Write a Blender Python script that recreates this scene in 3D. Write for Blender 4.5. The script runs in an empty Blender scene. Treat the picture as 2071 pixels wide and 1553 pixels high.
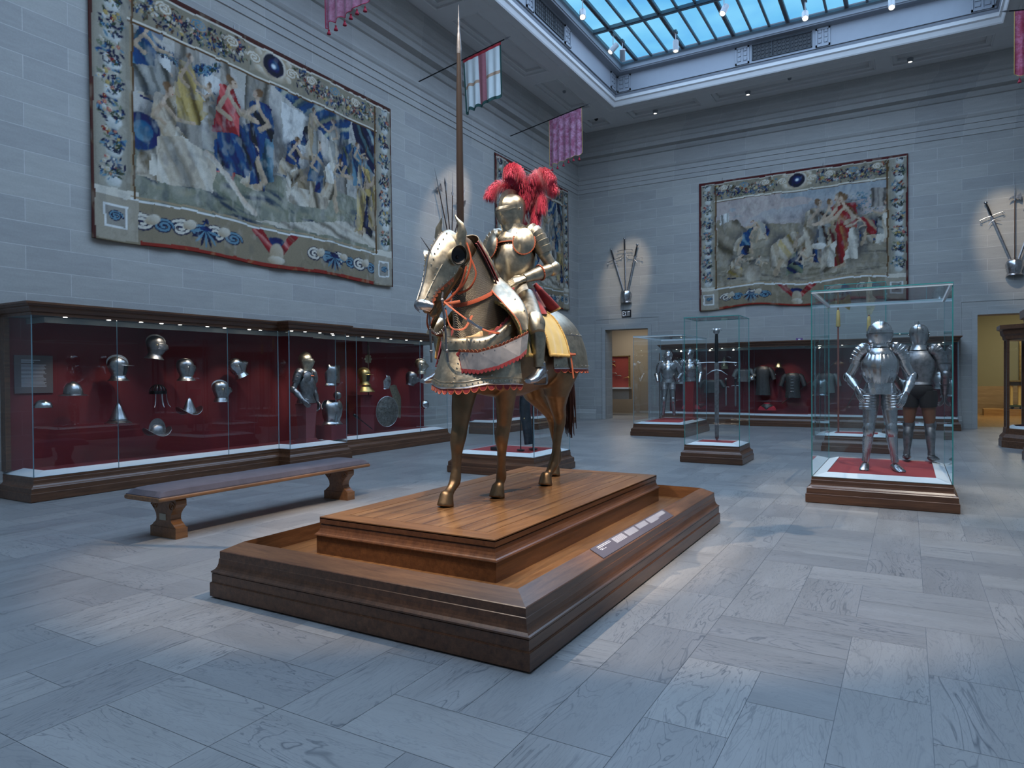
import bpy, bmesh, math, random
import numpy as np
from math import sin, cos, pi, radians, sqrt, atan2, hypot
from mathutils import Vector, Matrix, Quaternion
rnd = random.Random(7)
sc = bpy.context.scene
COL = sc.collection
V = Vector

# ------------------------------------------------------------------ objects
def link(o, parent=None):
    COL.objects.link(o)
    if parent is not None:
        o.parent = parent
    return o

def tag(o, label=None, cat=None, group=None, kind=None):
    if label: o['label'] = label
    if cat: o['category'] = cat
    if group: o['group'] = group
    if kind: o['kind'] = kind
    return o

def thing(name, label, cat, loc=(0, 0, 0), rot=0.0, group=None):
    o = bpy.data.objects.new(name, None)
    o.empty_display_size = 0.1
    o.location = loc
    o.rotation_euler = (0, 0, rot) if not isinstance(rot, (tuple, list)) else rot
    link(o)
    return tag(o, label, cat, group)

def copy_tree(o, parent=None):
    c = o.copy(); COL.objects.link(c); c.parent = parent
    for ch in list(o.children):
        copy_tree(ch, c)
    return c

class MB:
    """collects polygons; build() links them as one mesh object"""
    def __init__(s):
        s.v = []; s.f = []; s.m = []; s.sm = []
    def add(s, verts, faces, mi=0, smooth=False, M=None):
        b = len(s.v)
        if M is not None:
            verts = [M @ V(p) for p in verts]
        s.v.extend([tuple(p) for p in verts])
        for f in faces:
            s.f.append([b + i for i in f]); s.m.append(mi); s.sm.append(smooth)
        return s
    def box(s, lo, hi, mi=0, M=None):
        x0, y0, z0 = lo; x1, y1, z1 = hi
        vs = [(x0,y0,z0),(x1,y0,z0),(x1,y1,z0),(x0,y1,z0),(x0,y0,z1),(x1,y0,z1),(x1,y1,z1),(x0,y1,z1)]
        fs = [(0,3,2,1),(4,5,6,7),(0,1,5,4),(1,2,6,5),(2,3,7,6),(3,0,4,7)]
        return s.add(vs, fs, mi, False, M)
    def prism(s, poly, z0, z1, mi=0, M=None, smooth=False):
        n = len(poly)
        vs = [(p[0], p[1], z0) for p in poly] + [(p[0], p[1], z1) for p in poly]
        fs = [tuple(range(n))[::-1], tuple(range(n, 2*n))]
        s.add(vs, fs, mi, False, M)
        b = len(s.v) - 2*n
        for i in range(n):
            j = (i+1) % n
            s.f.append([b+i, b+j, b+n+j, b+n+i]); s.m.append(mi); s.sm.append(smooth)
        return s
    def grid(s, fn, nu, nv, mi=0, cu=False, cv=False, smooth=True, M=None):
        vs = []
        for j in range(nv if cv else nv+1):
            for i in range(nu if cu else nu+1):
                vs.append(fn(i/nu, j/nv))
        wu = nu if cu else nu+1; wv = nv if cv else nv+1
        fs = []
        for j in range(nv):
            for i in range(nu):
                a = j*wu+i; b = j*wu+(i+1) % wu; c = ((j+1) % wv)*wu+(i+1) % wu; d = ((j+1) % wv)*wu+i
                fs.append((a, b, c, d))
        return s.add(vs, fs, mi, smooth, M)
    def tube(s, pts, rad, n=10, mi=0, caps=True, up=(0,0,1), closed=False, smooth=True, M=None, sq=1.0):
        """loft of elliptic rings; rad: number, list of numbers or (a,b): a across 'side', b along 'up'"""
        pts = [V(p) for p in pts]; k = len(pts)
        if not isinstance(rad, (list, tuple)): rad = [rad]*k
        rings = []; ref = V(up)
        for i in range(k):
            if closed: t = pts[(i+1) % k]-pts[i-1]
            elif i == 0: t = pts[1]-pts[0]
            elif i == k-1: t = pts[-1]-pts[-2]
            else: t = (pts[i+1]-pts[i]).normalized()+(pts[i]-pts[i-1]).normalized()
            if t.length < 1e-9: t = V((0,0,1))
            t.normalize()
            side = ref.cross(t)
            if side.length < 1e-4: side = V((1,0,0)).cross(t) if abs(t.x) < .9 else V((0,1,0)).cross(t)
            side.normalize(); u = t.cross(side).normalized(); ref = u
            r = rad[i]; a, b = (r, r) if not isinstance(r, (tuple, list)) else r
            for q in range(n):
                an = 2*pi*q/n; ca, sa = cos(an), sin(an)
                if sq != 1.0:
                    ca = math.copysign(abs(ca)**sq, ca); sa = math.copysign(abs(sa)**sq, sa)
                rings.append(pts[i]+side*(a*ca)+u*(b*sa))
        fs = []
        kk = k if closed else k-1
        for i in range(kk):
            for q in range(n):
                a = i*n+q; b = i*n+(q+1) % n; c = ((i+1) % k)*n+(q+1) % n; d = ((i+1) % k)*n+q
                fs.append((a, b, c, d))
        s.add(rings, fs, mi, smooth, M)
        if caps and not closed:
            b0 = len(s.v)-k*n
            s.f.append([b0+q for q in range(n)][::-1]); s.m.append(mi); s.sm.append(False)
            s.f.append([b0+(k-1)*n+q for q in range(n)]); s.m.append(mi); s.sm.append(False)
        return s
    def lathe(s, prof, n=24, mi=0, M=None, smooth=True, ax=1.0, ay=1.0):
        """profile (r,z) around z"""
        k = len(prof)
        vs = [(r*cos(2*pi*q/n)*ax, r*sin(2*pi*q/n)*ay, z) for r, z in prof for q in range(n)]
        fs = [(i*n+q, i*n+(q+1) % n, (i+1)*n+(q+1) % n, (i+1)*n+q) for i in range(k-1) for q in range(n)]
        return s.add(vs, fs, mi, smooth, M)
    def ball(s, c, r, n=10, mi=0, M=None):
        r = r if isinstance(r, (tuple, list)) else (r, r, r)
        m = max(4, n//2+1)
        def fn(u, v):
            a = 2*pi*u; t = pi*(v-.5)
            return (c[0]+r[0]*cos(a)*cos(t), c[1]+r[1]*sin(a)*cos(t), c[2]+r[2]*sin(t))
        return s.grid(fn, n, m, mi, cu=True, M=M)
    def moulding(s, prof, x0, y0, x1, y1, mi=0, close_top=None):
        """profile [(offset outwards, z)] swept round a rectangle"""
        k = len(prof); vs = []
        for o, z in prof:
            vs += [(x0-o, y0-o, z), (x1+o, y0-o, z), (x1+o, y1+o, z), (x0-o, y1+o, z)]
        fs = [(i*4+q, i*4+(q+1) % 4, (i+1)*4+(q+1) % 4, (i+1)*4+q) for i in range(k-1) for q in range(4)]
        s.add(vs, fs, mi)
        if close_top is not None:
            b = len(s.v)-4; s.f.append([b, b+1, b+2, b+3]); s.m.append(close_top); s.sm.append(False)
        return s
    def sweep(s, prof, path, mi=0, closed=False, caps=True):
        """profile [(offset to the left of travel, z)] swept along a plan path with mitres"""
        n = len(path); k = len(prof); P = [V((p[0], p[1])) for p in path]; offs = []
        for i in range(n):
            if closed or 0 < i < n-1:
                a = (P[i]-P[i-1]).normalized(); b = (P[(i+1) % n]-P[i]).normalized()
            elif i == 0: a = b = (P[1]-P[0]).normalized()
            else: a = b = (P[-1]-P[-2]).normalized()
            na = V((-a.y, a.x)); nb = V((-b.y, b.x)); m = (na+nb)
            m = m/m.length; m = m/max(.2, m.dot(na)); offs.append(m)
        vs = [(P[i].x+offs[i].x*o, P[i].y+offs[i].y*o, z) for i in range(n) for o, z in prof]
        fs = []
        for i in range(n if closed else n-1):
            j = (i+1) % n
            for q in range(k-1):
                fs.append((i*k+q, j*k+q, j*k+q+1, i*k+q+1))
        s.add(vs, fs, mi)
        if caps and not closed:
            b = len(s.v)-n*k
            s.f.append([b+q for q in range(k)]); s.m.append(mi); s.sm.append(False)
            s.f.append([b+(n-1)*k+q for q in range(k)][::-1]); s.m.append(mi); s.sm.append(False)
        return s
    def build(s, name, mats, parent=None, solid=0.0, offset=0, bevel=0.0, sub=0, **tags):
        me = bpy.data.meshes.new(name)
        me.from_pydata(s.v, [], s.f)
        if not isinstance(mats, (list, tuple)): mats = [mats]
        for m in mats: me.materials.append(m)
        me.polygons.foreach_set('material_index', s.m)
        me.polygons.foreach_set('use_smooth', s.sm)
        me.update(); me.validate()
        o = bpy.data.objects.new(name, me)
        link(o, parent)
        if solid:
            md = o.modifiers.new('s', 'SOLIDIFY'); md.thickness = solid; md.offset = offset
        if bevel:
            md = o.modifiers.new('b', 'BEVEL'); md.width = bevel; md.segments = 2; md.limit_method = 'ANGLE'
        if sub:
            md = o.modifiers.new('u', 'SUBSURF'); md.levels = sub; md.render_levels = sub
        if any(s.sm) and len(s.v) < 30000 and not sub:
            md = o.modifiers.new('e', 'EDGE_SPLIT'); md.split_angle = radians(42)
        if tags: tag(o, **tags)
        return o

def lerp(a, b, t): return a+(b-a)*t
def smooth01(t): t = max(0, min(1, t)); return t*t*(3-2*t)
def bez(p, t):
    p = [V(q) for q in p]
    while len(p) > 1: p = [p[i].lerp(p[i+1], t) for i in range(len(p)-1)]
    return p[0]
def curve_pts(keys, n):
    """Catmull-Rom through keys (tuples of any length) -> n+1 samples"""
    K = [list(k) for k in keys]; out = []
    m = len(K)-1
    for i in range(n+1):
        t = i/n*m; a = min(int(t), m-1); u = t-a
        p0 = K[max(a-1, 0)]; p1 = K[a]; p2 = K[a+1]; p3 = K[min(a+2, m)]
        out.append([.5*(2*p1[j]+(p2[j]-p0[j])*u+(2*p0[j]-5*p1[j]+4*p2[j]-p3[j])*u*u+(3*p1[j]-p0[j]-3*p2[j]+p3[j])*u**3) for j in range(len(p1))])
    return out
def frame(o, z, x=None):
    """matrix with origin o, local z along z, x near x"""
    z = V(z).normalized(); x = V(x) if x is not None else (V((1,0,0)) if abs(z.x) < .9 else V((0,1,0)))
    y = z.cross(x).normalized(); x = y.cross(z).normalized()
    M = Matrix.Identity(4)
    for i in range(3):
        M[i][0] = x[i]; M[i][1] = y[i]; M[i][2] = z[i]; M[i][3] = o[i]
    return M
def T(x, y, z): return Matrix.Translation((x, y, z))
def RZ(a): return Matrix.Rotation(a, 4, 'Z')
def RX(a): return Matrix.Rotation(a, 4, 'X')
def RY(a): return Matrix.Rotation(a, 4, 'Y')
def SC(x, y=None, z=None):
    return Matrix.Diagonal((x, x if y is None else y, x if z is None else z, 1))

# ------------------------------------------------------------------ materials
MAT = {}
class NT:
    def __init__(s, name):
        s.m = bpy.data.materials.new(name); s.m.use_nodes = True
        s.t = s.m.node_tree; s.t.nodes.clear()
        s.out = s.t.nodes.new('ShaderNodeOutputMaterial')
    def n(s, typ, **kw):
        nd = s.t.nodes.new('ShaderNode'+typ)
        for k, v in kw.items():
            if k.startswith('i_'):
                key = k[2:].replace('_', ' ')
                nd.inputs[key].default_value = v
            else: setattr(nd, k, v)
        return nd
    def l(s, a, b): s.t.links.new(a, b)
    def mix(s, fac, a, b, blend='MIX'):
        nd = s.t.nodes.new('ShaderNodeMix'); nd.data_type = 'RGBA'; nd.blend_type = blend
        for i, x in ((0, fac), (6, a), (7, b)):
            if hasattr(x, 'is_output') or isinstance(x, bpy.types.NodeSocket): s.l(x, nd.inputs[i])
            else: nd.inputs[i].default_value = x if i == 0 else (*x[:3], 1)
        return nd.outputs[2]
    def ramp(s, src, stops, interp='LINEAR'):
        nd = s.t.nodes.new('ShaderNodeValToRGB'); nd.color_ramp.interpolation = interp
        el = nd.color_ramp.elements
        while len(el) > len(stops): el.remove(el[-1])
        while len(el) < len(stops): el.new(.5)
        for e, (p, c) in zip(el, stops):
            e.position = p; e.color = (*c[:3], 1) if isinstance(c, (tuple, list)) else (c, c, c, 1)
        s.l(src, nd.inputs[0]); return nd.outputs[0]
    def noise(s, scale, detail=4, rough=.55, vec=None, dist=0.0):
        nd = s.n('TexNoise'); nd.inputs['Scale'].default_value = scale; nd.inputs['Detail'].default_value = detail
        nd.inputs['Roughness'].default_value = rough; nd.inputs['Distortion'].default_value = dist
        if vec is not None: s.l(vec, nd.inputs['Vector'])
        return nd.outputs[0]
    def coord(s, kind='Object', scale=None, rot=None):
        c = s.n('TexCoord').outputs[kind]
        if scale or rot:
            mp = s.n('Mapping')
            if scale: mp.inputs['Scale'].default_value = scale
            if rot: mp.inputs['Rotation'].default_value = rot
            s.l(c, mp.inputs[0]); c = mp.outputs[0]
        return c
    def bump(s, h, strength=.3, dist=.01, normal=None):
        b = s.n('Bump'); b.inputs['Strength'].default_value = strength; b.inputs['Distance'].default_value = dist
        s.l(h, b.inputs['Height'])
        if normal is not None: s.l(normal, b.inputs['Normal'])
        return b.outputs[0]
    def bsdf(s, color, rough=.5, metal=0.0, normal=None, **kw):
        b = s.n('BsdfPrincipled')
        for key, x in (('Base Color', color), ('Roughness', rough), ('Metallic', metal)):
            if isinstance(x, bpy.types.NodeSocket): s.l(x, b.inputs[key])
            else: b.inputs[key].default_value = (*x[:3], 1) if key == 'Base Color' else x
        if normal is not None: s.l(normal, b.inputs['Normal'])
        for k, v in kw.items(): b.inputs[k.replace('_', ' ')].default_value = v
        s.l(b.outputs[0], s.out.inputs[0]); return b

def simple(name, color, rough=.5, metal=0.0, var=.12, scale=20, bump=0.0, **kw):
    t = NT(name); c = t.coord()
    n = t.noise(scale, vec=c)
    col = t.mix(n, tuple(x*(1-var) for x in color), tuple(min(1, x*(1+var)) for x in color))
    nm = t.bump(n, bump, .004) if bump else None
    t.bsdf(col, rough, metal, nm, **kw); MAT[name] = t.m; return t.m

def metal(name, color, rough=.28, dark=.55, scale=14, bump=.08):
    t = NT(name); c = t.coord()
    n = t.noise(scale, 6, .6, c); n2 = t.noise(scale*9, 3, .6, c)
    col = t.mix(t.ramp(n, [(.3, 0), (.75, 1)]), tuple(x*dark for x in color), color)
    r = t.n('MapRange'); r.inputs['To Min'].default_value = rough*.75; r.inputs['To Max'].default_value = rough*1.5
    t.l(n, r.inputs[0])
    t.bsdf(col, r.outputs[0], 1.0, t.bump(n2, bump, .002)); MAT[name] = t.m; return t.m

def wood(name, dark, light, rough=.35, axis='X', scale=1.0, coat=.3):
    t = NT(name)
    sc_ = {'X': (.6, 9, 9), 'Y': (9, .6, 9), 'Z': (9, 9, .6)}[axis]
    c = t.coord('Object', tuple(q*scale for q in sc_))
    n = t.noise(3.0, 8, .62, c, .4)
    c2 = t.coord('Object', tuple(q*scale*6 for q in sc_))
    n2 = t.noise(4.0, 3, .7, c2)
    col = t.mix(t.ramp(n, [(.28, 0), (.72, 1)]), dark, light)
    col = t.mix(t.ramp(n2, [(.35, .25), (.6, 0)]), col, tuple(x*.35 for x in dark))
    t.bsdf(col, rough, 0, t.bump(n2, .1, .002), Coat_Weight=coat, Coat_Roughness=.25, Specular_IOR_Level=.4)
    MAT[name] = t.m; return t.m

def glass(name, tint, gloss=1.0, rough=.0):
    """thin pane: see-through with Fresnel reflection"""
    t = NT(name)
    tr = t.n('BsdfTransparent'); tr.inputs[0].default_value = (*tint, 1)
    gl = t.n('BsdfGlossy'); gl.inputs['Roughness'].default_value = rough; gl.inputs[0].default_value = (.9, .97, 1, 1)
    fr = t.n('Fresnel'); fr.inputs[0].default_value = 1.5
    geo = t.n('NewGeometry')
    inv = t.n('Math', operation='SUBTRACT'); inv.inputs[0].default_value = gloss; t.l(geo.outputs['Backfacing'], inv.inputs[1])
    cl = t.n('Math', operation='MAXIMUM'); cl.inputs[1].default_value = 0; t.l(inv.outputs[0], cl.inputs[0])
    mu = t.n('Math', operation='MULTIPLY'); t.l(fr.outputs[0], mu.inputs[0]); t.l(cl.outputs[0], mu.inputs[1])
    mx = t.n('MixShader'); t.l(mu.outputs[0], mx.inputs[0]); t.l(tr.outputs[0], mx.inputs[1]); t.l(gl.outputs[0], mx.inputs[2])
    t.l(mx.outputs[0], t.out.inputs[0]); MAT[name] = t.m; return t.m

def emis(name, color, strength):
    t = NT(name); e = t.n('Emission'); e.inputs[0].default_value = (*color, 1); e.inputs[1].default_value = strength
    t.l(e.outputs[0], t.out.inputs[0]); MAT[name] = t.m; return t.m
# ------------------------------------------------------------------ camera
CAMP = dict(yaw=radians(-30.089), pitch=radians(-0.6416), roll=radians(-0.4365), f=1383.57, h=1.5)
def make_camera():
    yaw, pit, ro = CAMP['yaw'], CAMP['pitch'], CAMP['roll']
    F = V((sin(yaw)*cos(pit), cos(yaw)*cos(pit), sin(pit))); R = V((cos(yaw), -sin(yaw), 0)); U = R.cross(F)
    R2 = R*cos(ro)+U*sin(ro); U2 = -R*sin(ro)+U*cos(ro)
    cam = bpy.data.cameras.new('camera'); o = bpy.data.objects.new('camera', cam); link(o)
    cam.sensor_width = 36; cam.lens = CAMP['f']/2071*36; cam.clip_start = .05; cam.clip_end = 200
    M = Matrix.Identity(4)
    for i in range(3):
        M[i][0] = R2[i]; M[i][1] = U2[i]; M[i][2] = -F[i]
    M[2][3] = CAMP['h']
    o.matrix_world = M
    sc.camera = o
make_camera()

# ------------------------------------------------------------------ shared materials
def stone(name, base, alt, w=1.13, h=.313, mortar=.004, off=(0, 0), mcol=None):
    t = NT(name); c = t.coord('Object')
    sep = t.n('SeparateXYZ'); t.l(c, sep.inputs[0])
    ad = t.n('Math', operation='ADD'); t.l(sep.outputs[0], ad.inputs[0]); t.l(sep.outputs[1], ad.inputs[1])
    ad2 = t.n('Math', operation='ADD'); t.l(ad.outputs[0], ad2.inputs[0]); ad2.inputs[1].default_value = off[0]
    az = t.n('Math', operation='ADD'); t.l(sep.outputs[2], az.inputs[0]); az.inputs[1].default_value = off[1]
    cb = t.n('CombineXYZ'); t.l(ad2.outputs[0], cb.inputs[0]); t.l(az.outputs[0], cb.inputs[1])
    br = t.n('TexBrick'); t.l(cb.outputs[0], br.inputs['Vector'])
    br.offset = .5; br.squash = 1
    br.inputs['Scale'].default_value = 1; br.inputs['Mortar Size'].default_value = mortar; br.inputs['Mortar Smooth'].default_value = .15
    br.inputs['Bias'].default_value = 0; br.inputs['Brick Width'].default_value = w; br.inputs['Row Height'].default_value = h
    br.inputs['Color1'].default_value = (*base, 1); br.inputs['Color2'].default_value = (*alt, 1)
    mc = mcol or tuple(min(1, x*1.42) for x in base)
    br.inputs['Mortar'].default_value = (*mc, 1)
    c2 = t.coord('Object', (.9, .9, 6)); n = t.noise(2.2, 6, .6, c2)
    n2 = t.noise(40, 3, .6, c)
    col = t.mix(.22, br.outputs[0], t.mix(n, (.1, .1, .1), (.9, .9, .9)), 'OVERLAY')
    col = t.mix(.10, col, t.mix(n2, (0, 0, 0), (1, 1, 1)), 'OVERLAY')
    inv = t.n('Math', operation='SUBTRACT'); inv.inputs[0].default_value = 1; t.l(br.outputs['Fac'], inv.inputs[1])
    t.bsdf(col, .75, 0, t.bump(inv.outputs[0], .35, .006, t.bump(n2, .08, .004)))
    MAT[name] = t.m; return t.m
STONE = stone('ashlar_stone', (.335, .33, .315), (.40, .39, .36), off=(5.46+.565, -5.155+.313*17), mortar=.006)
STONE2 = stone('smooth_stone', (.36, .355, .34), (.42, .41, .385), h=2.0, off=(5.46, .3), mortar=.003)
PLASTER = simple('ceiling_plaster', (.62, .61, .60), .85, var=.05, scale=4)
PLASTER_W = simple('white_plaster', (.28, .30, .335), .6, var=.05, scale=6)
WOOD_D = wood('walnut_dark_y', (.060, .024, .011), (.165, .070, .032), .36, 'Y')
WOOD_DX = wood('walnut_dark_x', (.060, .024, .011), (.165, .070, .032), .36, 'X')
WOOD_R = wood('oak_rail_y', (.090, .036, .015), (.23, .105, .044), .34, 'Y')
WOOD_RX = wood('oak_rail_x', (.090, .036, .015), (.23, .105, .044), .34, 'X')
WOOD_T = wood('oak_deck', (.11, .048, .018), (.26, .13, .052), .30, 'Y', 1.0, .4)
WOOD_B = wood('oak_bench', (.15, .062, .022), (.30, .135, .050), .38, 'Y')
RED = simple('red_cloth', (.135, .012, .018), .9, var=.15, scale=60, bump=.1)
RED_L = simple('red_mat', (.26, .022, .025), .9, var=.1, scale=60)
WHITE = simple('white_board', (.72, .75, .76), .5, var=.02)
GLASS = glass('clear_glass', (.985, .995, .992), .95)
GLASS_E = simple('glass_edge', (.05, .30, .28), .15, 0, var=.1, Specular_IOR_Level=.8)
GLASS_EP = simple('glass_edge_pale', (.22, .34, .38), .15, 0, var=.1, Specular_IOR_Level=.8)
STEEL = metal('polished_steel', (.48, .49, .50), .27, .6)
STEEL_D = metal('dull_steel', (.36, .36, .37), .36, .5, 20)
STEEL_B = metal('bright_steel', (.60, .61, .63), .23, .66, 10)
STEEL_W = metal('etched_steel', (.54, .49, .38), .34, .58, 22, .12)
BLACKM = metal('blackened_steel', (.05, .05, .055), .35, .5)
BRASS = metal('gilt_brass', (.55, .40, .16), .33, .5)
BRONZE = metal('bronze_brown', (.30, .20, .115), .40, .6, 8, .03)
GOLDM = metal('gold_rivet', (.75, .62, .35), .3, .7)
GREYM = simple('grey_enamel', (.22, .235, .25), .4, 0, var=.03)
BLACK = simple('black_matte', (.012, .012, .014), .5, var=.1)
RIVET = metal('rivet_steel', (.75, .72, .62), .22, .8)
# ------------------------------------------------------------------ room shell
XL, XR, YB, YF, ZC = -10.08, 4.21, 22.1, -6.0, 9.75
OX0, OX1, OY0, OY1 = -7.82, 1.95, -3.6, 19.84      # opening of the laylight well

def struct(o): o['kind'] = 'structure'; return o

def floor():
    t = NT('slab_floor'); c = t.coord('Object')
    at = t.n('Attribute'); at.attribute_name = 'slab'
    sep = t.n('SeparateColor'); t.l(at.outputs['Color'], sep.inputs[0])
    # veins run along each slab's own grain direction: rotate the coordinate by the slab's code
    cx_ = t.coord('Object', (3.4, .62, 1)); cy_ = t.coord('Object', (.62, 3.4, 1), (0, 0, .12))
    seed = t.n('CombineXYZ')
    ms = t.n('Math', operation='MULTIPLY'); t.l(sep.outputs[0], ms.inputs[0]); ms.inputs[1].default_value = 37.0
    t.l(ms.outputs[0], seed.inputs[2])
    vx = t.n('VectorMath', operation='ADD'); t.l(cx_, vx.inputs[0]); t.l(seed.outputs[0], vx.inputs[1])
    vy = t.n('VectorMath', operation='ADD'); t.l(cy_, vy.inputs[0]); t.l(seed.outputs[0], vy.inputs[1])
    mv = t.n('Mix'); mv.data_type = 'VECTOR'; t.l(sep.outputs[1], mv.inputs[0]); t.l(vx.outputs[0], mv.inputs[4]); t.l(vy.outputs[0], mv.inputs[5])
    vec = mv.outputs[1]
    n = t.noise(1.25, 4, .52, vec, .9)
    vein = t.ramp(n, [(.434, 0), (.440, .9), (.446, 0), (.494, 0), (.500, 1), (.506, 0), (.560, 0), (.566, .9), (.572, 0)])
    n3 = t.noise(3.4, 4, .55, vec, .6)
    vein2 = t.ramp(n3, [(.40, 0), (.412, .5), (.424, 0), (.486, 0), (.5, .7), (.514, 0), (.58, 0), (.592, .5), (.604, 0)])
    gate = t.ramp(t.noise(.9, 2, .5, vec), [(.38, .12), (.56, 1)])
    cloud = t.noise(1.6, 5, .6, vec)
    fine = t.noise(60, 3, .6, vec)
    base = t.mix(sep.outputs[2], (.238, .232, .228), (.312, .300, .285))
    base = t.mix(.28, base, t.mix(cloud, (.1, .1, .1), (.9, .9, .9)), 'OVERLAY')
    base = t.mix(.08, base, t.mix(fine, (0, 0, 0), (1, 1, 1)), 'OVERLAY')
    vf = t.n('Math', operation='MULTIPLY'); t.l(vein, vf.inputs[0]); t.l(gate, vf.inputs[1])
    vf2 = t.n('Math', operation='MULTIPLY'); t.l(vf.outputs[0], vf2.inputs[0]); vf2.inputs[1].default_value = .8
    col = t.mix(vf2.outputs[0], base, (.075, .082, .092))
    v3 = t.n('Math', operation='MULTIPLY'); t.l(vein2, v3.inputs[0]); v3.inputs[1].default_value = .5
    col = t.mix(v3.outputs[0], col, (.12, .13, .14))
    rr = t.n('MapRange'); rr.inputs['To Min'].default_value = .26; rr.inputs['To Max'].default_value = .42; t.l(cloud, rr.inputs[0])
    t.bsdf(col, rr.outputs[0], 0, t.bump(cloud, .06, .01), Specular_IOR_Level=.42)
    grout = simple('floor_grout', (.17, .18, .19), .7)
    S = .3655; ox, oy = -.645-S*40, 3.6-S*60
    nx, ny = 60, 118
    occ = {}; r = random.Random(11); slabs = []
    def free(i, j): return 0 <= i < nx and 0 <= j < ny and (i, j) not in occ
    for j in range(ny):
        for i in range(nx):
            if not free(i, j): continue
            opts = [(1, 1)]
            if free(i+1, j): opts += [(2, 1)]*4
            if free(i, j+1): opts += [(1, 2)]*4
            w, h = r.choice(opts)
            for a in range(w):
                for b in range(h): occ[(i+a, j+b)] = 1
            slabs.append((i, j, w, h))
    vs, fs, mi, cols = [], [], [], []
    g = .0012
    for i, j, w, h in slabs:
        x0, x1, y0, y1 = ox+i*S+g, ox+(i+w)*S-g, oy+j*S+g, oy+(j+h)*S-g
        x0 = max(x0, XL-.6); x1 = min(x1, XR+.6); y0 = max(y0, YF-.3); y1 = min(y1, YB+.9)
        if x1 <= x0 or y1 <= y0: continue
        b = len(vs); vs += [(x0, y0, 0), (x1, y0, 0), (x1, y1, 0), (x0, y1, 0)]; fs.append((b, b+1, b+2, b+3)); mi.append(0)
        d = 1.0 if w > h else 0.0
        if w == h: d = r.choice([0., 1.])
        cc = (r.random(), d, r.random()); cols += [cc]*4
    b = len(vs); vs += [(XL-.6, YF-.3, -.002), (XR+.6, YF-.3, -.002), (XR+.6, YB+.9, -.002), (XL-.6, YB+.9, -.002)]
    fs.append((b, b+1, b+2, b+3)); mi.append(1); cols += [(0, 0, 0)]*4
    b = len(vs); z = -.2
    vs += [(XL-.6, YF-.3, z), (XR+.6, YF-.3, z), (XR+.6, YB+.9, z), (XL-.6, YB+.9, z)]
    fs.append((b+3, b+2, b+1, b)); mi.append(1); cols += [(0, 0, 0)]*4
    me = bpy.data.meshes.new('floor'); me.from_pydata(vs, [], fs); me.materials.append(t.m); me.materials.append(grout)
    me.polygons.foreach_set('material_index', mi)
    a = me.color_attributes.new('slab', 'FLOAT_COLOR', 'POINT')
    a.data.foreach_set('color', [q for c_ in cols for q in (*c_, 1)])
    struct(link(bpy.data.objects.new('floor', me)))
floor()

# walls
D1 = (-9.06, -7.53, 3.08); D2 = (1.60, 3.72, 3.05)      # door openings in the back wall x0, x1, head
WT = .62
b = MB()
for x0, x1, z0, z1 in ((XL-.5, D1[0], 0, ZC+.2), (D1[1], D2[0], 0, ZC+.2), (D2[1], XR+.5, 0, ZC+.2), (D1[0], D1[1], D1[2], ZC+.2), (D2[0], D2[1], D2[2], ZC+.2)):
    b.box((x0, YB, z0), (x1, YB+WT, z1))
struct(b.build('wall_back', STONE))
b = MB(); b.box((XL-.4, YF-.3, 0), (XL, YB, ZC+.2)); struct(b.build('wall_left', STONE))
b = MB(); b.box((XR, YF-.3, 0), (XR+.4, YB, ZC+.2)); struct(b.build('wall_right', STONE))
b = MB(); b.box((XL, YF-.3, 0), (XR, YF, ZC+.2)); struct(b.build('wall_front', STONE))

# cornice and baseboards
CORN = [(0, 7.86), (.025, 7.87), (.025, 8.0), (.045, 8.01), (.045, 8.16), (.07, 8.17), (.07, 8.3), (.10, 8.33), (.13, 8.39), (.13, 8.44), (.03, 8.455), (.03, 8.84),
        (.08, 8.86), (.12, 8.92), (.14, 8.98), (.30, 9.02), (.31, 9.15), (.35, 9.18), (.36, 9.3), (.42, 9.33), (.47, 9.40), (.56, 9.47), (.58, 9.53), (.60, 9.76)]
b = MB()
path = [(XL, YF), (XR, YF), (XR, YB), (XL, YB)]
b.sweep([(o, z) for o, z in CORN], path, closed=True)
struct(b.build('trim_1', STONE2))
for nm, pth in (('baseboard_left', [(XL, YB), (XL, YF)]), ('baseboard_back', [(D1[0]-.35, YB), (XL, YB)]), ('baseboard_back', [(D2[0]-.35, YB), (D1[1]+.35, YB)]), ('baseboard_right', [(XR, YF), (XR, YB)])):
    b = MB(); b.sweep([(0, 0), (.06, 0), (.06, .2), (.045, .22), (.03, .3), (.015, .33), (0, .33)], pth); struct(b.build(nm, STONE2))

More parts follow.
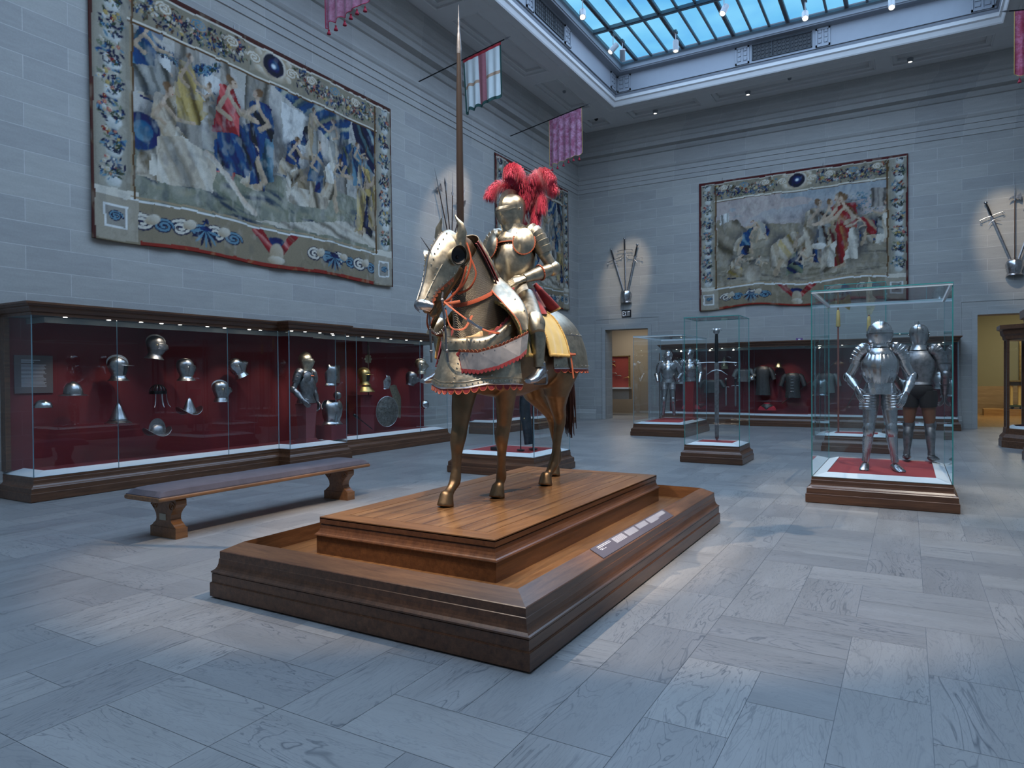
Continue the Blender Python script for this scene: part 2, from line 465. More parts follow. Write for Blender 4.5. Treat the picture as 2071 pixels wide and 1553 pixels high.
# ceiling: coffered border round the laylight well
def ceiling():
    cof = [(-7.65, -5.5, 20.45, 21.15), (-5.03, -.8, 20.45, 21.15), (-.35, 1.80, 20.45, 21.15), (-9.15, -8.45, 20.45, 21.15), (2.45, 3.3, 20.45, 21.15)]
    y = 19.5
    for L in (2.3, 3.45, 3.5, 3.5, 3.5, 2.3):
        cof.append((-9.15, -8.45, y-L, y)); cof.append((2.45, 3.3, y-L, y)); y -= L+.6
    cof += [(-7.65, -5.5, -4.8, -4.1), (-5.03, -.8, -4.8, -4.1), (-.35, 1.8, -4.8, -4.1)]
    xs = sorted({XL-.4, XR+.4, OX0, OX1} | {c[0] for c in cof} | {c[1] for c in cof})
    ys = sorted({YF-.3, YB+.4, OY0, OY1} | {c[2] for c in cof} | {c[3] for c in cof})
    b = MB()
    for i in range(len(xs)-1):
        for j in range(len(ys)-1):
            mx, my = (xs[i]+xs[i+1])/2, (ys[j]+ys[j+1])/2
            if OX0 < mx < OX1 and OY0 < my < OY1: continue
            if any(c[0] < mx < c[1] and c[2] < my < c[3] for c in cof): continue
            b.add([(xs[i], ys[j], ZC), (xs[i], ys[j+1], ZC), (xs[i+1], ys[j+1], ZC), (xs[i+1], ys[j], ZC)], [(0, 1, 2, 3)])
    for x0, x1, y0, y1 in cof:
        b.moulding([(0, ZC), (.03, ZC-.015), (.05, ZC), (0, ZC), (0, ZC+.05), (-.07, ZC+.06), (-.09, ZC+.045), (-.11, ZC+.06), (-.11, ZC+.13), (-.16, ZC+.13)], x0, y0, x1, y1, 0, 0)
    b.box((XL-.4, YF-.3, ZC+.22), (OX0-.75, YB+.4, ZC+.3))
    # flat rim round the well
    b.moulding([(.30, ZC), (.28, ZC-.025), (.23, ZC-.025), (.21, ZC-.006), (.0, ZC-.006), (0, ZC-.03), (-.01, ZC-.03), (-.03, ZC+.0), (-.06, ZC+.10), (-.10, ZC+.13), (-.10, ZC+.22)], OX0, OY0, OX1, OY1)
    struct(b.build('ceiling', PLASTER))
ceiling()

# laylight well: lit fascia, ledge and glazed ceiling
def well():
    b = MB()
    z = ZC
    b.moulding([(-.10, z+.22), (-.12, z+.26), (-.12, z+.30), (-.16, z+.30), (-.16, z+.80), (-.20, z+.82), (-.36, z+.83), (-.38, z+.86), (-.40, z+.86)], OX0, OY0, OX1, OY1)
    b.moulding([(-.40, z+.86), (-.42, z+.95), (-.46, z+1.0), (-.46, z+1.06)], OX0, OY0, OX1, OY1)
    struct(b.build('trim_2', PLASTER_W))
    # pilaster plates and panel borders on the fascia
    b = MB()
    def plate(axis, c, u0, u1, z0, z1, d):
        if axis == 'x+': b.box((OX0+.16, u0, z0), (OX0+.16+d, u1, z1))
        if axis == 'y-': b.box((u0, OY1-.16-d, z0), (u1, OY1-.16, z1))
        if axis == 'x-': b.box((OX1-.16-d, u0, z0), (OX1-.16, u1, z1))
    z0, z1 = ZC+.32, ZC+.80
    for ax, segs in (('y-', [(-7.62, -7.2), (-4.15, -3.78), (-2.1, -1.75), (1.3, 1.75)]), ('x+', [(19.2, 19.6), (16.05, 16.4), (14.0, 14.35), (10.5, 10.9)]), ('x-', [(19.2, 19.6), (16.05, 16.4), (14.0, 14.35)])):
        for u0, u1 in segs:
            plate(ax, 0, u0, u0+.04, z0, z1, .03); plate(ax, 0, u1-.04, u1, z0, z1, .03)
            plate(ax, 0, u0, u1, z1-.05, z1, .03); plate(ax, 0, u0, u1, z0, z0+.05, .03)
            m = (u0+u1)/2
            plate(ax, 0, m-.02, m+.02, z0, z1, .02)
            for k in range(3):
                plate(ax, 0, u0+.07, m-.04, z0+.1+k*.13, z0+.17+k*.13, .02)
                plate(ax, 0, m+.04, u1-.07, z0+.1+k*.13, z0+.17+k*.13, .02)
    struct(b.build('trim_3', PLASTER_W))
    # glazing
    gx0, gx1, gy0, gy1 = OX0+.46, OX1-.46, OY0+.46, OY1-.46; gz = ZC+1.06
    t = NT('laylight_pane'); c = t.coord('Object')
    n = t.noise(.35, 3, .5, c); n2 = t.noise(1.3, 4, .6, c)
    col = t.mix(t.ramp(n, [(.35, 0), (.65, 1)]), (.105, .40, .80), (.22, .60, .93))
    col = t.mix(.25, col, t.mix(n2, (.2, .3, .4), (.9, .95, 1)), 'OVERLAY')
    e = t.n('Emission'); t.l(col, e.inputs[0]); e.inputs[1].default_value = .92
    t.l(e.outputs[0], t.out.inputs[0])
    w = thing('window_1', None, None, (0, 0, gz)); w['kind'] = 'structure'
    b = MB(); b.box((gx0, gy0, gz+.03), (gx1, gy1, gz+.05)); o = b.build('pane', t.m, w); o.location.z = -gz
    b = MB(); fr = simple('laylight_bar', (.20, .22, .25), .5, .3)
    x = gx0
    xs = [-7.39+.465*k for k in range(0, 20)]
    for k, x in enumerate(xs):
        if x > gx1: break
        wd = .022 if k % 3 != 1 else .012
        if k % 3 == 1:
            b.box((x-.05, gy0, gz-.05), (x-.025, gy1, gz+.03)); b.box((x+.025, gy0, gz-.05), (x+.05, gy1, gz+.03)); b.box((x-.03, gy0, gz-.02), (x+.03, gy1, gz+.03))
        else: b.box((x-.028, gy0, gz-.03), (x+.028, gy1, gz+.03))
    y = 17.27
    while y > gy0:
        b.box((gx0, y-.05, gz-.06), (gx1, y+.05, gz+.03)); b.box((gx0, y-.02, gz-.09), (gx1, y+.02, gz-.05)); y -= 2.15
    o = b.build('frame', fr, w); o.location.z = -gz
    # vents in the fascia
    gm = simple('grille_metal', (.035, .04, .045), .5, .5)
    def vent(p, axis, L, name='air_vent', lab=''):
        e = thing(name, lab, 'vent', p, 0 if axis == 'y' else -pi/2)
        q = MB(); q.box((-L/2, -.012, -.19), (L/2, -.004, .19)); q.build('backing', BLACK, e)
        q = MB(); q.box((-L/2-.02, -.03, -.21), (L/2+.02, -.004, -.19)); q.box((-L/2-.02, -.03, .19), (L/2+.02, -.004, .21)); q.box((-L/2-.02, -.03, -.21), (-L/2, -.004, .21)); q.box((L/2, -.03, -.21), (L/2+.02, -.004, .21)); q.box((-L/6-.008, -.03, -.19), (-L/6+.008, -.004, .19)); q.box((L/6-.008, -.03, -.19), (L/6+.008, -.004, .19))
        q.build('frame', gm, e)
        q = MB(); n_ = 14
        for i in range(n_):
            for j in range(4):
                cx_, cz_ = -L/2+(i+.5)*L/n_, -.19+(j+.5)*.38/4
                r_ = .050
                pts = [(cx_+r_*cos(a*pi/4), -.02, cz_+r_*sin(a*pi/4)) for a in range(8)]
                q.tube(pts, .0055, 4, closed=True, up=(0, 1, 0))
        q.build('grille', simple('grille_light', (.07, .075, .085), .5, .3) if 'grille_light' not in MAT else MAT['grille_light'], e)
    vent((-2.945, OY1-.16, 10.32), 'y', 1.48, lab='dark pierced grille in the skylight well above the back wall')
    vent((OX0+.16, 15.2, 10.32), 'x', 1.5, lab='dark pierced grille in the skylight well on the left side')
well()
for o in [q for q in COL.objects if q.name.startswith('air_vent') and q.location.x < -5]:
    o.rotation_euler = (0, 0, pi/2)
# ------------------------------------------------------------------ platform
def platform():
    e = thing('display_platform', 'large stained oak platform with raised rim round an inner plinth', 'platform', (-2.895, 5.01, 0))
    x0, x1, y0, y1 = -4.145, -1.647, 3.0, 7.02
    def loc(o): o.location = (-e.location.x, -e.location.y, 0); return o
    b = MB()
    prof = [(-.02, 0), (-.02, .012), (0, .012), (0, .103), (-.004, .103), (-.004, .107), (-.010, .107), (-.010, .166), (-.018, .168), (-.006, .172), (-.006, .182), (-.016, .187), (-.026, .196), (-.034, .21), (-.040, .23), (-.043, .262), (-.047, .265), (-.047, .312), (-.052, .316)]
    path = [(x0, y0), (x0, y1), (x1, y1), (x1, y0)]
    yy = MB(); xx = MB()
    yy.sweep([(-o*1.0, z) for o, z in prof][:0] or [(o, z) for o, z in prof], path, closed=True)
    loc(yy.build('rim_moulding', [WOOD_D, WOOD_DX], e))
    # sloping rim boards, mitred
    ri = .155; zo, zi = .316, .368; ro = .052
    O = [(x0+ro, y0+ro), (x1-ro, y0+ro), (x1-ro, y1-ro), (x0+ro, y1-ro)]; I = [(x0+ri, y0+ri), (x1-ri, y0+ri), (x1-ri, y1-ri), (x0+ri, y1-ri)]
    for k in range(4):
        j = (k+1) % 4; b = MB()
        a, c, d, f = O[k], O[j], I[j], I[k]
        b.add([(*a, zo), (*c, zo), (*d, zi), (*f, zi)], [(0, 1, 2, 3)])
        i2 = lambda p, q: (p[0], p[1])
        ins = .02
        dx = [(0, ins), (-ins, 0), (0, -ins), (ins, 0)]
        b.add([(*f, zi), (*d, zi), (*d, .25), (*f, .25)], [(0, 1, 2, 3)])
        loc(b.build('rim_board', WOOD_RX if k % 2 == 0 else WOOD_R, e))
    b = MB(); b.box((x0+.05, y0+.05, .02), (x1-.05, y1-.05, .252)); loc(b.build('tray', WOOD_T, e))
    # inner plinth
    a0, a1, c0, c1 = -3.64, -2.165, 3.52, 6.6
    b = MB(); b.moulding([(.012, .252), (.012, .375), (.02, .378), (.024, .384), (.020, .392), (.010, .398), (.002, .41), (-.006, .43), (-.008, .455), (-.012, .457), (-.012, .462), (-.004, .464), (-.004, .502), (-.008, .508)], a0, c0, a1, c1)
    loc(b.build('plinth', wood('plinth_oak', (.065, .024, .010), (.16, .066, .026), .32, 'Y'), e))
    t = NT('plank_top'); c = t.coord('Object'); sep = t.n('SeparateXYZ'); t.l(c, sep.inputs[0])
    fl = t.n('Math', operation='SNAP'); t.l(sep.outputs[0], fl.inputs[0]); fl.inputs[1].default_value = .142
    cb = t.n('CombineXYZ'); t.l(fl.outputs[0], cb.inputs[0])
    m1 = t.n('VectorMath', operation='MULTIPLY'); t.l(cb.outputs[0], m1.inputs[0]); m1.inputs[1].default_value = (37, 0, 0)
    mp = t.n('Mapping'); mp.inputs['Scale'].default_value = (8, .6, 1); t.l(c, mp.inputs[0])
    ad = t.n('VectorMath', operation='ADD'); t.l(mp.outputs[0], ad.inputs[0]); t.l(m1.outputs[0], ad.inputs[1])
    n = t.noise(1.7, 7, .6, ad.outputs[0], .6); n1 = t.noise(.7, 1, .5, m1.outputs[0])
    col = t.mix(t.ramp(n, [(.3, 0), (.7, 1)]), (.12, .054, .021), (.31, .165, .070))
    col = t.mix(t.ramp(n1, [(.3, .5), (.7, 0)]), col, (.095, .040, .015))
    fr = t.n('Math', operation='PINGPONG'); t.l(sep.outputs[0], fr.inputs[0]); fr.inputs[1].default_value = .071
    gap = t.ramp(fr.outputs[0], [(0, 1), (.0035, 1), (.0045, 0)])
    col = t.mix(gap, col, (.035, .012, .005))
    n4 = t.noise(9, 4, .6, c); rr = t.n('MapRange'); rr.inputs['To Min'].default_value = .22; rr.inputs['To Max'].default_value = .38; t.l(n4, rr.inputs[0])
    t.bsdf(col, rr.outputs[0], 0, None, Coat_Weight=.3, Coat_Roughness=.2)
    b = MB(); w = .15
    b.box((a0+.006+w, c0+.006+w, .49), (a1-.006-w, c1-.006-w, .5085)); loc(b.build('deck', t.m, e))
    O = [(a0+.004, c0+.004), (a1-.004, c0+.004), (a1-.004, c1-.004), (a0+.004, c1-.004)]; I = [(a0+w, c0+w), (a1-w, c0+w), (a1-w, c1-w), (a0+w, c1-w)]
    for k in range(4):
        j = (k+1) % 4; b = MB(); g = .0015
        b.prism([O[k], O[j], I[j], I[k]], .495, .509)
        loc(b.build('border_board', wood('oak_border_x', (.12, .052, .02), (.26, .13, .052), .3, 'X') if k == 0 else (MAT['oak_border_x'] if k == 2 else MAT.get('oak_border_y') or wood('oak_border_y', (.12, .052, .02), (.26, .13, .052), .3, 'Y')), e))
    # label plaque lying on the right rim board
    PL = simple('plaque_grey', (.085, .07, .085), .4, var=.04)
    sl = (zi-zo)/(ri-ro)
    def P(u, y, dz): # u from outer edge inwards
        return (x1-ro-u, y, zo+u*sl+dz)
    ya, yb, u0, u1 = 4.10, 5.62, .004, .098
    b = MB(); b.add([P(u0, ya, 0), P(u0, yb, 0), P(u1, yb, 0), P(u1, ya, 0), P(u0, ya, .006), P(u0, yb, .006), P(u1, yb, .006), P(u1, ya, .006)],
                   [(0, 1, 2, 3), (7, 6, 5, 4), (0, 4, 5, 1), (1, 5, 6, 2), (2, 6, 7, 3), (3, 7, 4, 0)])
    pq = b.build('label_plaque', PL)
    tag(pq, 'long grey label plaque with white text on the platform rim', 'label plaque')
    b = MB(); r = random.Random(3)
    def line(ya_, yb_, u, h=.0032):
        y = ya_
        while y < yb_:
            L = min(r.uniform(.008, .03), yb_-y)
            b.add([P(u, y, .0066), P(u, y+L, .0066), P(u+h, y+L, .0066), P(u+h, y, .0066)], [(0, 1, 2, 3)]); y += L+.005
    for k in range(2): line(ya+.08, ya+.30, .082-k*.010, .0045)
    line(ya+.08, ya+.13, .060); line(ya+.09, ya+.17, .052)
    for c_, rows in ((.34, 7), (.58, 7), (.82, 6), (1.06, 7), (1.27, 5)):
        for k in range(rows): line(ya+c_, ya+c_+.20, .084-k*.0068, .0028)
    b.build('lettering', simple('lettering_white', (.75, .75, .78), .6), pq)
platform()

# ------------------------------------------------------------------ bench
def bench():
    e = thing('upholstered_bench', 'long oak bench with scrolled slab legs and a grey padded seat', 'bench', (-6.11, 5.12, 0))
    VEL = NT('grey_velvet'); c = VEL.coord(); n = VEL.noise(7, 5, .6, c); n2 = VEL.noise(90, 2, .5, c)
    VEL.bsdf(VEL.mix(n, (.055, .042, .050), (.125, .10, .115)), .8, 0, VEL.bump(n, .35, .01, VEL.bump(n2, .1, .002)), Sheen_Weight=.15)
    L = 1.40; W = .27
    def slab(b, prof_y):
        pass
    b = MB(); b.tube([(0, -L, .40), (0, L, .40)], [(W, .022)]*2, 16, sq=.25, smooth=False, up=(0, 0, 1))
    b.build('seat_frame', WOOD_B, e, bevel=.006)
    b = MB()
    def cush(u, v):
        x = (u-.5)*2; y = (v-.5)*2
        ed = (1-abs(x)**6)*(1-abs(y)**20); z = .425+.066*max(0, ed)**.30
        z += .004*sin(y*9)*(1-x*x)
        return (x*(W-.012), y*(L-.012), z)
    b.grid(cush, 24, 80); b.box((-W+.012, -L+.012, .418), (W-.012, L-.012, .43))
    b.build('cushion', VEL.m, e)
    # scrolled slab legs (profile across the bench width)
    pr = [(.19, 0), (.19, .10), (.165, .115), (.15, .13), (.118, .15), (.108, .18), (.115, .22), (.145, .26), (.18, .29), (.196, .32), (.196, .355), (.185, .375)]
    poly = [(x, z) for x, z in pr]+[(-x, z) for x, z in pr[::-1]]
    for sy in (-1, 1):
        b = MB(); yc = sy*1.13
        M = T(0, yc, 0) @ RX(pi/2)
        b.prism(poly, -.055, .055, M=M)
        for s_ in (-1, 1):
            for k in (0, 1):
                cx_, cz_ = s_*.135, .30; pts = []
                for i in range(22):
                    a = i/21*3.3*pi; rr = .052*(1-i/23)
                    pts.append((cx_+s_*rr*cos(a), yc+(-.057 if k == 0 else .057), cz_+rr*sin(a)))
                b.tube(pts, .0055, 5, up=(0, 1, 0))
        b.box((-.197, yc-.062, 0), (.197, yc+.062, .098))
        lg = b.build('leg', WOOD_B, e, bevel=.003)
        if sy < 0:
            q = MB(); q.box((-.055, yc-.0600, .165), (.045, yc-.0555, .225)); q.build('brass_plate', simple('cream_plate', (.42, .38, .30), .4), lg)
bench()

# ------------------------------------------------------------------ cases
BASE = [(-.01, 0), (-.01, .008), (0, .008), (0, .104), (-.006, .108), (-.012, .110), (-.012, .168), (-.018, .176), (-.035, .186), (-.050, .205), (-.056, .225), (-.056, .262), (-.060, .266), (-.060, .298), (-.064, .30)]
def pane(b, p, q, z0, z1, th=.012, ge=1):
    """upright sheet from plan point p to q; big faces material 0, edges material ge"""
    p = V(p); q = V(q); d = (q-p).normalized(); n = V((-d.y, d.x))*th/2
    a = [p-n, q-n, q+n, p+n]
    vs = [(v.x, v.y, z0) for v in a]+[(v.x, v.y, z1) for v in a]
    b.add(vs, [(0, 1, 5, 4), (2, 3, 7, 6)], 0)
    b.add(vs, [(1, 2, 6, 5), (3, 0, 4, 7), (4, 5, 6, 7), (3, 2, 1, 0)], ge)
def freecase(name, label, x0, x1, y0, y1, zt=2.47, edge=None, frosted=False, group=None, wood_=None, cat='display case'):
    cx_, cy_ = (x0+x1)/2, (y0+y1)/2
    e = thing(name, label, cat, (cx_, cy_, 0), 0, group)
    X0, X1, Y0, Y1 = x0-cx_, x1-cx_, y0-cy_, y1-cy_
    edge = edge or GLASS_E
    b = MB(); b.moulding(BASE, X0, Y0, X1, Y1, 0, 0); b.build('base', wood_ or WOOD_DX, e)
    g = .064
    b = MB(); b.box((X0+.20, Y0+.20, .29), (X1-.20, Y1-.20, .332)); b.build('deck', RED_L, e)
    O = [(X0+g+.01, Y0+g+.01), (X1-g-.01, Y0+g+.01), (X1-g-.01, Y1-g-.01), (X0+g+.01, Y1-g-.01)]
    I = [(X0+.21, Y0+.21), (X1-.21, Y0+.21), (X1-.21, Y1-.21), (X0+.21, Y1-.21)]
    for k in range(4):
        j = (k+1) % 4; b = MB()
        b.add([(*O[k], .302), (*O[j], .302), (*I[j], .345), (*I[k], .345), (*I[j], .30), (*I[k], .30)], [(0, 1, 2, 3), (3, 2, 4, 5)])
        b.build('label_rail', WHITE, e)
    gx0, gx1, gy0, gy1 = X0+g, X1-g, Y0+g, Y1-g
    for p, q in (((gx0, gy0), (gx1, gy0)), ((gx1, gy0+.012), (gx1, gy1-.012)), ((gx1, gy1), (gx0, gy1)), ((gx0, gy1-.012), (gx0, gy0+.012))):
        b = MB(); pane(b, p, q, .30, zt-.012); b.build('glass_pane', [GLASS, edge], e)
    b = MB(); b.box((gx0-.006, gy0-.006, zt-.012), (gx1+.006, gy1+.006, zt), 0)
    o = b.build('glass_top', [GLASS, edge], e)
    for p_ in o.data.polygons:
        if abs(p_.normal.z) < .5: p_.material_index = 1
    if frosted:
        b = MB()
        for lo, hi in (((gx0, gy0, zt-.035), (gx1, gy0+.02, zt-.013)), ((gx0, gy1-.02, zt-.035), (gx1, gy1, zt-.013)), ((gx0, gy0+.02, zt-.035), (gx0+.02, gy1-.02, zt-.013)), ((gx1-.02, gy0+.02, zt-.035), (gx1, gy1-.02, zt-.013))): b.box(lo, hi)
        b.build('top_frame', WHITE, e)
    return e
freecase('display_case', 'tall glass case nearest on the right holding two full armours', -1.045, .476, 8.635, 10.76, 2.475, frosted=True)
freecase('display_case', 'narrow glass case with one great two-handed sword', -3.41, -2.365, 11.64, 12.60, 2.49)
freecase('display_case', 'wide glass case with a steel armour near the left doorway', -6.0, -4.62, 16.22, 18.55, 2.48, GLASS_EP, frosted=True)
freecase('display_case', 'glass case standing just behind the forelegs of the armoured horse', -6.28, -4.70, 8.78, 10.15, 2.3, GLASS_EP)
freecase('display_case', 'tallest glass case with gilt halberds behind the two armours', -1.47, -.30, 14.5, 15.5, 3.22)
freecase('display_case', 'small glass case beyond the halberds, nearest the back wall', -.55, .42, 18.1, 19.0, 2.43)

def led(b, x, y, z, r=.022): b.lathe([(0, z), (r, z), (r, z+.01)], 12, M=T(x, y, 0))
LED = emis('led_disc', (1, .95, .85), 12)
CORNICE_P = [(0, 2.30), (0, 2.335), (.018, 2.345), (.028, 2.36), (.045, 2.385), (.048, 2.40), (.07, 2.412), (.085, 2.43), (.095, 2.435), (.095, 2.46), (0.0, 2.465)]
def offs(path, o):
    P = [V((p[0], p[1])) for p in path]; n = len(P); out = []
    for i in range(n):
        a = (P[i]-P[i-1]).normalized() if i else (P[1]-P[0]).normalized()
        b = (P[i+1]-P[i]).normalized() if i < n-1 else a
        na = V((-a.y, a.x)); nb = V((-b.y, b.x)); m = (na+nb).normalized(); m = m/max(.2, m.dot(na))
        out.append((P[i].x+m.x*o, P[i].y+m.y*o))
    return out
def wallcase(label, path, joints, leds, axis, panels=True, zt=2.30, name='display_case'):
    """path: plan polyline of the base front, both ends on the wall; outside lies to the left of travel"""
    WD = WOOD_D if axis == 'Y' else WOOD_DX
    e = thing(name, label, 'display case', (0, 0, 0))
    b = MB(); b.sweep(BASE, path); b.build('base', WD, e)
    ip = offs(path, -.25); b = MB(); b.prism([ip[k] for k in range(len(ip))][::-1], .29, .335); b.build('deck', RED, e)
    b = MB(); b.sweep([(-.072, .302), (-.29, .348), (-.29, .30)], path); b.build('label_rail', WHITE, e)
    b = MB(); b.sweep([(o-.066, z) for o, z in CORNICE_P], path)
    tp = offs(path, -.066); b.prism(tp[::-1], 2.40, 2.462); b.build('cornice', WD, e)
    b = MB(); sp = offs(path, -.075); b.prism(sp[::-1], 2.306, 2.34); so = b.build('soffit', simple('soffit_dark', (.05, .05, .055), .6) if 'soffit_dark' not in MAT else MAT['soffit_dark'], e)
    b = MB(); b.sweep([(-.36, 2.235), (-.345, 2.235), (-.345, 2.306), (-.36, 2.306)], path); b.build('light_baffle', simple('baffle_grey', (.30, .33, .33), .5) if 'baffle_grey' not in MAT else MAT['baffle_grey'], e)
    for x, y in leds:
        b = MB(); b.lathe([(0, 2.302), (.024, 2.302), (.024, 2.306)], 12, M=T(x, y, 0)); b.build('downlight', LED, e)
    g = offs(path, -.066)
    for k in range(len(g)-1):
        p, q = V(g[k]), V(g[k+1]); d = (q-p)
        cuts = [0]
        ax = 0 if abs(d.x) > abs(d.y) else 1
        for j in joints:
            t = (j-p[ax])/d[ax] if abs(d[ax]) > 1.2 else -1
            if .02 < t < .98: cuts.append(t)
        cuts = sorted(cuts)+[1]
        for a, c in zip(cuts[:-1], cuts[1:]):
            if (p.lerp(q, a)-p.lerp(q, c)).length < .01: continue
            u = d.normalized()*.003
            b = MB(); pane(b, p.lerp(q, a)+u, p.lerp(q, c)-u, .30, zt); b.build('glass_pane', [GLASS, GLASS_EP], e)
    if panels:
        (xa, ya), (xb, yb) = path[0], path[-1]
        b = MB()
        if axis == 'Y': b.box((XL+.005, min(ya, yb)+.10, .33), (XL+.06, max(ya, yb)-.0, 2.31))
        else: b.box((min(xa, xb)+.05, YB-.06, .33), (max(xa, xb)-.05, YB-.005, 2.31))
        b.build('back_panel', RED, e)
    return e
r = random.Random(5)
leds = [(-9.40+r.uniform(-.03, .03), y) for y in (4.75, 5.3, 5.75, 6.05, 6.35, 6.8, 7.15, 7.6, 7.8, 8.45, 8.8, 9.1, 9.5, 9.9, 10.3, 10.75, 11.2, 11.7, 12.2, 12.7)]
leds += [(-9.13, y) for y in (8.25, 8.55, 8.9, 9.2)]
LC = wallcase('long wall case on the left wall with red lining, helmets and a half armour', [(XL, 13.08), (-9.22, 13.08), (-9.22, 9.50), (-8.95, 9.50), (-8.95, 8.02), (-9.22, 8.02), (-9.22, 4.24), (XL, 4.24)], (5.35, 7.09, 10.0, 12.0), leds, 'Y')
b = MB(); b.box((XL+.002, 4.30, .33), (XL+.12, 4.36, 2.31)); b.build('end_stile', WOOD_D, LC)
wallcase('second wall case on the left wall, mostly hidden behind the horse legs', [(XL, 20.0), (-9.22, 20.0), (-9.22, 18.4), (-8.95, 18.4), (-8.95, 16.9), (-9.22, 16.9), (-9.22, 15.0), (XL, 15.0)], (), [(-9.4, y) for y in (15.5, 16.2, 17, 17.8, 18.6, 19.4)], 'Y')
wallcase('long wall case on the back wall with red lining, mail shirts and swords', [(1.18, YB), (1.18, 21.02), (-2.2, 21.02), (-2.2, 20.8), (-4.4, 20.8), (-4.4, 21.02), (-6.83, 21.02), (-6.83, YB)], (-5.6, -3.9, -.6), [(x, 21.2) for x in (-6.3, -5.9, -5.2, -4.9, -4.4, -3.9, -3.5, -3.2, -2.8, -2.2, -1.6, -1.0, -.4, .2, .8)], 'X')
# octagonal wood-framed cases on the right
def octcase(label, cx_, cy_, R, z0=.38, z1=2.15, ztop=2.45):
    e = thing('octagonal_case', label, 'display case', (cx_, cy_, 0), 0)
    def oct(r_): return [(r_*cos(pi/8+k*pi/4)/cos(pi/8), r_*sin(pi/8+k*pi/4)/cos(pi/8)) for k in range(8)]
    b = MB()
    def sw(prof, mi=0):
        n = len(prof); vs = []
        for r_, z in prof: vs += [(x, y, z) for x, y in oct(r_)]
        b.add(vs, [(i*8+k, i*8+(k+1) % 8, (i+1)*8+(k+1) % 8, (i+1)*8+k) for i in range(n-1) for k in range(8)]+[tuple(range((n-1)*8, n*8)), tuple(range(8))[::-1]], mi)
    sw([(R+.10, 0), (R+.10, .13), (R+.085, .14), (R+.085, .2), (R+.06, .23), (R+.03, .27), (R+.02, z0)]); b.build('base', WOOD_DX, e)
    b = MB(); sw([(R-.10, z0), (R-.10, z0+.02)]); b.build('deck', RED_L, e)
    b = MB(); o1, o2 = oct(R-.03), oct(R-.14)
    for k in range(8):
        j = (k+1) % 8; b.add([(*o1[k], z0+.002), (*o1[j], z0+.002), (*o2[j], z0+.05), (*o2[k], z0+.05)], [(0, 1, 2, 3)])
    b.build('label_rail', WHITE, e)
    b = MB(); sw([(R+.0, z1), (R+.03, z1+.02), (R+.04, z1+.08), (R+.07, z1+.12), (R+.08, z1+.2), (R+.13, z1+.22), (R+.13, ztop)]); b.build('cornice', WOOD_DX, e)
    o = oct(R-.01)
    for k in range(8):
        j = (k+1) % 8; b = MB(); pane(b, V(o[k]).lerp(V(o[j]), .03), V(o[k]).lerp(V(o[j]), .97), z0, z1); b.build('glass_pane', [GLASS, GLASS_EP], e)
        b = MB(); b.box((o[k][0]-.022, o[k][1]-.022, z0), (o[k][0]+.022, o[k][1]+.022, z1)); b.build('corner_post', WOOD_DX, e)
    return e
octcase('octagonal dark wood and glass case in front of the right doorway', 2.30, 17.1, .58)
octcase('octagonal dark wood case cut off by the right edge of the photo', 2.58, 14.3, .78, ztop=2.55, z1=2.2)
# ------------------------------------------------------------------ armour workshop
# local frame of every piece: z up, looking towards -Y, the wearer's left is +X
def ringsurf(b, keys, nu=28, nv=24, th0=-pi, th1=pi, grow=0.0, warp=None, mi=0, M=None, closed=None):
    """keys (z, halfwidth, front, back, ycentre); angle 0 looks to -Y"""
    C = curve_pts(keys, nv)
    closed = (th1-th0 >= 2*pi-1e-6) if closed is None else closed
    def fn(u, v):
        k = C[int(round(v*nv))]; th = th0+(th1-th0)*u
        z, w, f, bk, yc = k
        s, c = sin(th), cos(th)
        d = f if c > 0 else bk
        x = (w+grow)*s; y = yc-(d+grow)*c
        p = [x, y, z]
        if warp: p = warp(p, th, v)
        return tuple(p)
    b.grid(fn, nu, nv, mi, cu=closed, M=M)

def comb(b, keys, h, th=.006, z0=.5, M=None, mi=0, n=18):
    """raised ridge over the crown in the middle plane"""
    top = keys[-1]; C = curve_pts(keys, 30)
    zt = C[-1][0]; outl = []
    for k in C[::-1]:
        if k[0] > zt*z0: outl.append((k[4]+k[3], k[0]))
    outl = outl[::-1]
    for k in C[::-1]:
        if k[0] > zt*(z0+.06): outl.append((k[4]-k[2], k[0]))
    m = len(outl); vs = []
    cy_ = top[4]; cz_ = zt*.62
    for i, (y, z) in enumerate(outl):
        t = i/(m-1); hh = h*sin(pi*t)**.7
        d = V((y-cy_, z-cz_)); d = d.normalized() if d.length > 1e-5 else V((0, 1))
        for s_ in (-1, 1):
            vs.append((s_*th, y, z-.004))
        vs.append((0, y+d.x*hh, z+d.y*hh))
    fs = []
    for i in range(m-1):
        a = i*3; c = a+3; fs += [(a, c, c+2, a+2), (a+2, c+2, c+1, a+1)]
    b.add(vs, fs, mi, True, M)

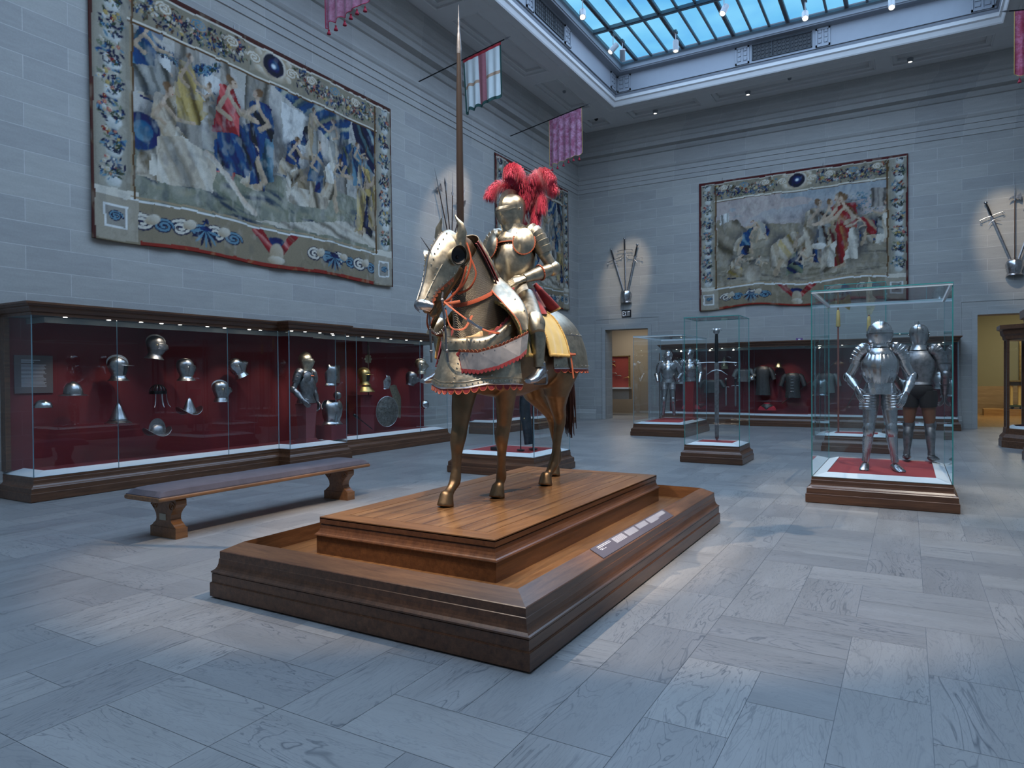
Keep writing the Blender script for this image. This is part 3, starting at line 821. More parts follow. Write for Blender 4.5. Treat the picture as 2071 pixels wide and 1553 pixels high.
HK = [(0, .088, .098, .092, 0), (.05, .080, .094, .090, 0), (.10, .093, .110, .108, .002), (.16, .106, .124, .126, .004), (.21, .108, .125, .130, .006), (.255, .096, .110, .118, .008), (.290, .068, .078, .086, .010), (.308, .034, .038, .044, .012), (.314, .004, .004, .005, .012)]
def close_helmet(parent, mat, M=None, combh=.03, prow=.05, flute=0, ridges=0, flare=.05, slit=True, peak=False, low=.0, gold=None):
    M = M or Matrix.Identity(4)
    def fl(p, th, v):
        if flute and p[2] > .17:
            r_ = 1+.025*cos(th*flute)
            p[0] *= r_; p[1] *= r_
        return p
    b = MB(); ringsurf(b, HK, 36, 30, warp=fl, M=M); comb(b, HK, combh, M=M)
    b.build('skull', mat, parent)
    # lower bevor and visor in front
    def vis(z0, z1, pr, g, zpk, wid, name, half=1.35, rid=0, sharp=5):
        K = []
        C = curve_pts(HK, 60)
        for i in range(13):
            z = z0+(z1-z0)*i/12; k = min(C, key=lambda q: abs(q[0]-z)); K.append((z, k[1], k[2], k[3], k[4]))
        def wp(p, th, v):
            bump = max(0, 1-abs(p[2]-zpk)/wid)
            c = max(0, cos(th*.92))
            p[1] -= pr*(bump**.8)*c**sharp*1.0
            p[0] *= 1-.10*bump*c
            if rid: 
                q = .006*abs(sin(pi*rid*v)); p[1] -= q*c; p[0] += q*sin(th)
            return p
        q = MB(); ringsurf(q, K, 30, 24, -half, half, g, wp, M=M, closed=False)
        o = q.build(name, mat, parent, solid=.003)
        return o
    if peak:
        vis(.0, .168, prow*1.15, .004, .165, .20, 'bevor', 1.35, 0, 1.5)
        vis(.178, .212, prow*.55, .012, .185, .05, 'visor', 1.25, 0, 2.5)
        # projecting brow ridge
        pts = []
        for i in range(19):
            th = -1.25+2.5*i/18; w = .120; y = -.132-.060*max(0, cos(th))**2.2+.02
            pts.append((w*sin(th), y*(.35+.65*cos(th)) , .172+.016*(1-cos(th*1.0))-.012*max(0, cos(th))**3))
        q = MB(); q.tube(pts, [(.0035, .006+.008*sin(pi*i/18)) for i in range(19)], 6, up=(0, 0, 1), M=M); q.build('brow_ridge', mat, parent)
    else:
        vis(.04, .13, prow*.6, .008, .13, .09, 'bevor', 1.4)
        vis(.115, .208, prow, .013, .150, .07, 'visor', 1.3, ridges)
    if slit:
        pts = []
        for i in range(17):
            th = -.95+1.9*i/16; pp = prow*.55 if peak else prow*.25
            pts.append((.122*sin(th), -(.131+pp*max(0, cos(th))**3)*cos(th)-.006, .192 if not peak else .176))
        q = MB(); q.tube(pts, [(.003, .0035)]*17, 6, M=M); q.build('sight_slit', BLACK, parent)
    for s_ in (-1, 1):
        q = MB(); q.ball((s_*.118, -.01, .175), (.006, .012, .012), 10, M=M); q.build('pivot', gold or RIVET, parent)
    if flare:
        b = MB(); ringsurf(b, [(.035, .083, .096, .092, 0), (.01, .093, .106, .100, 0), (-.015, .093+flare*.6, .106+flare*.6, .10+flare*.6, 0), (-.03, .093+flare, .106+flare, .10+flare, 0)], 32, 8, M=M); b.build('neck_plate', mat, parent, solid=.002)

def lames(b, p0, p1, radii, n, step=.0035, nseg=16, up=(0, 1, 0), M=None, mi=0):
    """overlapping plates along an axis: radii keys -> stepped tube"""
    R = curve_pts([r if isinstance(r, (tuple, list)) else (r, r) for r in radii], n*2)
    pts, rr = [], []
    p0, p1 = V(p0), V(p1)
    for k in range(n):
        for e, s_ in ((0, step), (1, 0)):
            t = (k+e)/n; q = R[min(int(round(t*n*2)), n*2)]
            pts.append(p0.lerp(p1, t+(.0008 if e == 0 and k else 0))); rr.append((q[0]+s_, q[1]+s_))
        rr[-1] = (rr[-1][0]-.0, rr[-1][1]-.0)
    b.tube(pts, rr, nseg, mi, up=up, M=M)

def hand(parent, w, d, nrm, mat, curl=.5, size=1.0, name='gauntlet', thumb=1):
    """w wrist, d direction of the fingers, nrm back-of-hand normal; thumb +1/-1 side"""
    d = V(d).normalized(); nrm = V(nrm); nrm = (nrm-d*nrm.dot(d)).normalized(); s_ = d.cross(nrm).normalized()*thumb
    w = V(w); S = size
    b = MB()
    b.tube([w-d*.02*S, w+d*.02*S, w+d*.05*S, w+d*.085*S], [(.030*S, .022*S), (.037*S, .021*S), (.043*S, .019*S), (.041*S, .016*S)], 14, up=nrm)
    o = b.build(name, mat, parent)
    for k in range(4):
        off = (k-1.5)*.0205*S; L = [.044, .048, .046, .038][3-k if thumb > 0 else k]*S
        L = (.046 if k in (1, 2) else .040)*S
        base = w+d*.083*S+s_*off; pts = [base]; dd = d.copy(); c = curl*(1+.08*k)
        for seg in range(3):
            ax = s_ if thumb > 0 else -s_
            dd = (Matrix.Rotation(-c*(.75 if seg else .55), 3, ax) @ dd) if thumb > 0 else (Matrix.Rotation(-c*(.75 if seg else .55), 3, ax) @ dd)
            if dd.dot(nrm) > d.dot(nrm)+.01:   # always curl towards the palm
                dd = dd-2*nrm*dd.dot(nrm)
            pts.append(pts[-1]+dd*L*(1 if seg == 0 else .72 if seg == 1 else .6))
        q = MB(); P, R_ = [], []
        for i in range(3):
            for t, r_ in ((0, .0112), (.45, .0095), (.9, .0100)):
                P.append(pts[i].lerp(pts[i+1], t)); R_.append(r_*S*(1-.1*i))
        P.append(pts[3]); R_.append(.005*S)
        q.tube(P, R_, 8, up=nrm); q.build('finger', mat, o)
    b0 = w+d*.025*S+s_*.036*S; t1 = b0+(d*.7+s_*.55-nrm*.25).normalized()*.042*S; t2 = t1+(d*.85+s_*.05-nrm*.5).normalized()*.034*S
    q = MB(); q.tube([b0-s_*.012*S, b0, t1, t2, t2+(t2-t1)*.2], [.013*S, .0135*S, .011*S, .0095*S, .004*S], 8, up=nrm); q.build('thumb', mat, o)
    return o

def scallop(path, normal_out, down, n, depth, mat, parent, name='scalloped_trim', th=.004, rim=None):
    """row of half-round tongues hanging along a polyline"""
    P = [V(p) for p in path]; seg = [0]
    for i in range(1, len(P)): seg.append(seg[-1]+(P[i]-P[i-1]).length)
    tot = seg[-1]
    def at(s_):
        s_ = max(0, min(tot, s_))
        for i in range(1, len(P)):
            if s_ <= seg[i]+1e-9: 
                t = (s_-seg[i-1])/max(1e-9, seg[i]-seg[i-1]); return P[i-1].lerp(P[i], t), i-1
        return P[-1], len(P)-2
    b = MB(); b2 = MB()
    for k in range(n):
        s0 = tot*k/n; s1 = tot*(k+1)/n; vs = []; rim_pts = []
        for i in range(11):
            t = i/10; p, _i = at(s0+(s1-s0)*t); dn = down(p) if callable(down) else V(down); on = normal_out(p) if callable(normal_out) else V(normal_out)
            h_ = depth*sqrt(max(0, 1-(2*t-1)**2))
            q = p+dn*h_+on*(.10*h_)
            vs += [p+on*th*0-dn*.012, q]; rim_pts.append(q+on*.002)
        fs = [(2*i, 2*i+2, 2*i+3, 2*i+1) for i in range(10)]
        b.add(vs, fs, 0, True)
        b2.tube(rim_pts, .0035, 5)
    o = b.build(name, mat, parent, solid=th)
    if rim: b2.build('trim_edge', rim, o)
    return o

def wavytrim(path, mat, parent, n=30, amp=.005, r=.0055, name='wavy_trim'):
    P = [V(p) for p in path]; seg = [0]
    for i in range(1, len(P)): seg.append(seg[-1]+(P[i]-P[i-1]).length)
    tot = seg[-1]; out = []; c = sum(P, V((0, 0, 0)))/len(P); m = n*6; j = 1
    for k in range(m+1):
        s_ = tot*k/m
        while j < len(P)-1 and seg[j] < s_: j += 1
        p = P[j-1].lerp(P[j], (s_-seg[j-1])/max(1e-9, seg[j]-seg[j-1])); d = (p-c).normalized()
        out.append(tuple(p+d*amp*abs(sin(pi*k*n/m))))
    b = MB(); b.tube(out, r, 5); return b.build(name, mat, parent)

def suit(label, loc, rot, mat, J=None, cat='suit of armour', name='suit_of_armour', helmet=None, legs=True, hands=True, opts=None, parent_scale=1.0, group=None, neck_tilt=0.0, head_yaw=0.0, helmet_fn=None):
    O = dict(shW=.20, chest=1.0, fauld=3, tasset=True, wings=True, left_leg=True, right_leg=True, back_mat=None, pauldron=True, fl=0, mail=None)
    if opts: O.update(opts)
    e = thing(name, label, cat, loc, rot, group); e.scale = (parent_scale,)*3
    D = dict(sh=(.195, 0, 1.42), el=(.27, .03, 1.16), wr=(.27, -.10, .93), hp=(.095, 0, .90), kn=(.12, -.03, .49), an=(.14, .01, .10), toe=(.17, -.19, .03))
    JL = dict(D); JR = {k: (-v[0], v[1], v[2]) for k, v in D.items()}
    if J:
        for k, v in J.items():
            (JL if k.endswith('L') else JR)[k[:-1]] = v
    flv = O['fl']
    def flw(p, th, v):
        if flv:
            q = .004*cos(th*flv)*smooth01((cos(th)+.2)); p[1] -= q*cos(th); p[0] += q*sin(th)
        # keel down the middle of the breastplate
        c = max(0, cos(th)); p[1] -= .012*c**14
        return p
    ch = O['chest']
    BK = [(1.03, .150, .105, .10, 0), (1.06, .145, .110, .10, 0), (1.14, .166*ch, .140, .115, 0), (1.24, .186*ch, .158, .13, 0), (1.33, .186*ch, .145, .135, .0), (1.41, .15*ch, .108, .118, .0), (1.475, .088*ch, .085, .09, .0)]
    def arm_cut(p, th, v):
        p = flw(p, th, v)
        z = p[2]; lim = 1.6-.65*smooth01((z-1.22)/.16)
        return p
    b = MB()
    for side, nm, th0, th1, mt in ((0, 'breastplate', -1.62, 1.62, mat), (1, 'backplate', pi-1.52, pi+1.52, O['back_mat'] or mat)):
        b = MB(); nv = 26; C = curve_pts(BK, nv)
        def fn(u, v, side=side, th0=th0, th1=th1):
            k = C[int(round(v*nv))]; z, w, f, bk, yc = k
            m = (th0+th1)/2; hw = (th1-th0)/2
            cut = 1-.36*smooth01((z-1.24)/.14)
            th = m+hw*cut*(2*u-1); c = cos(th)
            p = [w*sin(th), yc-(f if c > 0 else bk)*c, z]
            if side == 0: p = flw(p, th, v)
            # gentle waist flange
            return tuple(p)
        b.grid(fn, 34, nv); b.build(nm, mt, e, solid=.004)
    # gorget
    b = MB(); ringsurf(b, [(1.40, .155, .128, .118, 0), (1.435, .142, .118, .11, 0), (1.475, .108, .098, .095, 0), (1.51, .088, .086, .086, 0), (1.545, .082, .084, .082, 0)], 30, 14); b.build('gorget', mat, e, solid=.003)
    # fauld
    if O['fauld']:
        n = O['fauld']; b = MB()
        K = []; z = 1.055
        for k in range(n):
            g = .012*k; K += [(z, .150+g+.006, .110+g+.006, .105+g, 0), (z-.034, .160+g, .120+g, .115+g, 0)]; z -= .034
        vs = []; nu = 32
        for zz, w, f, bk, yc in K:
            for q in range(nu):
                th = 2*pi*q/nu; c = cos(th); vs.append((w*sin(th), -(f if c > 0 else bk)*c, zz))
        b.add(vs, [(i*nu+q, i*nu+(q+1) % nu, (i+1)*nu+(q+1) % nu, (i+1)*nu+q) for i in range(len(K)-1) for q in range(nu)], 0, True)
        b.build('fauld', mat, e, solid=.002)
        zt = z
    else: zt = 1.03
    if O['mail']:
        b = MB(); ringsurf(b, [(.74, .19, .15, .15, 0), (.9, .175, .14, .14, 0), (1.05, .15, .11, .11, 0)], 30, 8); b.build('mail_skirt', O['mail'], e, solid=.003)
    for s_, JJ in ((1, JL), (-1, JR)):
        if not O['left_arm' if s_ > 0 else 'right_arm'] if ('left_arm' in O and s_ > 0) or ('right_arm' in O and s_ < 0) else False: continue
        sh, el, wr = V(JJ['sh']), V(JJ['el']), V(JJ['wr'])
        dU = (el-sh).normalized()
        b = MB(); b.tube([sh.lerp(el, .12), sh.lerp(el, .5), sh.lerp(el, .93)], [.055, .054, .047], 16); b.build('upper_cannon', mat, e)
        if O['pauldron']:
            b = MB(); P, R = [], []
            c0 = V((sh.x-s_*.085, sh.y+.01, sh.z+.055)); tip = sh+dU*.145+V((s_*.012, 0, 0))
            ctl = [c0, V((sh.x-s_*.015, sh.y, sh.z+.062)), V((sh.x+s_*.035, sh.y, sh.z+.02)), tip]
            n = 8
            for k in range(n):
                for e_, st in ((0, .007), (1, 0)):
                    t = (k+e_)/n; P.append(bez(ctl, min(1, t+(.004 if e_ == 0 and k else 0)))); rb = lerp(.060, .068, sin(pi*min(1, t*1.1))) if t < .75 else lerp(.068, .061, (t-.75)/.25)
                    rb = [.040, .066, .078, .079, .073, .067, .064][min(6, int(round(t*6)))]; R.append((rb+st, rb+st))
            b.tube(P, R, 18, up=(0, 1, 0)); b.build('pauldron', mat, e)
            if O['wings']:
                M = frame(V((sh.x-s_*.065, sh.y-.118*ch-.012, sh.z-.035)), V((s_*.35, -1, .12)))
                def wing(u, v):
                    a = 2*pi*u; r_ = v; return (.082*r_*cos(a), .092*r_*sin(a), .018*(1-r_*r_)+.003*(r_ > .93))
                b = MB(); b.grid(wing, 28, 8, cu=True, M=M); b.build('pauldron_wing', mat, e, solid=.003)
        b = MB(); M = frame(el, (el-wr).normalized()*.4+(el-sh).normalized()*.6)
        dm = ((el-sh).normalized()+(wr-el).normalized()).normalized(); bis = ((el-sh).normalized()-(wr-el).normalized())
        bis = bis.normalized() if bis.length > .05 else V((0, 1, 0))
        b.ball(tuple(el+bis*.006), (.060, .062, .064), 18)

        cwk = O.get('cw', 1.0); wM = frame(el+V((s_*.040, 0, 0))+bis*.01, V((s_, 0, 0))+bis*.3) @ SC(cwk)
        def cw(u, v):
            a = 2*pi*u; return (.058*v*cos(a), .05*v*sin(a)*(1+.2*cos(a)), .022*(1-v*v)-.004)
        b.grid(cw, 20, 5, cu=True, M=wM); b.build('couter', mat, e)
        b = MB(); b.tube([el.lerp(wr, .12), el.lerp(wr, .35), el.lerp(wr, .8), el.lerp(wr, 1.0)], [.049, .051, .038, .034], 16); b.build('lower_cannon', mat, e)
        if hands:
            d = (wr-el).normalized(); 
            b = MB(); b.tube([el.lerp(wr, .45), el.lerp(wr, .5), el.lerp(wr, .85), wr], [.058, .055, .041, .037], 16, caps=False); b.build('gauntlet_cuff', mat, e, solid=.003)
            hd = V(JJ.get('hd', d)); hn = V(JJ.get('hn', (s_, -.2, 0)))
            hand(e, wr, hd, hn, mat, JJ.get('curl', .45), 1.05, thumb=JJ.get('th', s_))
        elif hands is not None:
            b = MB(); dd = (wr-el).normalized(); b.tube([wr, wr+dd*.012], [.030, .028], 12); b.build('sleeve_lining', BLACK, e)
    if O.get('hose'):
        b = MB(); b.ball((0, 0, .95), (.165, .135, .13), 18)
        for q_ in (JL, JR): h_ = V(q_['hp']); k_ = V(q_['kn']); b.tube([h_+V((0, 0, .04)), h_.lerp(k_, .2), h_.lerp(k_, .42)], [.105, .112, .098], 16)
        b.build('trunk_hose', O['hose'], e)
    for s_, JJ in ((1, JL), (-1, JR)):
        if not legs or not O['left_leg' if s_ > 0 else 'right_leg']: continue
        hp, kn, an, toe = V(JJ['hp']), V(JJ['kn']), V(JJ['an']), V(JJ['toe'])
        if O['tasset']:
            b = MB(); dd = (kn-hp).normalized(); top = V((hp.x+s_*O.get('gap', 0), hp.y-.06, zt+.01)); nl = 6
            ax = V((0, -1, 0)); ax = (ax-dd*ax.dot(dd)).normalized(); sd = dd.cross(ax).normalized()
            L = .20
            def tas(u, v):
                k = min(int(v*nl), nl-1); f_ = v*nl-k; th = (u-.5)*2.1; r_ = .088+.012*v+.007*(1-f_); wv = 1-.12*v
                p = top+dd*(v*L)+ax*(r_*cos(th)-.03)+sd*(r_*1.15*sin(th)*wv)
                return tuple(p)
            b.grid(tas, 18, nl*5); b.build('tasset', mat, e, solid=.003)
        full = JJ.get('greave', True)
        b = MB(); b.tube([hp+V((0, 0, .02)), hp.lerp(kn, .25), hp.lerp(kn, .6), hp.lerp(kn, .93)], [.088, .092, .078, .061], 18); b.build('cuisse', JJ.get('thmat', mat), e)
        dm = (kn-hp).normalized()+(an-kn).normalized(); dm.normalize(); fw = V((0, -1, 0)); fw = (fw-dm*fw.dot(dm)).normalized()
        b = MB(); b.tube([kn-dm*.075, kn-dm*.045+fw*.004, kn+fw*.010, kn+dm*.045+fw*.004, kn+dm*.075], [.060, .066, .070, .064, .056], 18)
        wM = frame(kn+V((s_*.058, 0, 0)), V((s_, .1, 0)))
        def pw(u, v):
            a = 2*pi*u; return (.05*v*cos(a), .06*v*sin(a), .02*(1-v*v)-.004)
        b.grid(pw, 20, 5, cu=True, M=wM); b.build('poleyn', mat, e)
        if full:
            bk = -fw
            b = MB(); b.tube([kn.lerp(an, .10), kn.lerp(an, .3)+bk*.012, kn.lerp(an, .55)+bk*.008, kn.lerp(an, .85), an], [(.055, .058), (.060, .066), (.052, .056), (.040, .043), (.044, .048)], 18, up=(0, 1, 0)); b.build('greave', mat, e)
            if hands is not None:
                f = (toe-an); fz = toe.z; b = MB(); h = V((an.x, an.y, 0)); dirf = V((toe.x-an.x, toe.y-an.y, 0)); Lf = dirf.length; dirf.normalize()
                P = [h-dirf*.055+V((0, 0, fz+.02)), h-dirf*.045+V((0, 0, fz+.035)), h+dirf*.0+V((0, 0, fz+.045)), h+dirf*.06+V((0, 0, fz+.035)), h+dirf*.12+V((0, 0, fz+.022)), h+dirf*(Lf-.03)+V((0, 0, fz+.012)), h+dirf*Lf+V((0, 0, fz+.006))]
                if abs(an.z-toe.z-.07) > .03:
                    P = [p+V((0, 0, 0)) for p in P]
                b.tube(P, [(.022, .02), (.038, .036), (.043, .050), (.047, .042), (.055, .030), (.052, .020), (.030, .010)], 16, up=(0, 0, 1)); b.build('sabaton', mat, e)
    if helmet_fn is not None:
        M = T(0, 0, 1.50) @ RZ(head_yaw) @ RX(neck_tilt)
        helmet_fn(e, M)
    return e
# ------------------------------------------------------------------ full armours in the big case
DZ = .332
simple('brown_hide', (.16, .075, .04), .7)
def round_helmet(e, mat, M):
    RK = [(.03, .10, .108, .10, 0), (.07, .118, .128, .12, 0), (.12, .132, .148, .138, 0), (.17, .136, .152, .145, 0), (.22, .126, .140, .138, 0), (.265, .098, .108, .11, 0), (.295, .055, .06, .062, 0), (.305, .004, .004, .005, 0)]
    b = MB(); ringsurf(b, RK, 36, 28, M=M); comb(b, RK, .008, th=.004, M=M); b.build('skull', mat, e)
    for z0, z1, g, nm in ((.045, .115, .007, 'bevor'), (.112, .150, .011, 'visor'), (.152, .185, .008, 'brow_plate')):
        K = [k for k in curve_pts(RK, 60) if z0 <= k[0] <= z1]
        q = MB(); ringsurf(q, K, 30, 12, -1.5, 1.5, g, M=M, closed=False); q.build(nm, mat, e, solid=.003)
    q = MB(); q.tube([tuple(M @ V((.143*sin(a), -.160*cos(a), .151))) for a in [-1.3+2.6*i/20 for i in range(21)]], .0035, 5); q.build('sight_slit', BLACK, e)
    q = MB(); q.lathe([(.012, .300), (.004, .312), (.002, .335), (0, .336)], 10, M=M); q.build('finial', mat, e)
    b = MB(); ringsurf(b, [(.05, .105, .112, .105, 0), (.02, .098, .105, .10, 0), (-.01, .105, .112, .108, 0)], 30, 6, M=M); b.build('neck_lames', mat, e, solid=.003)
suit('bright fluted full armour with round helmet and broad chest, facing forward', (-.30, 9.42, DZ), radians(6), STEEL_B,
     J=dict(elR=(-.335, .06, 1.13), wrR=(-.255, -.13, .99), hdR=(.25, -.35, -.9), hnR=(-.7, -.7, 0), elL=(.345, .03, 1.13), wrL=(.255, -.16, .93), hdL=(-.30, -.25, -.92), hnL=(.6, -.8, 0),
            anR=(-.155, .01, .10), toeR=(-.19, -.20, .0), anL=(.16, .01, .10), toeL=(.22, -.20, .0)),
     opts=dict(chest=1.12, fl=26, wings=False, fauld=4, gap=.035), helmet_fn=lambda e, M: round_helmet(e, STEEL_B, M))
suit('etched full armour turned away, showing its backplate, straps and brown hose', (.12, 10.42, DZ), radians(172), STEEL_D,
     J=dict(elL=(.32, .02, 1.17), wrL=(.22, -.10, .96), elR=(-.30, .03, 1.15), wrR=(-.27, -.10, .90), thmatL=MAT['brown_hide'], thmatR=MAT['brown_hide']), opts=dict(chest=1.08, fauld=1, tasset=False, wings=False, hose=simple('black_cloth', (.012, .011, .012), .9)),
     helmet_fn=lambda e, M: close_helmet(e, STEEL, M, combh=.035, prow=.05, flare=.02, flute=14))
suit('steel armour missing one lower leg, standing in the wide glass case', (-5.45, 17.6, DZ+.02), radians(14), STEEL,
     J=dict(elR=(-.30, .03, 1.16), wrR=(-.27, -.08, .98), elL=(.31, .03, 1.16), wrL=(.24, -.16, 1.04)), hands=None,
     opts=dict(chest=1.05, fauld=3), helmet_fn=lambda e, M: close_helmet(e, STEEL, M @ SC(.95), combh=.02, prow=.03, flare=.02, ridges=3))
# ------------------------------------------------------------------ single helmets, plates and arms
MAIL = NT('mail_rings'); _c = MAIL.coord('Object'); _w = MAIL.n('TexVoronoi'); _w.inputs['Scale'].default_value = 95; MAIL.l(_c, _w.inputs[0])
MAIL.bsdf(MAIL.mix(MAIL.ramp(_w.outputs[0], [(.1, 0), (.5, 1)]), (.20, .20, .19), (.06, .06, .062)), .45, .7, MAIL.bump(_w.outputs[0], .6, .004)); MAIL = MAIL.m
def bowl(b, h, w, d, comb_=0.0, point=0.0, n=30, m=18):
    def f(u, v):
        a = 2*pi*u; t = v
        r = cos(t*pi/2)**.8 if not point else (1-t**1.5)**.75*(1-point*.18*sin(pi*t))
        z = h*sin(t*pi/2) if not point else h*t
        return (w*r*sin(a), -d*r*cos(a), z)
    b.grid(f, n, m, cu=True)
    if comb_:
        pts = []; vs = []
        for i in range(19):
            t = i/18; a = pi*t; y = -d*cos(a); z = h*sin(a)**(.9 if not point else .8)
            k = comb_*sin(pi*t)**.8
            vs += [(-.004, y*.99, z*.99), (.004, y*.99, z*.99), (0, y*(1+k*.8), z*(1+k)+.002)]
        fs = []
        for i in range(18):
            a = i*3; c = a+3; fs += [(a, c, c+2, a+2), (a+2, c+2, c+1, a+1)]
        b.add(vs, fs, 0, True)
def brim(b, w, d, wid, zf, n=40, drop=.0):
    def f(u, v):
        a = 2*pi*u; k = v*wid*(1+.55*abs(cos(a))**2 if zf else 1)
        return ((w+k)*sin(a), -(d+k)*cos(a), -drop*v+(zf*abs(cos(a))**2.2-zf*.28*abs(sin(a)))*v**1.2)
    b.grid(f, n, 5, cu=True)
    b.tube([f(i/n, 1) for i in range(n)], .003, 5, closed=True)
def place(label, loc, rot, group=None, name='helmet', cat='helmet', tilt=0):
    e = thing(name, label, cat, loc, (tilt, 0, rot), group); return e
R90 = pi/2
def morion(label, loc, rot, mat, comb_=.45, point=0, zf=.10, h=.17):
    e = place(label, loc, rot, name='morion'); b = MB(); bowl(b, h, .10, .12, 0 if point else comb_, point); b.build('bowl', mat, e, solid=.002)
    b = MB(); brim(b, .099, .119, .055, zf); b.build('brim', mat, e, solid=.002); return e
def kettle(label, loc, rot, mat, wid=.06, drop=.02, h=.16, comb_=.06, point=0, name='kettle_hat'):
    e = place(label, loc, rot, name=name); b = MB(); bowl(b, h, .108, .122, 0 if point else comb_, point); b.build('bowl', mat, e, solid=.002)
    b = MB(); brim(b, .107, .121, wid, 0, drop=drop); b.build('brim', mat, e, solid=.002)
    b = MB(); b.tube([(.109*sin(a), -.123*cos(a), .012) for a in [2*pi*i/36 for i in range(36)]], .004, 5, closed=True); b.build('band', mat, e); return e
def burgonet(label, loc, rot, mat, open_face=True):
    e = place(label, loc, rot, name='burgonet'); M = Matrix.Identity(4)
    b = MB(); ringsurf(b, HK, 34, 26); comb(b, HK, .028); b.build('skull', mat, e)
    b = MB(); b.grid(lambda u, v: ((.105)*sin(-1.15+2.3*u)*(1-.12*v), -(.118+.085*v)*cos(-1.15+2.3*u)-.0, .195-.012*v), 20, 5); b.build('peak', mat, e, solid=.003)
    b = MB(); ringsurf(b, [(.035, .083, .096, .092, 0), (.0, .10, .112, .108, 0), (-.03, .135, .145, .14, 0)], 32, 8); b.build('neck_plate', mat, e, solid=.002)
    if open_face:
        b = MB(); K = [(z, w+.0, f+.0, k, y) for z, w, f, k, y in curve_pts(HK, 30) if .05 < z < .185]; ringsurf(b, K, 16, 10, -.85, .85, .004, closed=False); b.build('face_opening', BLACK, e)
    return e
def closeh(label, loc, rot, mat, M=None, **k):
    e = place(label, loc, rot, name='close_helmet'); close_helmet(e, mat, M, **k); return e
def stub(loc, L=.12):   # short wall peg that carries a helmet
    pass
LX = -9.70
closeh('gilt-banded close helmet, topmost in the long left case', (LX, 6.14, 1.83), 2.6, STEEL_D, T(0, 0, 0) @ RX(.15), combh=.022, prow=.035, ridges=5, flare=.03, slit=True, gold=GOLDM)
burgonet('combed burgonet with pointed peak, hanging behind the first glass joint', (LX, 5.60, 1.51), 2.5, STEEL)
closeh('round-skulled close helmet with flared neck, right of the gilt-banded one', (LX, 6.65, 1.50), 2.75, STEEL, combh=.004, prow=.02, flare=.035)
kettle('broad-brimmed steel kettle hat, left of the combed burgonet', (LX, 4.99, 1.31), 1.8, STEEL, h=.155)
kettle('tall pointed cabasset below the combed burgonet', (LX, 5.59, .92), 1.9, STEEL, wid=.055, drop=.035, h=.25, point=1, name='cabasset')
morion('almond-shaped morion with upswept brim, right of the black skull frame', (LX, 6.70, .97), R90*2, STEEL, comb_=.02, point=1, h=.24)
morion('high-combed morion, lowest helmet in the long left case', (LX, 6.17, .68), R90*2, STEEL_D, comb_=.55, h=.15)
closeh('small close helmet with gilt trim and square neck plate, by the second glass joint', (LX, 7.27, 1.15), 2.7, STEEL, combh=.018, prow=.05, flare=.015, gold=GOLDM)
closeh('smooth egg-shaped armet tilted forward, top right before the half armour', (LX, 7.67, 1.52), 2.7, STEEL_B, T(0, 0, .03) @ RX(-.45), combh=.0, prow=.07, flare=.02)
e = place('small bright steel skull cap, lowest left beside the text panel', (LX, 4.62, 1.14), 1.9, name='steel_cap'); b = MB(); bowl(b, .10, .10, .115); b.build('bowl', STEEL_B, e, solid=.003)
e = place('blackened open-frame skull helmet with curved hanging straps', (LX, 6.19, 1.27), 1.9, name='frame_helmet')
b = MB(); b.tube([(.11*sin(a), -.12*cos(a), .03) for a in [2*pi*i/30 for i in range(30)]], [(.006, .026)]*30, 6, closed=True); b.build('band', BLACKM, e)
for k in range(6):
    a = k*pi/6; b = MB(); b.tube([(.108*sin(a)*cos(t), -.118*cos(a)*cos(t), .05+.10*sin(t)) for t in [pi*i/14 for i in range(15)]], [(.010, .003)]*15, 5); b.build('rib', BLACKM, e)
for k in range(5):
    a = -1.2+k*.75; b = MB(); b.tube([(.11*sin(a), -.12*cos(a), .01), (.12*sin(a), -.13*cos(a), -.08), (.14*sin(a), -.15*cos(a), -.15), (.17*sin(a), -.18*cos(a), -.19)], [(.008, .004)]*3+[(.005, .003)], 6); b.build('strap', STEEL_D, e)
# half armour on its pedestal
def pedestal(label, loc, h, mat):
    e = thing('pedestal', label, 'pedestal', loc)
    b = MB()
    for s_, z0, z1 in ((.17, 0, .03), (.15, .03, .05), (.13, .05, .07)): b.box((-s_, -s_, z0), (s_, s_, z1))
    w0, w1 = .095, .135; b.add([(-w0, -w0, .07), (w0, -w0, .07), (w0, w0, .07), (-w0, w0, .07), (-w1, -w1, h), (w1, -w1, h), (w1, w1, h), (-w1, w1, h)], [(0, 1, 5, 4), (1, 2, 6, 5), (2, 3, 7, 6), (3, 0, 4, 7), (4, 5, 6, 7)])
    b.build('shaft', mat, e); return e
pedestal('tapering dull red pedestal carrying the half armour in the left case', (-9.42, 8.83, .336), .70, simple('pedestal_red', (.20, .045, .05), .8))
HA = suit('half armour with closed helmet and orange edging on the tapering red pedestal', (-9.42, 8.83, .13), radians(100), STEEL_D,
     J=dict(elR=(-.29, .05, 1.17), wrR=(-.27, -.12, .99), elL=(.29, .05, 1.17), wrL=(.30, -.02, .93)), legs=False, cat='half armour', name='half_armour', opts=dict(fauld=4, chest=1.0),
     helmet_fn=lambda e, M: close_helmet(e, STEEL_W, M, combh=.03, prow=.05, flare=0, peak=True))
scallop([V((.160*sin(a), -.135*cos(a), 1.41)) for a in [2*pi*i/40 for i in range(41)]], lambda p: V((p.x, p.y, 0)).normalized(), lambda p: (V((p.x, p.y, 0)).normalized()*.8+V((0, 0, -.6))).normalized(), 26, .014, simple('orange_edge', (.5, .12, .05), .7), HA)
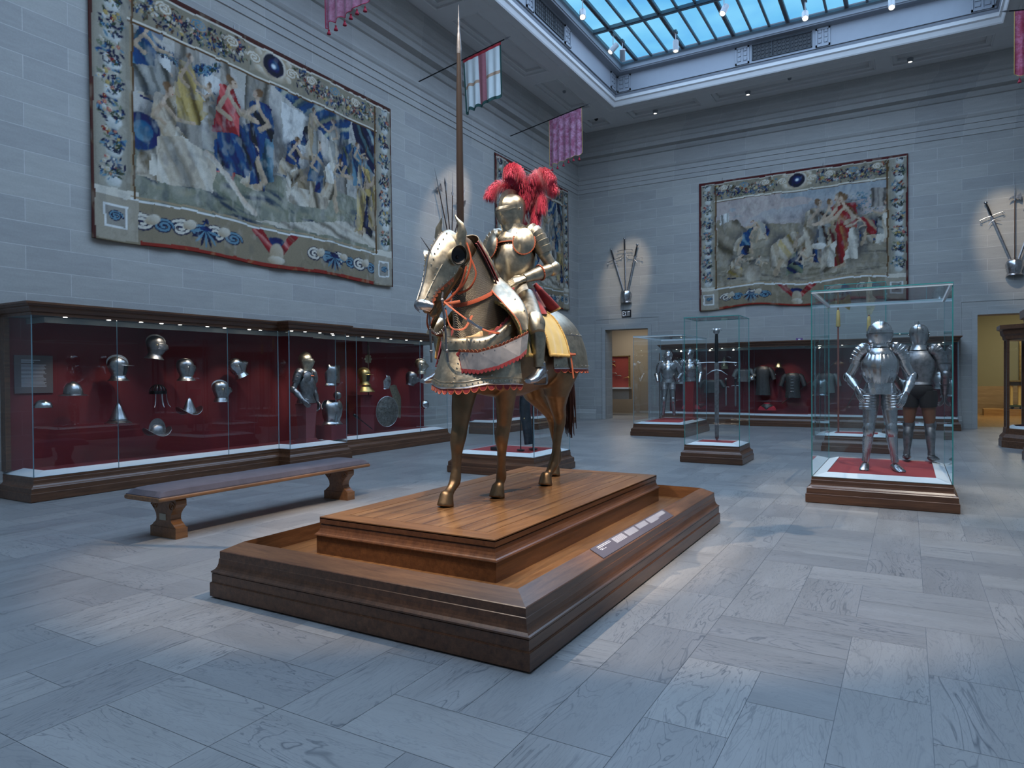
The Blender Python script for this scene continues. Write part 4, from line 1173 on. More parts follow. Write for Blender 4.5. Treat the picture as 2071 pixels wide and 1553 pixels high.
def cuirass(label, loc, rot, mat, name='breastplate', tilt=0, full=False, sc_=1.0, skirt=True, holes=True):
    e = thing(name, label, 'breastplate', loc, (tilt, 0, rot)); e.scale = (sc_,)*3
    K = [(0, .150, .10, .10, 0), (.03, .140, .105, .10, 0), (.12, .165, .145, .12, 0), (.22, .18, .155, .13, 0), (.31, .175, .13, .13, 0), (.37, .13, .085, .10, 0)]
    C = curve_pts(K, 24)
    b = MB()
    def fn(u, v):
        z, w, f, bk, y = C[int(round(v*24))]; lim = 1.6*(1-.38*smooth01((z-.2)/.12)); th = -lim+2*lim*u; c = cos(th)
        nk = .05*max(0, cos(th*1.2))**3*smooth01((v-.85)/.15)
        return (w*sin(th), y-f*c-.012*max(0, c)**14, z-nk)
    b.grid(fn, 34, 24); b.build('front_plate', mat, e, solid=.004)
    if full:
        b = MB(); b.grid(lambda u, v: (C[int(round(v*24))][1]*sin(pi-1.6*(1-.38*smooth01((C[int(round(v*24))][0]-.2)/.12))*(2*u-1)), C[int(round(v*24))][3]*1.0*abs(cos(1.6*(1-.38*smooth01((C[int(round(v*24))][0]-.2)/.12))*(2*u-1))), C[int(round(v*24))][0]), 30, 24); b.build('back_plate', mat, e, solid=.004)
    if skirt: b = MB(); ringsurf(b, [(.01, .150, .105, .10, 0), (-.02, .165, .125, .11, 0), (-.035, .185, .145, .12, 0)], 30, 6, *((-pi, pi) if full else (-1.6, 1.6)), closed=False if not full else None); b.build('waist_flange', mat, e, solid=.003)
    return e
cuirass('bright breastplate hung high, right of the half armour', (-9.62, 9.62, 1.38), radians(105), STEEL, skirt=True)
cuirass('large cuirass standing on a red block near the case floor', (-9.45, 9.50, .66), radians(75), STEEL, name='cuirass', full=True, sc_=1.12)
e = thing('display_block', 'low red block under the large cuirass', 'block', (-9.47, 9.50, .336)); b = MB(); b.box((-.20, -.20, 0), (.20, .20, .27)); b.build('block', RED, e)
e = place('dark round skull piece, small, left of the engraved plaque', (-9.7, 9.9, 1.10), 2, name='skull_piece'); b = MB(); b.ball((0, 0, .05), (.075, .08, .085), 18); b.build('shell', STEEL_D, e)
e = thing('engraved_plaque', 'square grey engraved metal plaque on the red back wall', 'plaque', (XL+.062, 10.12, 1.57), R90); b = MB(); b.box((-.17, -.012, -.18), (.17, 0, .18)); b.build('plate', simple('plaque_metal', (.18, .15, .15), .45, .4, var=.4, scale=18), e, bevel=.003)
b = MB(); b.ball((0, -.02, 0), (.06, .015, .03), 12); b.build('boss', STEEL, e)
# golden burgonet on a bust plate
e = burgonet('golden burgonet set above a gilt collar', (-9.66, 10.63, 1.37), 1.95, BRASS)
e = thing('gilt_collar', 'gilt crescent collar plate under the golden burgonet', 'gorget', (-9.66, 10.63, 1.28), 1.95); b = MB()
ringsurf(b, [(.05, .11, .11, .10, 0), (.0, .16, .15, .12, 0), (-.06, .21, .20, .14, 0), (-.075, .215, .205, .14, 0)], 34, 10, -1.7, 1.7, closed=False); b.build('plate', BRASS, e, solid=.004)
e = thing('display_block', 'tall red block below the golden burgonet', 'block', (-9.78, 10.66, .336)); b = MB(); b.box((-.17, -.20, 0), (.17, .20, .80)); b.build('block', RED, e)
# partisan with pierced openwork guard
def polearm(label, loc, rot, L, head, mat=None, shaft=None, name='halberd', cat='pole weapon', tassel=None, r=.014):
    e = thing(name, label, cat, loc, rot); mat = mat or STEEL_D
    b = MB(); b.tube([(0, 0, 0), (0, 0, L)], [r, r*.9], 8); b.build('shaft', shaft or WOODP, e)
    b = MB(); th = .006; hs_ = 1.6 if mat is BRASS else (1.5 if name == 'glaive' else 1.0)
    def pl(poly): b.prism([(x*hs_, z*hs_) for x, z in poly], -th, th, M=T(0, 0, L) @ RX(pi/2))
    if head == 'halberd':
        b.tube([(0, 0, L-.02), (0, 0, L+.18), (0, 0, L+(.55 if hs_ == 1 else .34))], [.016, .012, .002], 6)
        pl([(.01, .02), (.05, .03), (.13, -.03), (.15, .06), (.13, .17), (.05, .10), (.01, .11)]); pl([(-.01, .03), (-.06, .04), (-.13, .0), (-.10, .07), (-.05, .10), (-.01, .10)])
    elif head == 'spear': b.tube([(0, 0, L-.02), (0, 0, L+.05), (0, 0, L+.16), (0, 0, L+.30)], [(.016, .016), (.018, .010), (.034, .008), (.001, .001)], 8)
    elif head == 'pike':
        b.tube([(0, 0, L-.02), (0, 0, L+.10), (0, 0, L+.58)], [.018, .014, .002], 6); pl([(-.03, .0), (.03, .0), (.045, .06), (.02, .05), (-.02, .05), (-.045, .06)])
    elif head == 'partisan':
        b.tube([(0, 0, L), (0, 0, L+.14), (0, 0, L+.26), (0, 0, L+.66)], [(.014, .008), (.035, .006), (.032, .006), (.001, .001)], 8)
        for k in range(8): b.ball((.085*cos(k*pi/4), 0, L+.07+.075*sin(k*pi/4)), (.028, .008, .028), 8)
        pl([(-.07, .02), (.07, .02), (.07, .12), (-.07, .12)])
    elif head == 'glaive': pl([(-.02, 0), (.03, 0), (.07, .10), (.06, .16), (.09, .20), (.04, .25), (.03, .42), (-.0, .5), (-.03, .3), (-.03, .1)])
    b.build('head', mat, e)
    if tassel: b = MB(); b.lathe([(.012, L-.02), (.030, L-.06), (.042, L-.34), (.036, L-.36)], 14); b.build('tassel', tassel, e)
    return e
WOODP = wood('polearm_wood', (.04, .02, .012), (.10, .05, .025), .5, 'Z')
polearm('partisan with pierced gilt openwork head, beside the golden burgonet', (-9.72, 10.82, .36), (0, 0, R90), 1.45, 'partisan', metal('gilt_dull', (.40, .36, .25), .4, .5), name='partisan')
cuirass('small bright chest plate with a wide arm hole, right of the partisan', (-9.62, 11.20, 1.25), radians(125), STEEL_B, sc_=.85, skirt=False)
e = thing('round_shield', 'large round embossed shield leaning at the foot of the case', 'shield', (-9.62, 11.28, .77), (0, 0, radians(75)))
b = MB()
def shf(u, v):
    a = 2*pi*u; r_ = .28*v; return (r_*cos(a), -.045*(1-v*v)-.004*(v > .93)-.004*sin(a*8)*sin(pi*v)*(.3 < v < .8), r_*sin(a)*1.15)
b.grid(shf, 48, 16, cu=True); b.build('disc', metal('embossed_steel', (.34, .33, .30), .42, .35, 26, .5), e, solid=.003)
b = MB(); b.tube([(.28*cos(2*pi*i/48), -.004, .322*sin(2*pi*i/48)) for i in range(48)], .006, 6, closed=True); b.build('rim', STEEL, e)
e = thing('crinet_plate', 'curved etched neck plate behind the round shield', 'armour plate', (-9.75, 11.75, .62), (0, 0, radians(80)))
b = MB(); b.grid(lambda u, v: ((lerp(-.10, .10, u))*(1+.2*sin(pi*v))-.10*smooth01((v-.6)/.4), -.04*cos((u-.5)*2.6), .72*v-.06*abs(u-.5)), 12, 20); b.build('plate', metal('etched_dull', (.40, .37, .28), .4, .5, 30, .3), e, solid=.004)
closeh('light close helmet high at the far end of the left case', (-9.66, 12.52, 1.60), 2.3, STEEL_W, combh=.012, prow=.05, flare=.01)
e = closeh('dark spouted helmet just below and left of the last close helmet', (-9.66, 12.10, 1.32), 2.4, STEEL_D, RX(.25) @ T(0, 0, 0), combh=.0, prow=.10, flare=.0, slit=False)
e = place('faceted bright skull cap, lowest at the far end of the left case', (-9.6, 12.55, .80), 1.9, name='steel_cap'); b = MB(); b.ball((0, 0, .07), (.115, .12, .11), 10); b.build('shell', STEEL_B, e)
e = thing('war_hammer', 'black short-hafted mace lying slanted near the case floor', 'mace', (-9.52, 10.20, .74), (0, 0, R90)); b = MB(); b.tube([(0, 0, 0), (.50, 0, -.30)], .010, 8); b.build('haft', BLACKM, e)
b = MB(); b.tube([(-.05, 0, .03), (-.03, 0, .02), (.05, 0, -.03), (.07, 0, -.042)], [.012, .030, .032, .012], 8); b.build('head', BLACKM, e)
def textpanel(label, M, w, h, mat, rows, title=True, name='text_panel'):
    e = thing(name, label, 'text panel'); e.matrix_world = M
    b = MB(); b.box((-w/2, -.012, -h/2), (w/2, 0, h/2)); b.build('board', mat, e)
    b = MB(); r = random.Random(int(w*100)); lw = w*.66
    x0 = -w*.33; z = h*.36
    if title:
        for k in range(2): b.add([(x0, -.0125, z), (x0+lw*(.75-.25*k), -.0125, z), (x0+lw*(.75-.25*k), -.0125, z+h*.022), (x0, -.0125, z+h*.022)], [(0, 1, 2, 3)]); z -= h*.05
    z -= h*.02
    for k in range(rows):
        L = lw*r.uniform(.86, 1); b.add([(x0, -.0125, z), (x0+L, -.0125, z), (x0+L, -.0125, z+h*.013), (x0, -.0125, z+h*.013)], [(0, 1, 2, 3)]); z -= h*.6/rows
    b.build('lettering', MAT.get('panel_text') or simple('panel_text', (.42, .45, .5), .7), e); return e
textpanel('grey text panel on the red wall at the near end of the left case', T(XL+.066, 4.66, 1.575) @ RZ(R90), .46, .50, simple('panel_grey', (.10, .085, .09), .6, var=.05), 18)

# ------------------------------------------------------------------ back wall case
BX = YB-.28
def mail_shirt(label, loc, rot, L, w=.22, sl=.34, col=MAIL, collar=True, clasps=False, slit=False):
    e = thing('mail_shirt', label, 'mail shirt', loc, rot)
    K = [(0, w*.95, .10, .09, 0), (L*.35, w*.85, .10, .09, 0), (L*.6, w*.84, .11, .10, 0), (L*.85, w*1.0, .115, .10, 0), (L*.96, w*.80, .085, .08, 0), (L, w*.36, .06, .06, 0)]
    def wp(p, th, v):
        p[0] += .010*sin(th*9)*(1-v); p[1] += .010*cos(th*7)*(1-v)
        if slit and p[2] < L*.30 and abs(th) < .35: p[0] += .03*(1 if th > 0 else -1)*(1-p[2]/(L*.3))
        return p
    b = MB(); ringsurf(b, K, 40, 24, warp=wp); b.build('torso', col, e, solid=.004)
    for s_ in (-1, 1):
        b = MB(); b.tube([(s_*w*.80, 0, L*.93), (s_*w*1.12, 0, L*.84), (s_*w*1.36, -.01, L*.93-sl*.65), (s_*w*1.5, -.02, L*.93-sl)], [.060, .072, .066, .062], 14, caps=False); b.build('sleeve', col, e, solid=.004)
    if collar: b = MB(); ringsurf(b, [(L-.03, w*.42, .07, .07, 0), (L+.015, w*.30, .06, .06, 0)], 20, 4); b.build('collar_lining', RED_L, e)
    if clasps:
        for k in range(6): b = MB(); b.box((-.05+.004*k, -.125, L*.25+k*L*.12), (.05-.004*k, -.112, L*.25+k*L*.12+.018)); b.build('clasp', STEEL_B, e)
    return e
mail_shirt('long-sleeved mail coat, leftmost of the two under the gilt kettle hat', (-3.83, BX, .87), 0, .88)
mail_shirt('open-fronted mail and plate coat with silvery clasps', (-2.98, BX, .80), 0, .74, clasps=True, slit=True)
mail_shirt('short wide mail cape seen behind the great sword case', (-5.36, BX, .93), 0, .42, w=.26, sl=.22)
mail_shirt('pale quilted mail jacket beside the onion-shaped helmet', (-4.38, BX, 1.28), 0, .40, w=.20, sl=.22, col=simple('pale_mail', (.26, .27, .26), .5, .5, var=.3, scale=80, bump=.3))
mail_shirt('grey mail shirt seen through the tall glass case', (-2.05, BX, .95), 0, .58, col=simple('pale_mail2', (.22, .23, .22), .5, .5, var=.3, scale=80, bump=.3))
kettle('gilt kettle hat with a wide flat brim above the mail coats', (-3.38, BX, 1.70), 0, metal('pale_gilt', (.62, .56, .36), .3, .5), wid=.085, drop=-.01, h=.19, point=.6)
e = kettle('pointed onion-shaped helmet above the two plain swords', (-4.97, BX, 1.80), 0, MAT['pale_gilt'], wid=.012, drop=.03, h=.26, point=1, name='pointed_helmet')
b = MB(); b.box((-.10, .02, -.12), (.10, .10, .0)); b.build('neck_guard', MAT['pale_gilt'], e)
def sword(label, loc, rot, L, hilt=.22, guard=.20, rad=.02, mat=None, name='sword', two=False, group=None):
    e = thing(name, label, 'sword', loc, rot, group); mat = mat or STEEL_D
    b = MB(); b.add([(-rad, 0, 0+L), (rad, 0, L), (rad*.85, 0, .06), (0, 0, 0), (-rad*.85, 0, .06), (0, -rad*.25, L), (0, -rad*.22, .06), (0, rad*.25, L), (0, rad*.22, .06)],
        [(0, 5, 6, 4), (5, 1, 2, 6), (4, 6, 3), (6, 2, 3), (7, 0, 4, 8), (1, 7, 8, 2), (8, 4, 3), (2, 8, 3)]); b.build('blade', mat, e)
    b = MB(); b.tube([(0, 0, L), (0, 0, L+hilt*.5), (0, 0, L+hilt)], [rad*.75, rad*.85, rad*.6], 10); b.build('grip', BLACKM, e)
    b = MB(); b.ball((0, 0, L+hilt+.02), (rad*1.4, rad*1.1, rad*1.4), 10); b.build('pommel', STEEL, e)
    b = MB(); b.tube([(-guard, 0, L-.01), (-guard*.5, 0, L+.003), (0, 0, L), (guard*.5, 0, L+.003), (guard, 0, L-.01)], [.011, .008, .010, .008, .011], 8)
    if two:
        b.tube([(-guard*.55, 0, L-.22), (-guard*.25, 0, L-.15), (0, 0, L-.13), (guard*.25, 0, L-.15), (guard*.55, 0, L-.22)], [.003, .009, .010, .009, .003], 8)
        for s_ in (-1, 1): b.tube([(s_*(guard*.95+.02*cos(a)), 0, L-.02-.03*sin(a)-.01) for a in [i*.5 for i in range(8)]], .007, 6)
    b.build('crossguard', STEEL, e); return e
sword('plain long sword hanging point down, left of the pair', (-4.93, BX, .50), 0, .62, guard=.10, rad=.03, group=None)
sword('plain long sword hanging point down, right of the pair', (-4.64, BX, .50), 0, .66, guard=.12, rad=.03)
e = thing('mail_collar', 'grey mail collar on a bright red mount at the case floor', 'mail collar', (-3.69, BX-.1, .42)); 
b = MB(); ringsurf(b, [(0, .26, .14, .12, 0), (.10, .22, .13, .11, 0), (.17, .10, .09, .09, 0), (.22, .085, .08, .08, 0)], 30, 12); b.build('mount', simple('bright_red', (.50, .03, .05), .8), e, solid=.004)
b = MB(); ringsurf(b, [(.03, .05, .155, .12, 0), (.11, .19, .14, .12, 0), (.18, .108, .095, .1, 0), (.195, .10, .092, .09, 0)], 30, 12); b.build('collar', MAIL, e, solid=.003)
e = thing('mail_collar', 'second mail collar on a red mount, behind the great sword', 'mail collar', (-6.0, BX-.1, .42)); 
b = MB(); ringsurf(b, [(0, .30, .14, .12, 0), (.10, .24, .13, .11, 0), (.17, .10, .09, .09, 0)], 30, 12); b.build('mount', MAT['bright_red'], e, solid=.004)
polearm('dark staff weapon slung diagonally across the back case', (-3.30, BX+.12, .62), (0, radians(50), 0), 1.7, 'spear', name='staff_weapon')
polearm('dark bow-like stave rising diagonally at the right of the back case', (-1.55, BX+.12, .50), (0, radians(25), 0), 1.3, 'spear', name='staff_weapon')
for lab, x, z in (('steel half armour bust seen through the wide glass case', -6.35, .95), ('steel half armour bust at the right end of the back case', .74, .80)):
    e = suit(lab, (x, BX-.02, z-.72), 0, STEEL, legs=False, cat='half armour', name='half_armour', hands=None, opts=dict(fauld=2, pauldron=True, wings=False, left_arm=False, right_arm=False), helmet_fn=lambda e, M: close_helmet(e, STEEL, M, combh=.02, prow=.03, flare=.02))
kettle('small gilt crested helmet behind the wide glass case', (-6.02, BX, 1.72), .4, BRASS, wid=.03, h=.15, comb_=.4)
for lab, x, z in (('small bright helmet in the shade at the right of the sword pair', -4.15, 1.35),):
    kettle(lab, (x, BX, z), 0, STEEL_B, wid=.04, h=.14)

# ------------------------------------------------------------------ what the glass cases hold
gs = sword('huge two-handed sword standing upright on its point, with a curled crossguard', (-2.885, 12.08, .345), radians(8), 1.37, hilt=.52, guard=.33, rad=.040, name='great_sword', two=True)
b = MB()
for s_ in (-1, 1): b.tube([(0, 0, 1.37+.54), (s_*.05, 0, 1.37+.58), (s_*.085, 0, 1.37+.565), (s_*.095, 0, 1.37+.54)], [.014, .010, .008, .003], 8)
b.build('pommel_scroll', STEEL, gs)
for k in range(4): b = MB(); b.tube([(.016*cos(a), .016*sin(a), 1.62+k*.045) for a in [i*pi/6 for i in range(12)]], .005, 5, closed=True); b.build('grip_ring', STEEL_D, gs)
e = polearm('gilt-bladed halberd with a long yellow tassel, left in the tallest case', (-1.20, 14.95, .34), (0, 0, radians(-10)), 2.45, 'halberd', BRASS, simple('red_shaft', (.22, .06, .04), .6), tassel=simple('yellow_tassel', (.50, .36, .12), .8), r=.018)
e = polearm('glaive with a pierced pale blade, right in the tallest case', (-.66, 14.95, .34), (0, 0, radians(5)), 2.30, 'glaive', metal('pale_brass', (.70, .66, .50), .35, .6), simple('red_shaft2', (.20, .07, .05), .6), name='glaive', tassel=MAT['yellow_tassel'], r=.018)
# armour parts on stands in the case behind the horse's forelegs
e = thing('leg_defence', 'long dark blued plate leg defence held on a black stand', 'leg armour', (-5.16, 9.30, .345), radians(20))
b = MB(); b.tube([(.02, 0, .82), (.0, 0, .76), (.0, 0, .60), (.04, 0, .30), (.06, 0, .10)], [(.10, .075), (.085, .07), (.085, .072), (.072, .065), (.070, .06)], 18, up=(0, 1, 0), caps=False); b.build('plate', metal('blued_steel', (.10, .12, .15), .32, .5), e, solid=.004)
b = MB(); b.tube([(-.07, 0, 0), (-.07, 0, .7)], .009, 8); b.lathe([(0, 0), (.06, 0), (.06, .015), (0, .018)], 16, M=T(-.07, 0, 0)); b.build('stand', BLACK, e)
b = MB(); b.ball((.0, -.075, .50), (.012, .008, .012), 8); b.build('rivet', BRASS, e)
e = thing('tilt_helmet', 'steel helmet with a red band, half hidden behind the foreleg', 'helmet', (-5.10, 9.45, 1.22), .5)
b = MB(); ringsurf(b, HK, 30, 20); b.build('skull', STEEL, e); b = MB(); ringsurf(b, [(-.08, .11, .11, .11, 0), (.0, .10, .11, .11, 0), (.05, .095, .11, .11, 0)], 30, 5); b.build('band', MAT['bright_red'], e)
b = MB(); b.tube([(0, 0, -.87), (0, 0, .1)], .010, 8); b.lathe([(0, -.87), (.07, -.87), (.07, -.855), (0, -.85)], 16); b.build('stand', BLACK, e)
e = thing('armour_stand', 'small black stand base on the red mat behind the forelegs', 'stand', (-5.62, 9.25, .338)); b = MB(); b.box((-.09, -.09, 0), (.09, .09, .05)); b.tube([(0, 0, .04), (0, 0, .75)], .008, 6); b.build('base', BLACK, e)
# second wall case contents, glimpsed between the legs
cuirass('steel breastplate glimpsed between the horse forelegs', (-9.55, 15.9, .95), R90, STEEL)
cuirass('breastplate in the far left case, glimpsed left of the hind legs', (-9.35, 17.6, .95), R90, STEEL_B)
e = thing('armoured_bust', 'steel bust with helmet in the wide case behind the armour', 'half armour', (0, 0, 0)); bpy.data.objects.remove(e)
suit('steel half armour on a red pedestal, behind in the wide glass case', (-4.95, 17.85, .38), 0, STEEL_B, legs=False, cat='half armour', name='half_armour', hands=None, opts=dict(fauld=3, wings=False), helmet_fn=lambda e, M: close_helmet(e, STEEL_B, M, combh=.04, prow=.05, flare=.02))
pedestal('red pedestal under the half armour in the wide glass case', (-4.95, 17.85, .338), .98, RED_L)
polearm('slim dark staff with a round finial at the left of the wide glass case', (-5.78, 17.9, .34), 0, 1.75, 'none', name='staff')
e = thing('bust_armour', 'steel cuirass in the small glass case beyond the halberds', 'breastplate', (0, 0, 0)); bpy.data.objects.remove(e)
cuirass('steel cuirass on a stand in the small glass case beyond the halberds', (-.05, 18.55, 1.0), 0, STEEL, name='cuirass', full=True)
e = thing('cuirass_stand', 'dark post under the cuirass in the small glass case', 'stand', (-.05, 18.55, .338)); b = MB(); b.tube([(0, 0, 0), (0, 0, .66)], .02, 8); b.lathe([(0, 0), (.1, 0), (.1, .02), (0, .025)], 16); b.build('post', BLACK, e)
for lab, loc, rz in (('ornate steel pistol fixed inside the octagonal case, upper one', (2.38, 17.0, 1.62), .2), ('dark wheel-lock pistol inside the octagonal case, lower one', (2.42, 17.0, 1.10), -.15)):
    e = thing('pistol', lab, 'pistol', (loc[0]+.06, loc[1], loc[2]), (0, rz, 0)); b = MB(); b.tube([(-.22, 0, .02), (.16, 0, 0)], .013, 8); b.build('barrel', STEEL_D, e)
    b = MB(); b.tube([(-.05, 0, .0), (.14, 0, -.01), (.20, 0, -.04), (.24, 0, -.10)], [.014, .018, .016, .024], 8); b.build('stock', WOODP, e); b = MB(); b.ball((.08, -.016, .01), (.028, .01, .022), 8); b.build('lock', STEEL, e)
# ------------------------------------------------------------------ armoured horse (world coordinates, looking to -Y)
HX = -2.92; HZ = .5095
CRIM = simple('crimson_velvet', (.30, .022, .028), .75, var=.25, scale=30, Sheen_Weight=.3)
ORANGE = simple('orange_leather', (.46, .085, .03), .65, var=.2, scale=40)
ORTRIM = simple('orange_trim', (.52, .13, .055), .7, var=.2, scale=50)
YEL = NT('yellow_velvet'); _c = YEL.coord(); _n = YEL.noise(9, 5, .6, _c); YEL.bsdf(YEL.mix(_n, (.40, .28, .07), (.66, .52, .19)), .75, 0, YEL.bump(_n, .3, .01), Sheen_Weight=.3); YEL = YEL.m
FRINGE = simple('gold_fringe', (.60, .40, .13), .8, var=.3, scale=90)
def scale_metal():
    t = NT('scaled_steel'); c = t.coord('Object')
    w = t.n('TexWave'); w.wave_type = 'BANDS'; w.bands_direction = 'Z'; w.inputs['Scale'].default_value = 60; w.inputs['Distortion'].default_value = .8; t.l(c, w.inputs[0])
    mp = t.n('Mapping'); mp.inputs['Rotation'].default_value = (.5, .4, .2); t.l(c, mp.inputs[0])
    w2 = t.n('TexWave'); w2.wave_type = 'BANDS'; w2.bands_direction = 'DIAGONAL'; w2.inputs['Scale'].default_value = 58; t.l(mp.outputs[0], w2.inputs[0])
    h = t.n('Math', operation='MULTIPLY'); t.l(w.outputs[1], h.inputs[0]); t.l(w2.outputs[1], h.inputs[1])
    col = t.mix(t.ramp(h.outputs[0], [(.05, 0), (.55, 1)]), (.035, .030, .022), (.36, .33, .27))
    t.bsdf(col, .38, .9, t.bump(h.outputs[0], .7, .006)); return t.m
SCALEM = scale_metal()

def horse():
    e = thing('armoured_horse', 'life-size bronze-coloured horse in full plate barding, standing on the oak platform', 'horse statue', (HX, 5.2, HZ))
    def rel(o): o.location = (-HX, -5.2, -HZ) if o.parent == e else (0, 0, 0); return o
    # ---- body: one continuous surface
    b = MB()
    tr = [(6.04, 1.70, .06, .10), (5.98, 1.70, .20, .24), (5.83, 1.735, .27, .31), (5.66, 1.74, .30, .335), (5.4, 1.70, .30, .32), (5.1, 1.665, .31, .335), (4.85, 1.665, .29, .345), (4.62, 1.68, .265, .33), (4.45, 1.70, .23, .27), (4.33, 1.72, .16, .19), (4.27, 1.73, .07, .09)]
    b.tube([(HX, y, z) for y, z, w, h in tr], [(w, h) for y, z, w, h in tr], 28, up=(0, 0, 1))
    nk = [(4.66, 1.68, .32, .21), (4.60, 1.86, .315, .175), (4.525, 2.04, .275, .142), (4.455, 2.20, .225, .118), (4.37, 2.34, .178, .100), (4.27, 2.45, .14, .092), (4.20, 2.50, .09, .075)]
    b.tube([(HX, y, z) for y, z, d, w in nk], [(w, d) for y, z, d, w in nk], 24, up=(0, 1, 0))
    yaw = radians(-8); PO = V((HX, 4.215, 2.465)); HS = .90
    def hd(x, y, z):
        p = V((x, y, z))-V((0, 4.20, 2.50)); p = Matrix.Rotation(yaw, 3, 'Z') @ p; return PO+V((p.x, p.y, p.z))*HS
    hk = [(4.24, 2.52, .085, .07), (4.17, 2.49, .13, .098), (4.10, 2.39, .150, .108), (4.04, 2.29, .150, .100), (3.985, 2.19, .120, .075), (3.93, 2.10, .092, .060), (3.885, 2.02, .080, .058), (3.86, 1.965, .070, .056), (3.85, 1.93, .035, .03)]
    b.tube([hd(0, y, z) for y, z, d, w in curve_pts(hk, 24)], [(w*HS-.012, d*HS-.008) for y, z, d, w in curve_pts(hk, 24)], 22, up=(0, 1, 0))
    # jaw and lower lip
    b.tube([hd(0, 4.19, 2.33), hd(0, 4.12, 2.22), hd(0, 4.03, 2.09), hd(0, 3.965, 1.985), hd(0, 3.93, 1.93), hd(0, 3.915, 1.905)], [(.075, .07), (.06, .06), (.042, .045), (.036, .036), (.036, .030), (.02, .015)], 14, up=(0, 1, 0))
    def leg(pts, hoof, toe):
        b.tube([p[:3] for p in pts], [p[3] for p in pts], 16, up=(1, 0, 0))
        hx, hy = hoof; t = V((toe[0], toe[1], 0)).normalized()
        hp = [(hx-t.x*.012, hy-t.y*.012, HZ+.105), (hx, hy, HZ+.085), (hx+t.x*.006, hy+t.y*.006, HZ+.078), (hx+t.x*.018, hy+t.y*.018, HZ+.03), (hx+t.x*.024, hy+t.y*.024, HZ+.001)]
        b.tube(hp, [(.042, .042), (.052, .056), (.052, .057), (.060, .067), (.066, .074)], 20, up=(0, 1, 0))
    leg([(-2.79, 4.70, 1.62, .13), (-2.80, 4.73, 1.42, .100), (-2.82, 4.75, 1.25, .075), (-2.84, 4.765, 1.10, .058), (-2.855, 4.755, 1.02, .060), (-2.86, 4.76, .97, .054), (-2.87, 4.78, .90, .040), (-2.885, 4.795, .78, .036), (-2.895, 4.81, .70, .043), (-2.90, 4.815, .665, .044), (-2.905, 4.80, .62, .035), (-2.91, 4.79, .595, .040)], (-2.91, 4.785), (0, -1))
    leg([(-3.02, 4.60, 1.62, .13), (-3.035, 4.50, 1.42, .106), (-3.045, 4.465, 1.25, .084), (-3.05, 4.44, 1.10, .064), (-3.05, 4.42, 1.03, .065), (-3.05, 4.405, .98, .058), (-3.053, 4.40, .90, .043), (-3.055, 4.395, .79, .038), (-3.057, 4.385, .71, .046), (-3.058, 4.375, .675, .045), (-3.06, 4.325, .63, .036), (-3.06, 4.29, .60, .041)], (-3.06, 4.275), (0, -1))
    leg([(-2.76, 5.72, 1.68, .20), (-2.74, 5.56, 1.50, .165), (-2.76, 5.57, 1.34, .115), (-2.78, 5.63, 1.22, .076), (-2.795, 5.70, 1.13, .063), (-2.80, 5.71, 1.06, .055), (-2.81, 5.69, .96, .043), (-2.82, 5.665, .80, .038), (-2.83, 5.645, .70, .046), (-2.835, 5.62, .665, .045), (-2.845, 5.585, .62, .036), (-2.85, 5.55, .595, .041)], (-2.85, 5.53), (0, -1))
    leg([(-3.08, 5.80, 1.68, .20), (-3.11, 5.68, 1.50, .165), (-3.10, 5.78, 1.34, .112), (-3.08, 5.92, 1.22, .074), (-3.07, 6.05, 1.13, .062), (-3.065, 6.09, 1.06, .054), (-3.06, 6.11, .95, .042), (-3.055, 6.16, .80, .037), (-3.05, 6.16, .70, .046), (-3.05, 6.15, .665, .045), (-3.05, 6.125, .62, .036), (-3.05, 6.11, .595, .041)], (-3.05, 6.10), (0, -1))
    o = b.build('body', BRONZE, e); rel(o)
    md = o.modifiers.new('r', 'REMESH'); md.mode = 'VOXEL'; md.voxel_size = .011; md.use_smooth_shade = True
    md = o.modifiers.new('s', 'SMOOTH'); md.factor = .5; md.iterations = 5
    simple('glass_eye', (.03, .018, .012), .12)
    # tail
    q = MB(); r = random.Random(4)
    for k in range(46):
        a = r.uniform(0, 2*pi); rr = r.uniform(0, .045); bx, by = cos(a)*rr, sin(a)*rr*.6
        q.tube([(HX+bx*.6, 6.02+by*.5, 1.83), (HX+bx, 6.14+by, 1.6), (HX+bx*1.3, 6.17+by*1.4, 1.3+r.uniform(-.05, .05)), (HX+bx*1.2+r.uniform(-.03, .03), 6.16+by*1.2, 1.0+r.uniform(-.12, .12))], [.012, .014, .011, .003], 5)
    rel(q.build('tail', simple('tail_hair', (.045, .014, .010), .6), e))

    # ---- crinet: scaled neck defence with plate ridge on the crest
    q = MB()
    NK = curve_pts([(y, z, d, w) for y, z, d, w in nk[:-1]], 40)
    def neck_surf(u, v, g, a0, a1):
        k = NK[min(40, int(round(v*40)))]; kn = NK[min(40, int(round(v*40))+1)]; kp = NK[max(0, int(round(v*40))-1)]
        y, z, d, w = k; t = V((0, kn[0]-kp[0], kn[1]-kp[1])).normalized(); up = V((0, t.z, -t.y))
        a = a0+(a1-a0)*u
        g += .02*max(0, 1-v*5)
        return tuple(V((HX, y, z))+V((1, 0, 0))*((w+g)*sin(a))+up*((d+g)*-cos(a)))
    q.grid(lambda u, v: neck_surf(u, .0+v*.92, .018, -pi+.0, pi), 48, 40, cu=True)
    rel(q.build('neck_scales', SCALEM, e))
    q = MB(); q.grid(lambda u, v: neck_surf(u, .10+v*.90, .052+.016*(1-abs(2*u-1))**.5-.004*((v*9) % 1), pi-1.0, pi+1.0), 16, 72)
    rel(q.build('crest_plate', STEEL_W, e, solid=.003))
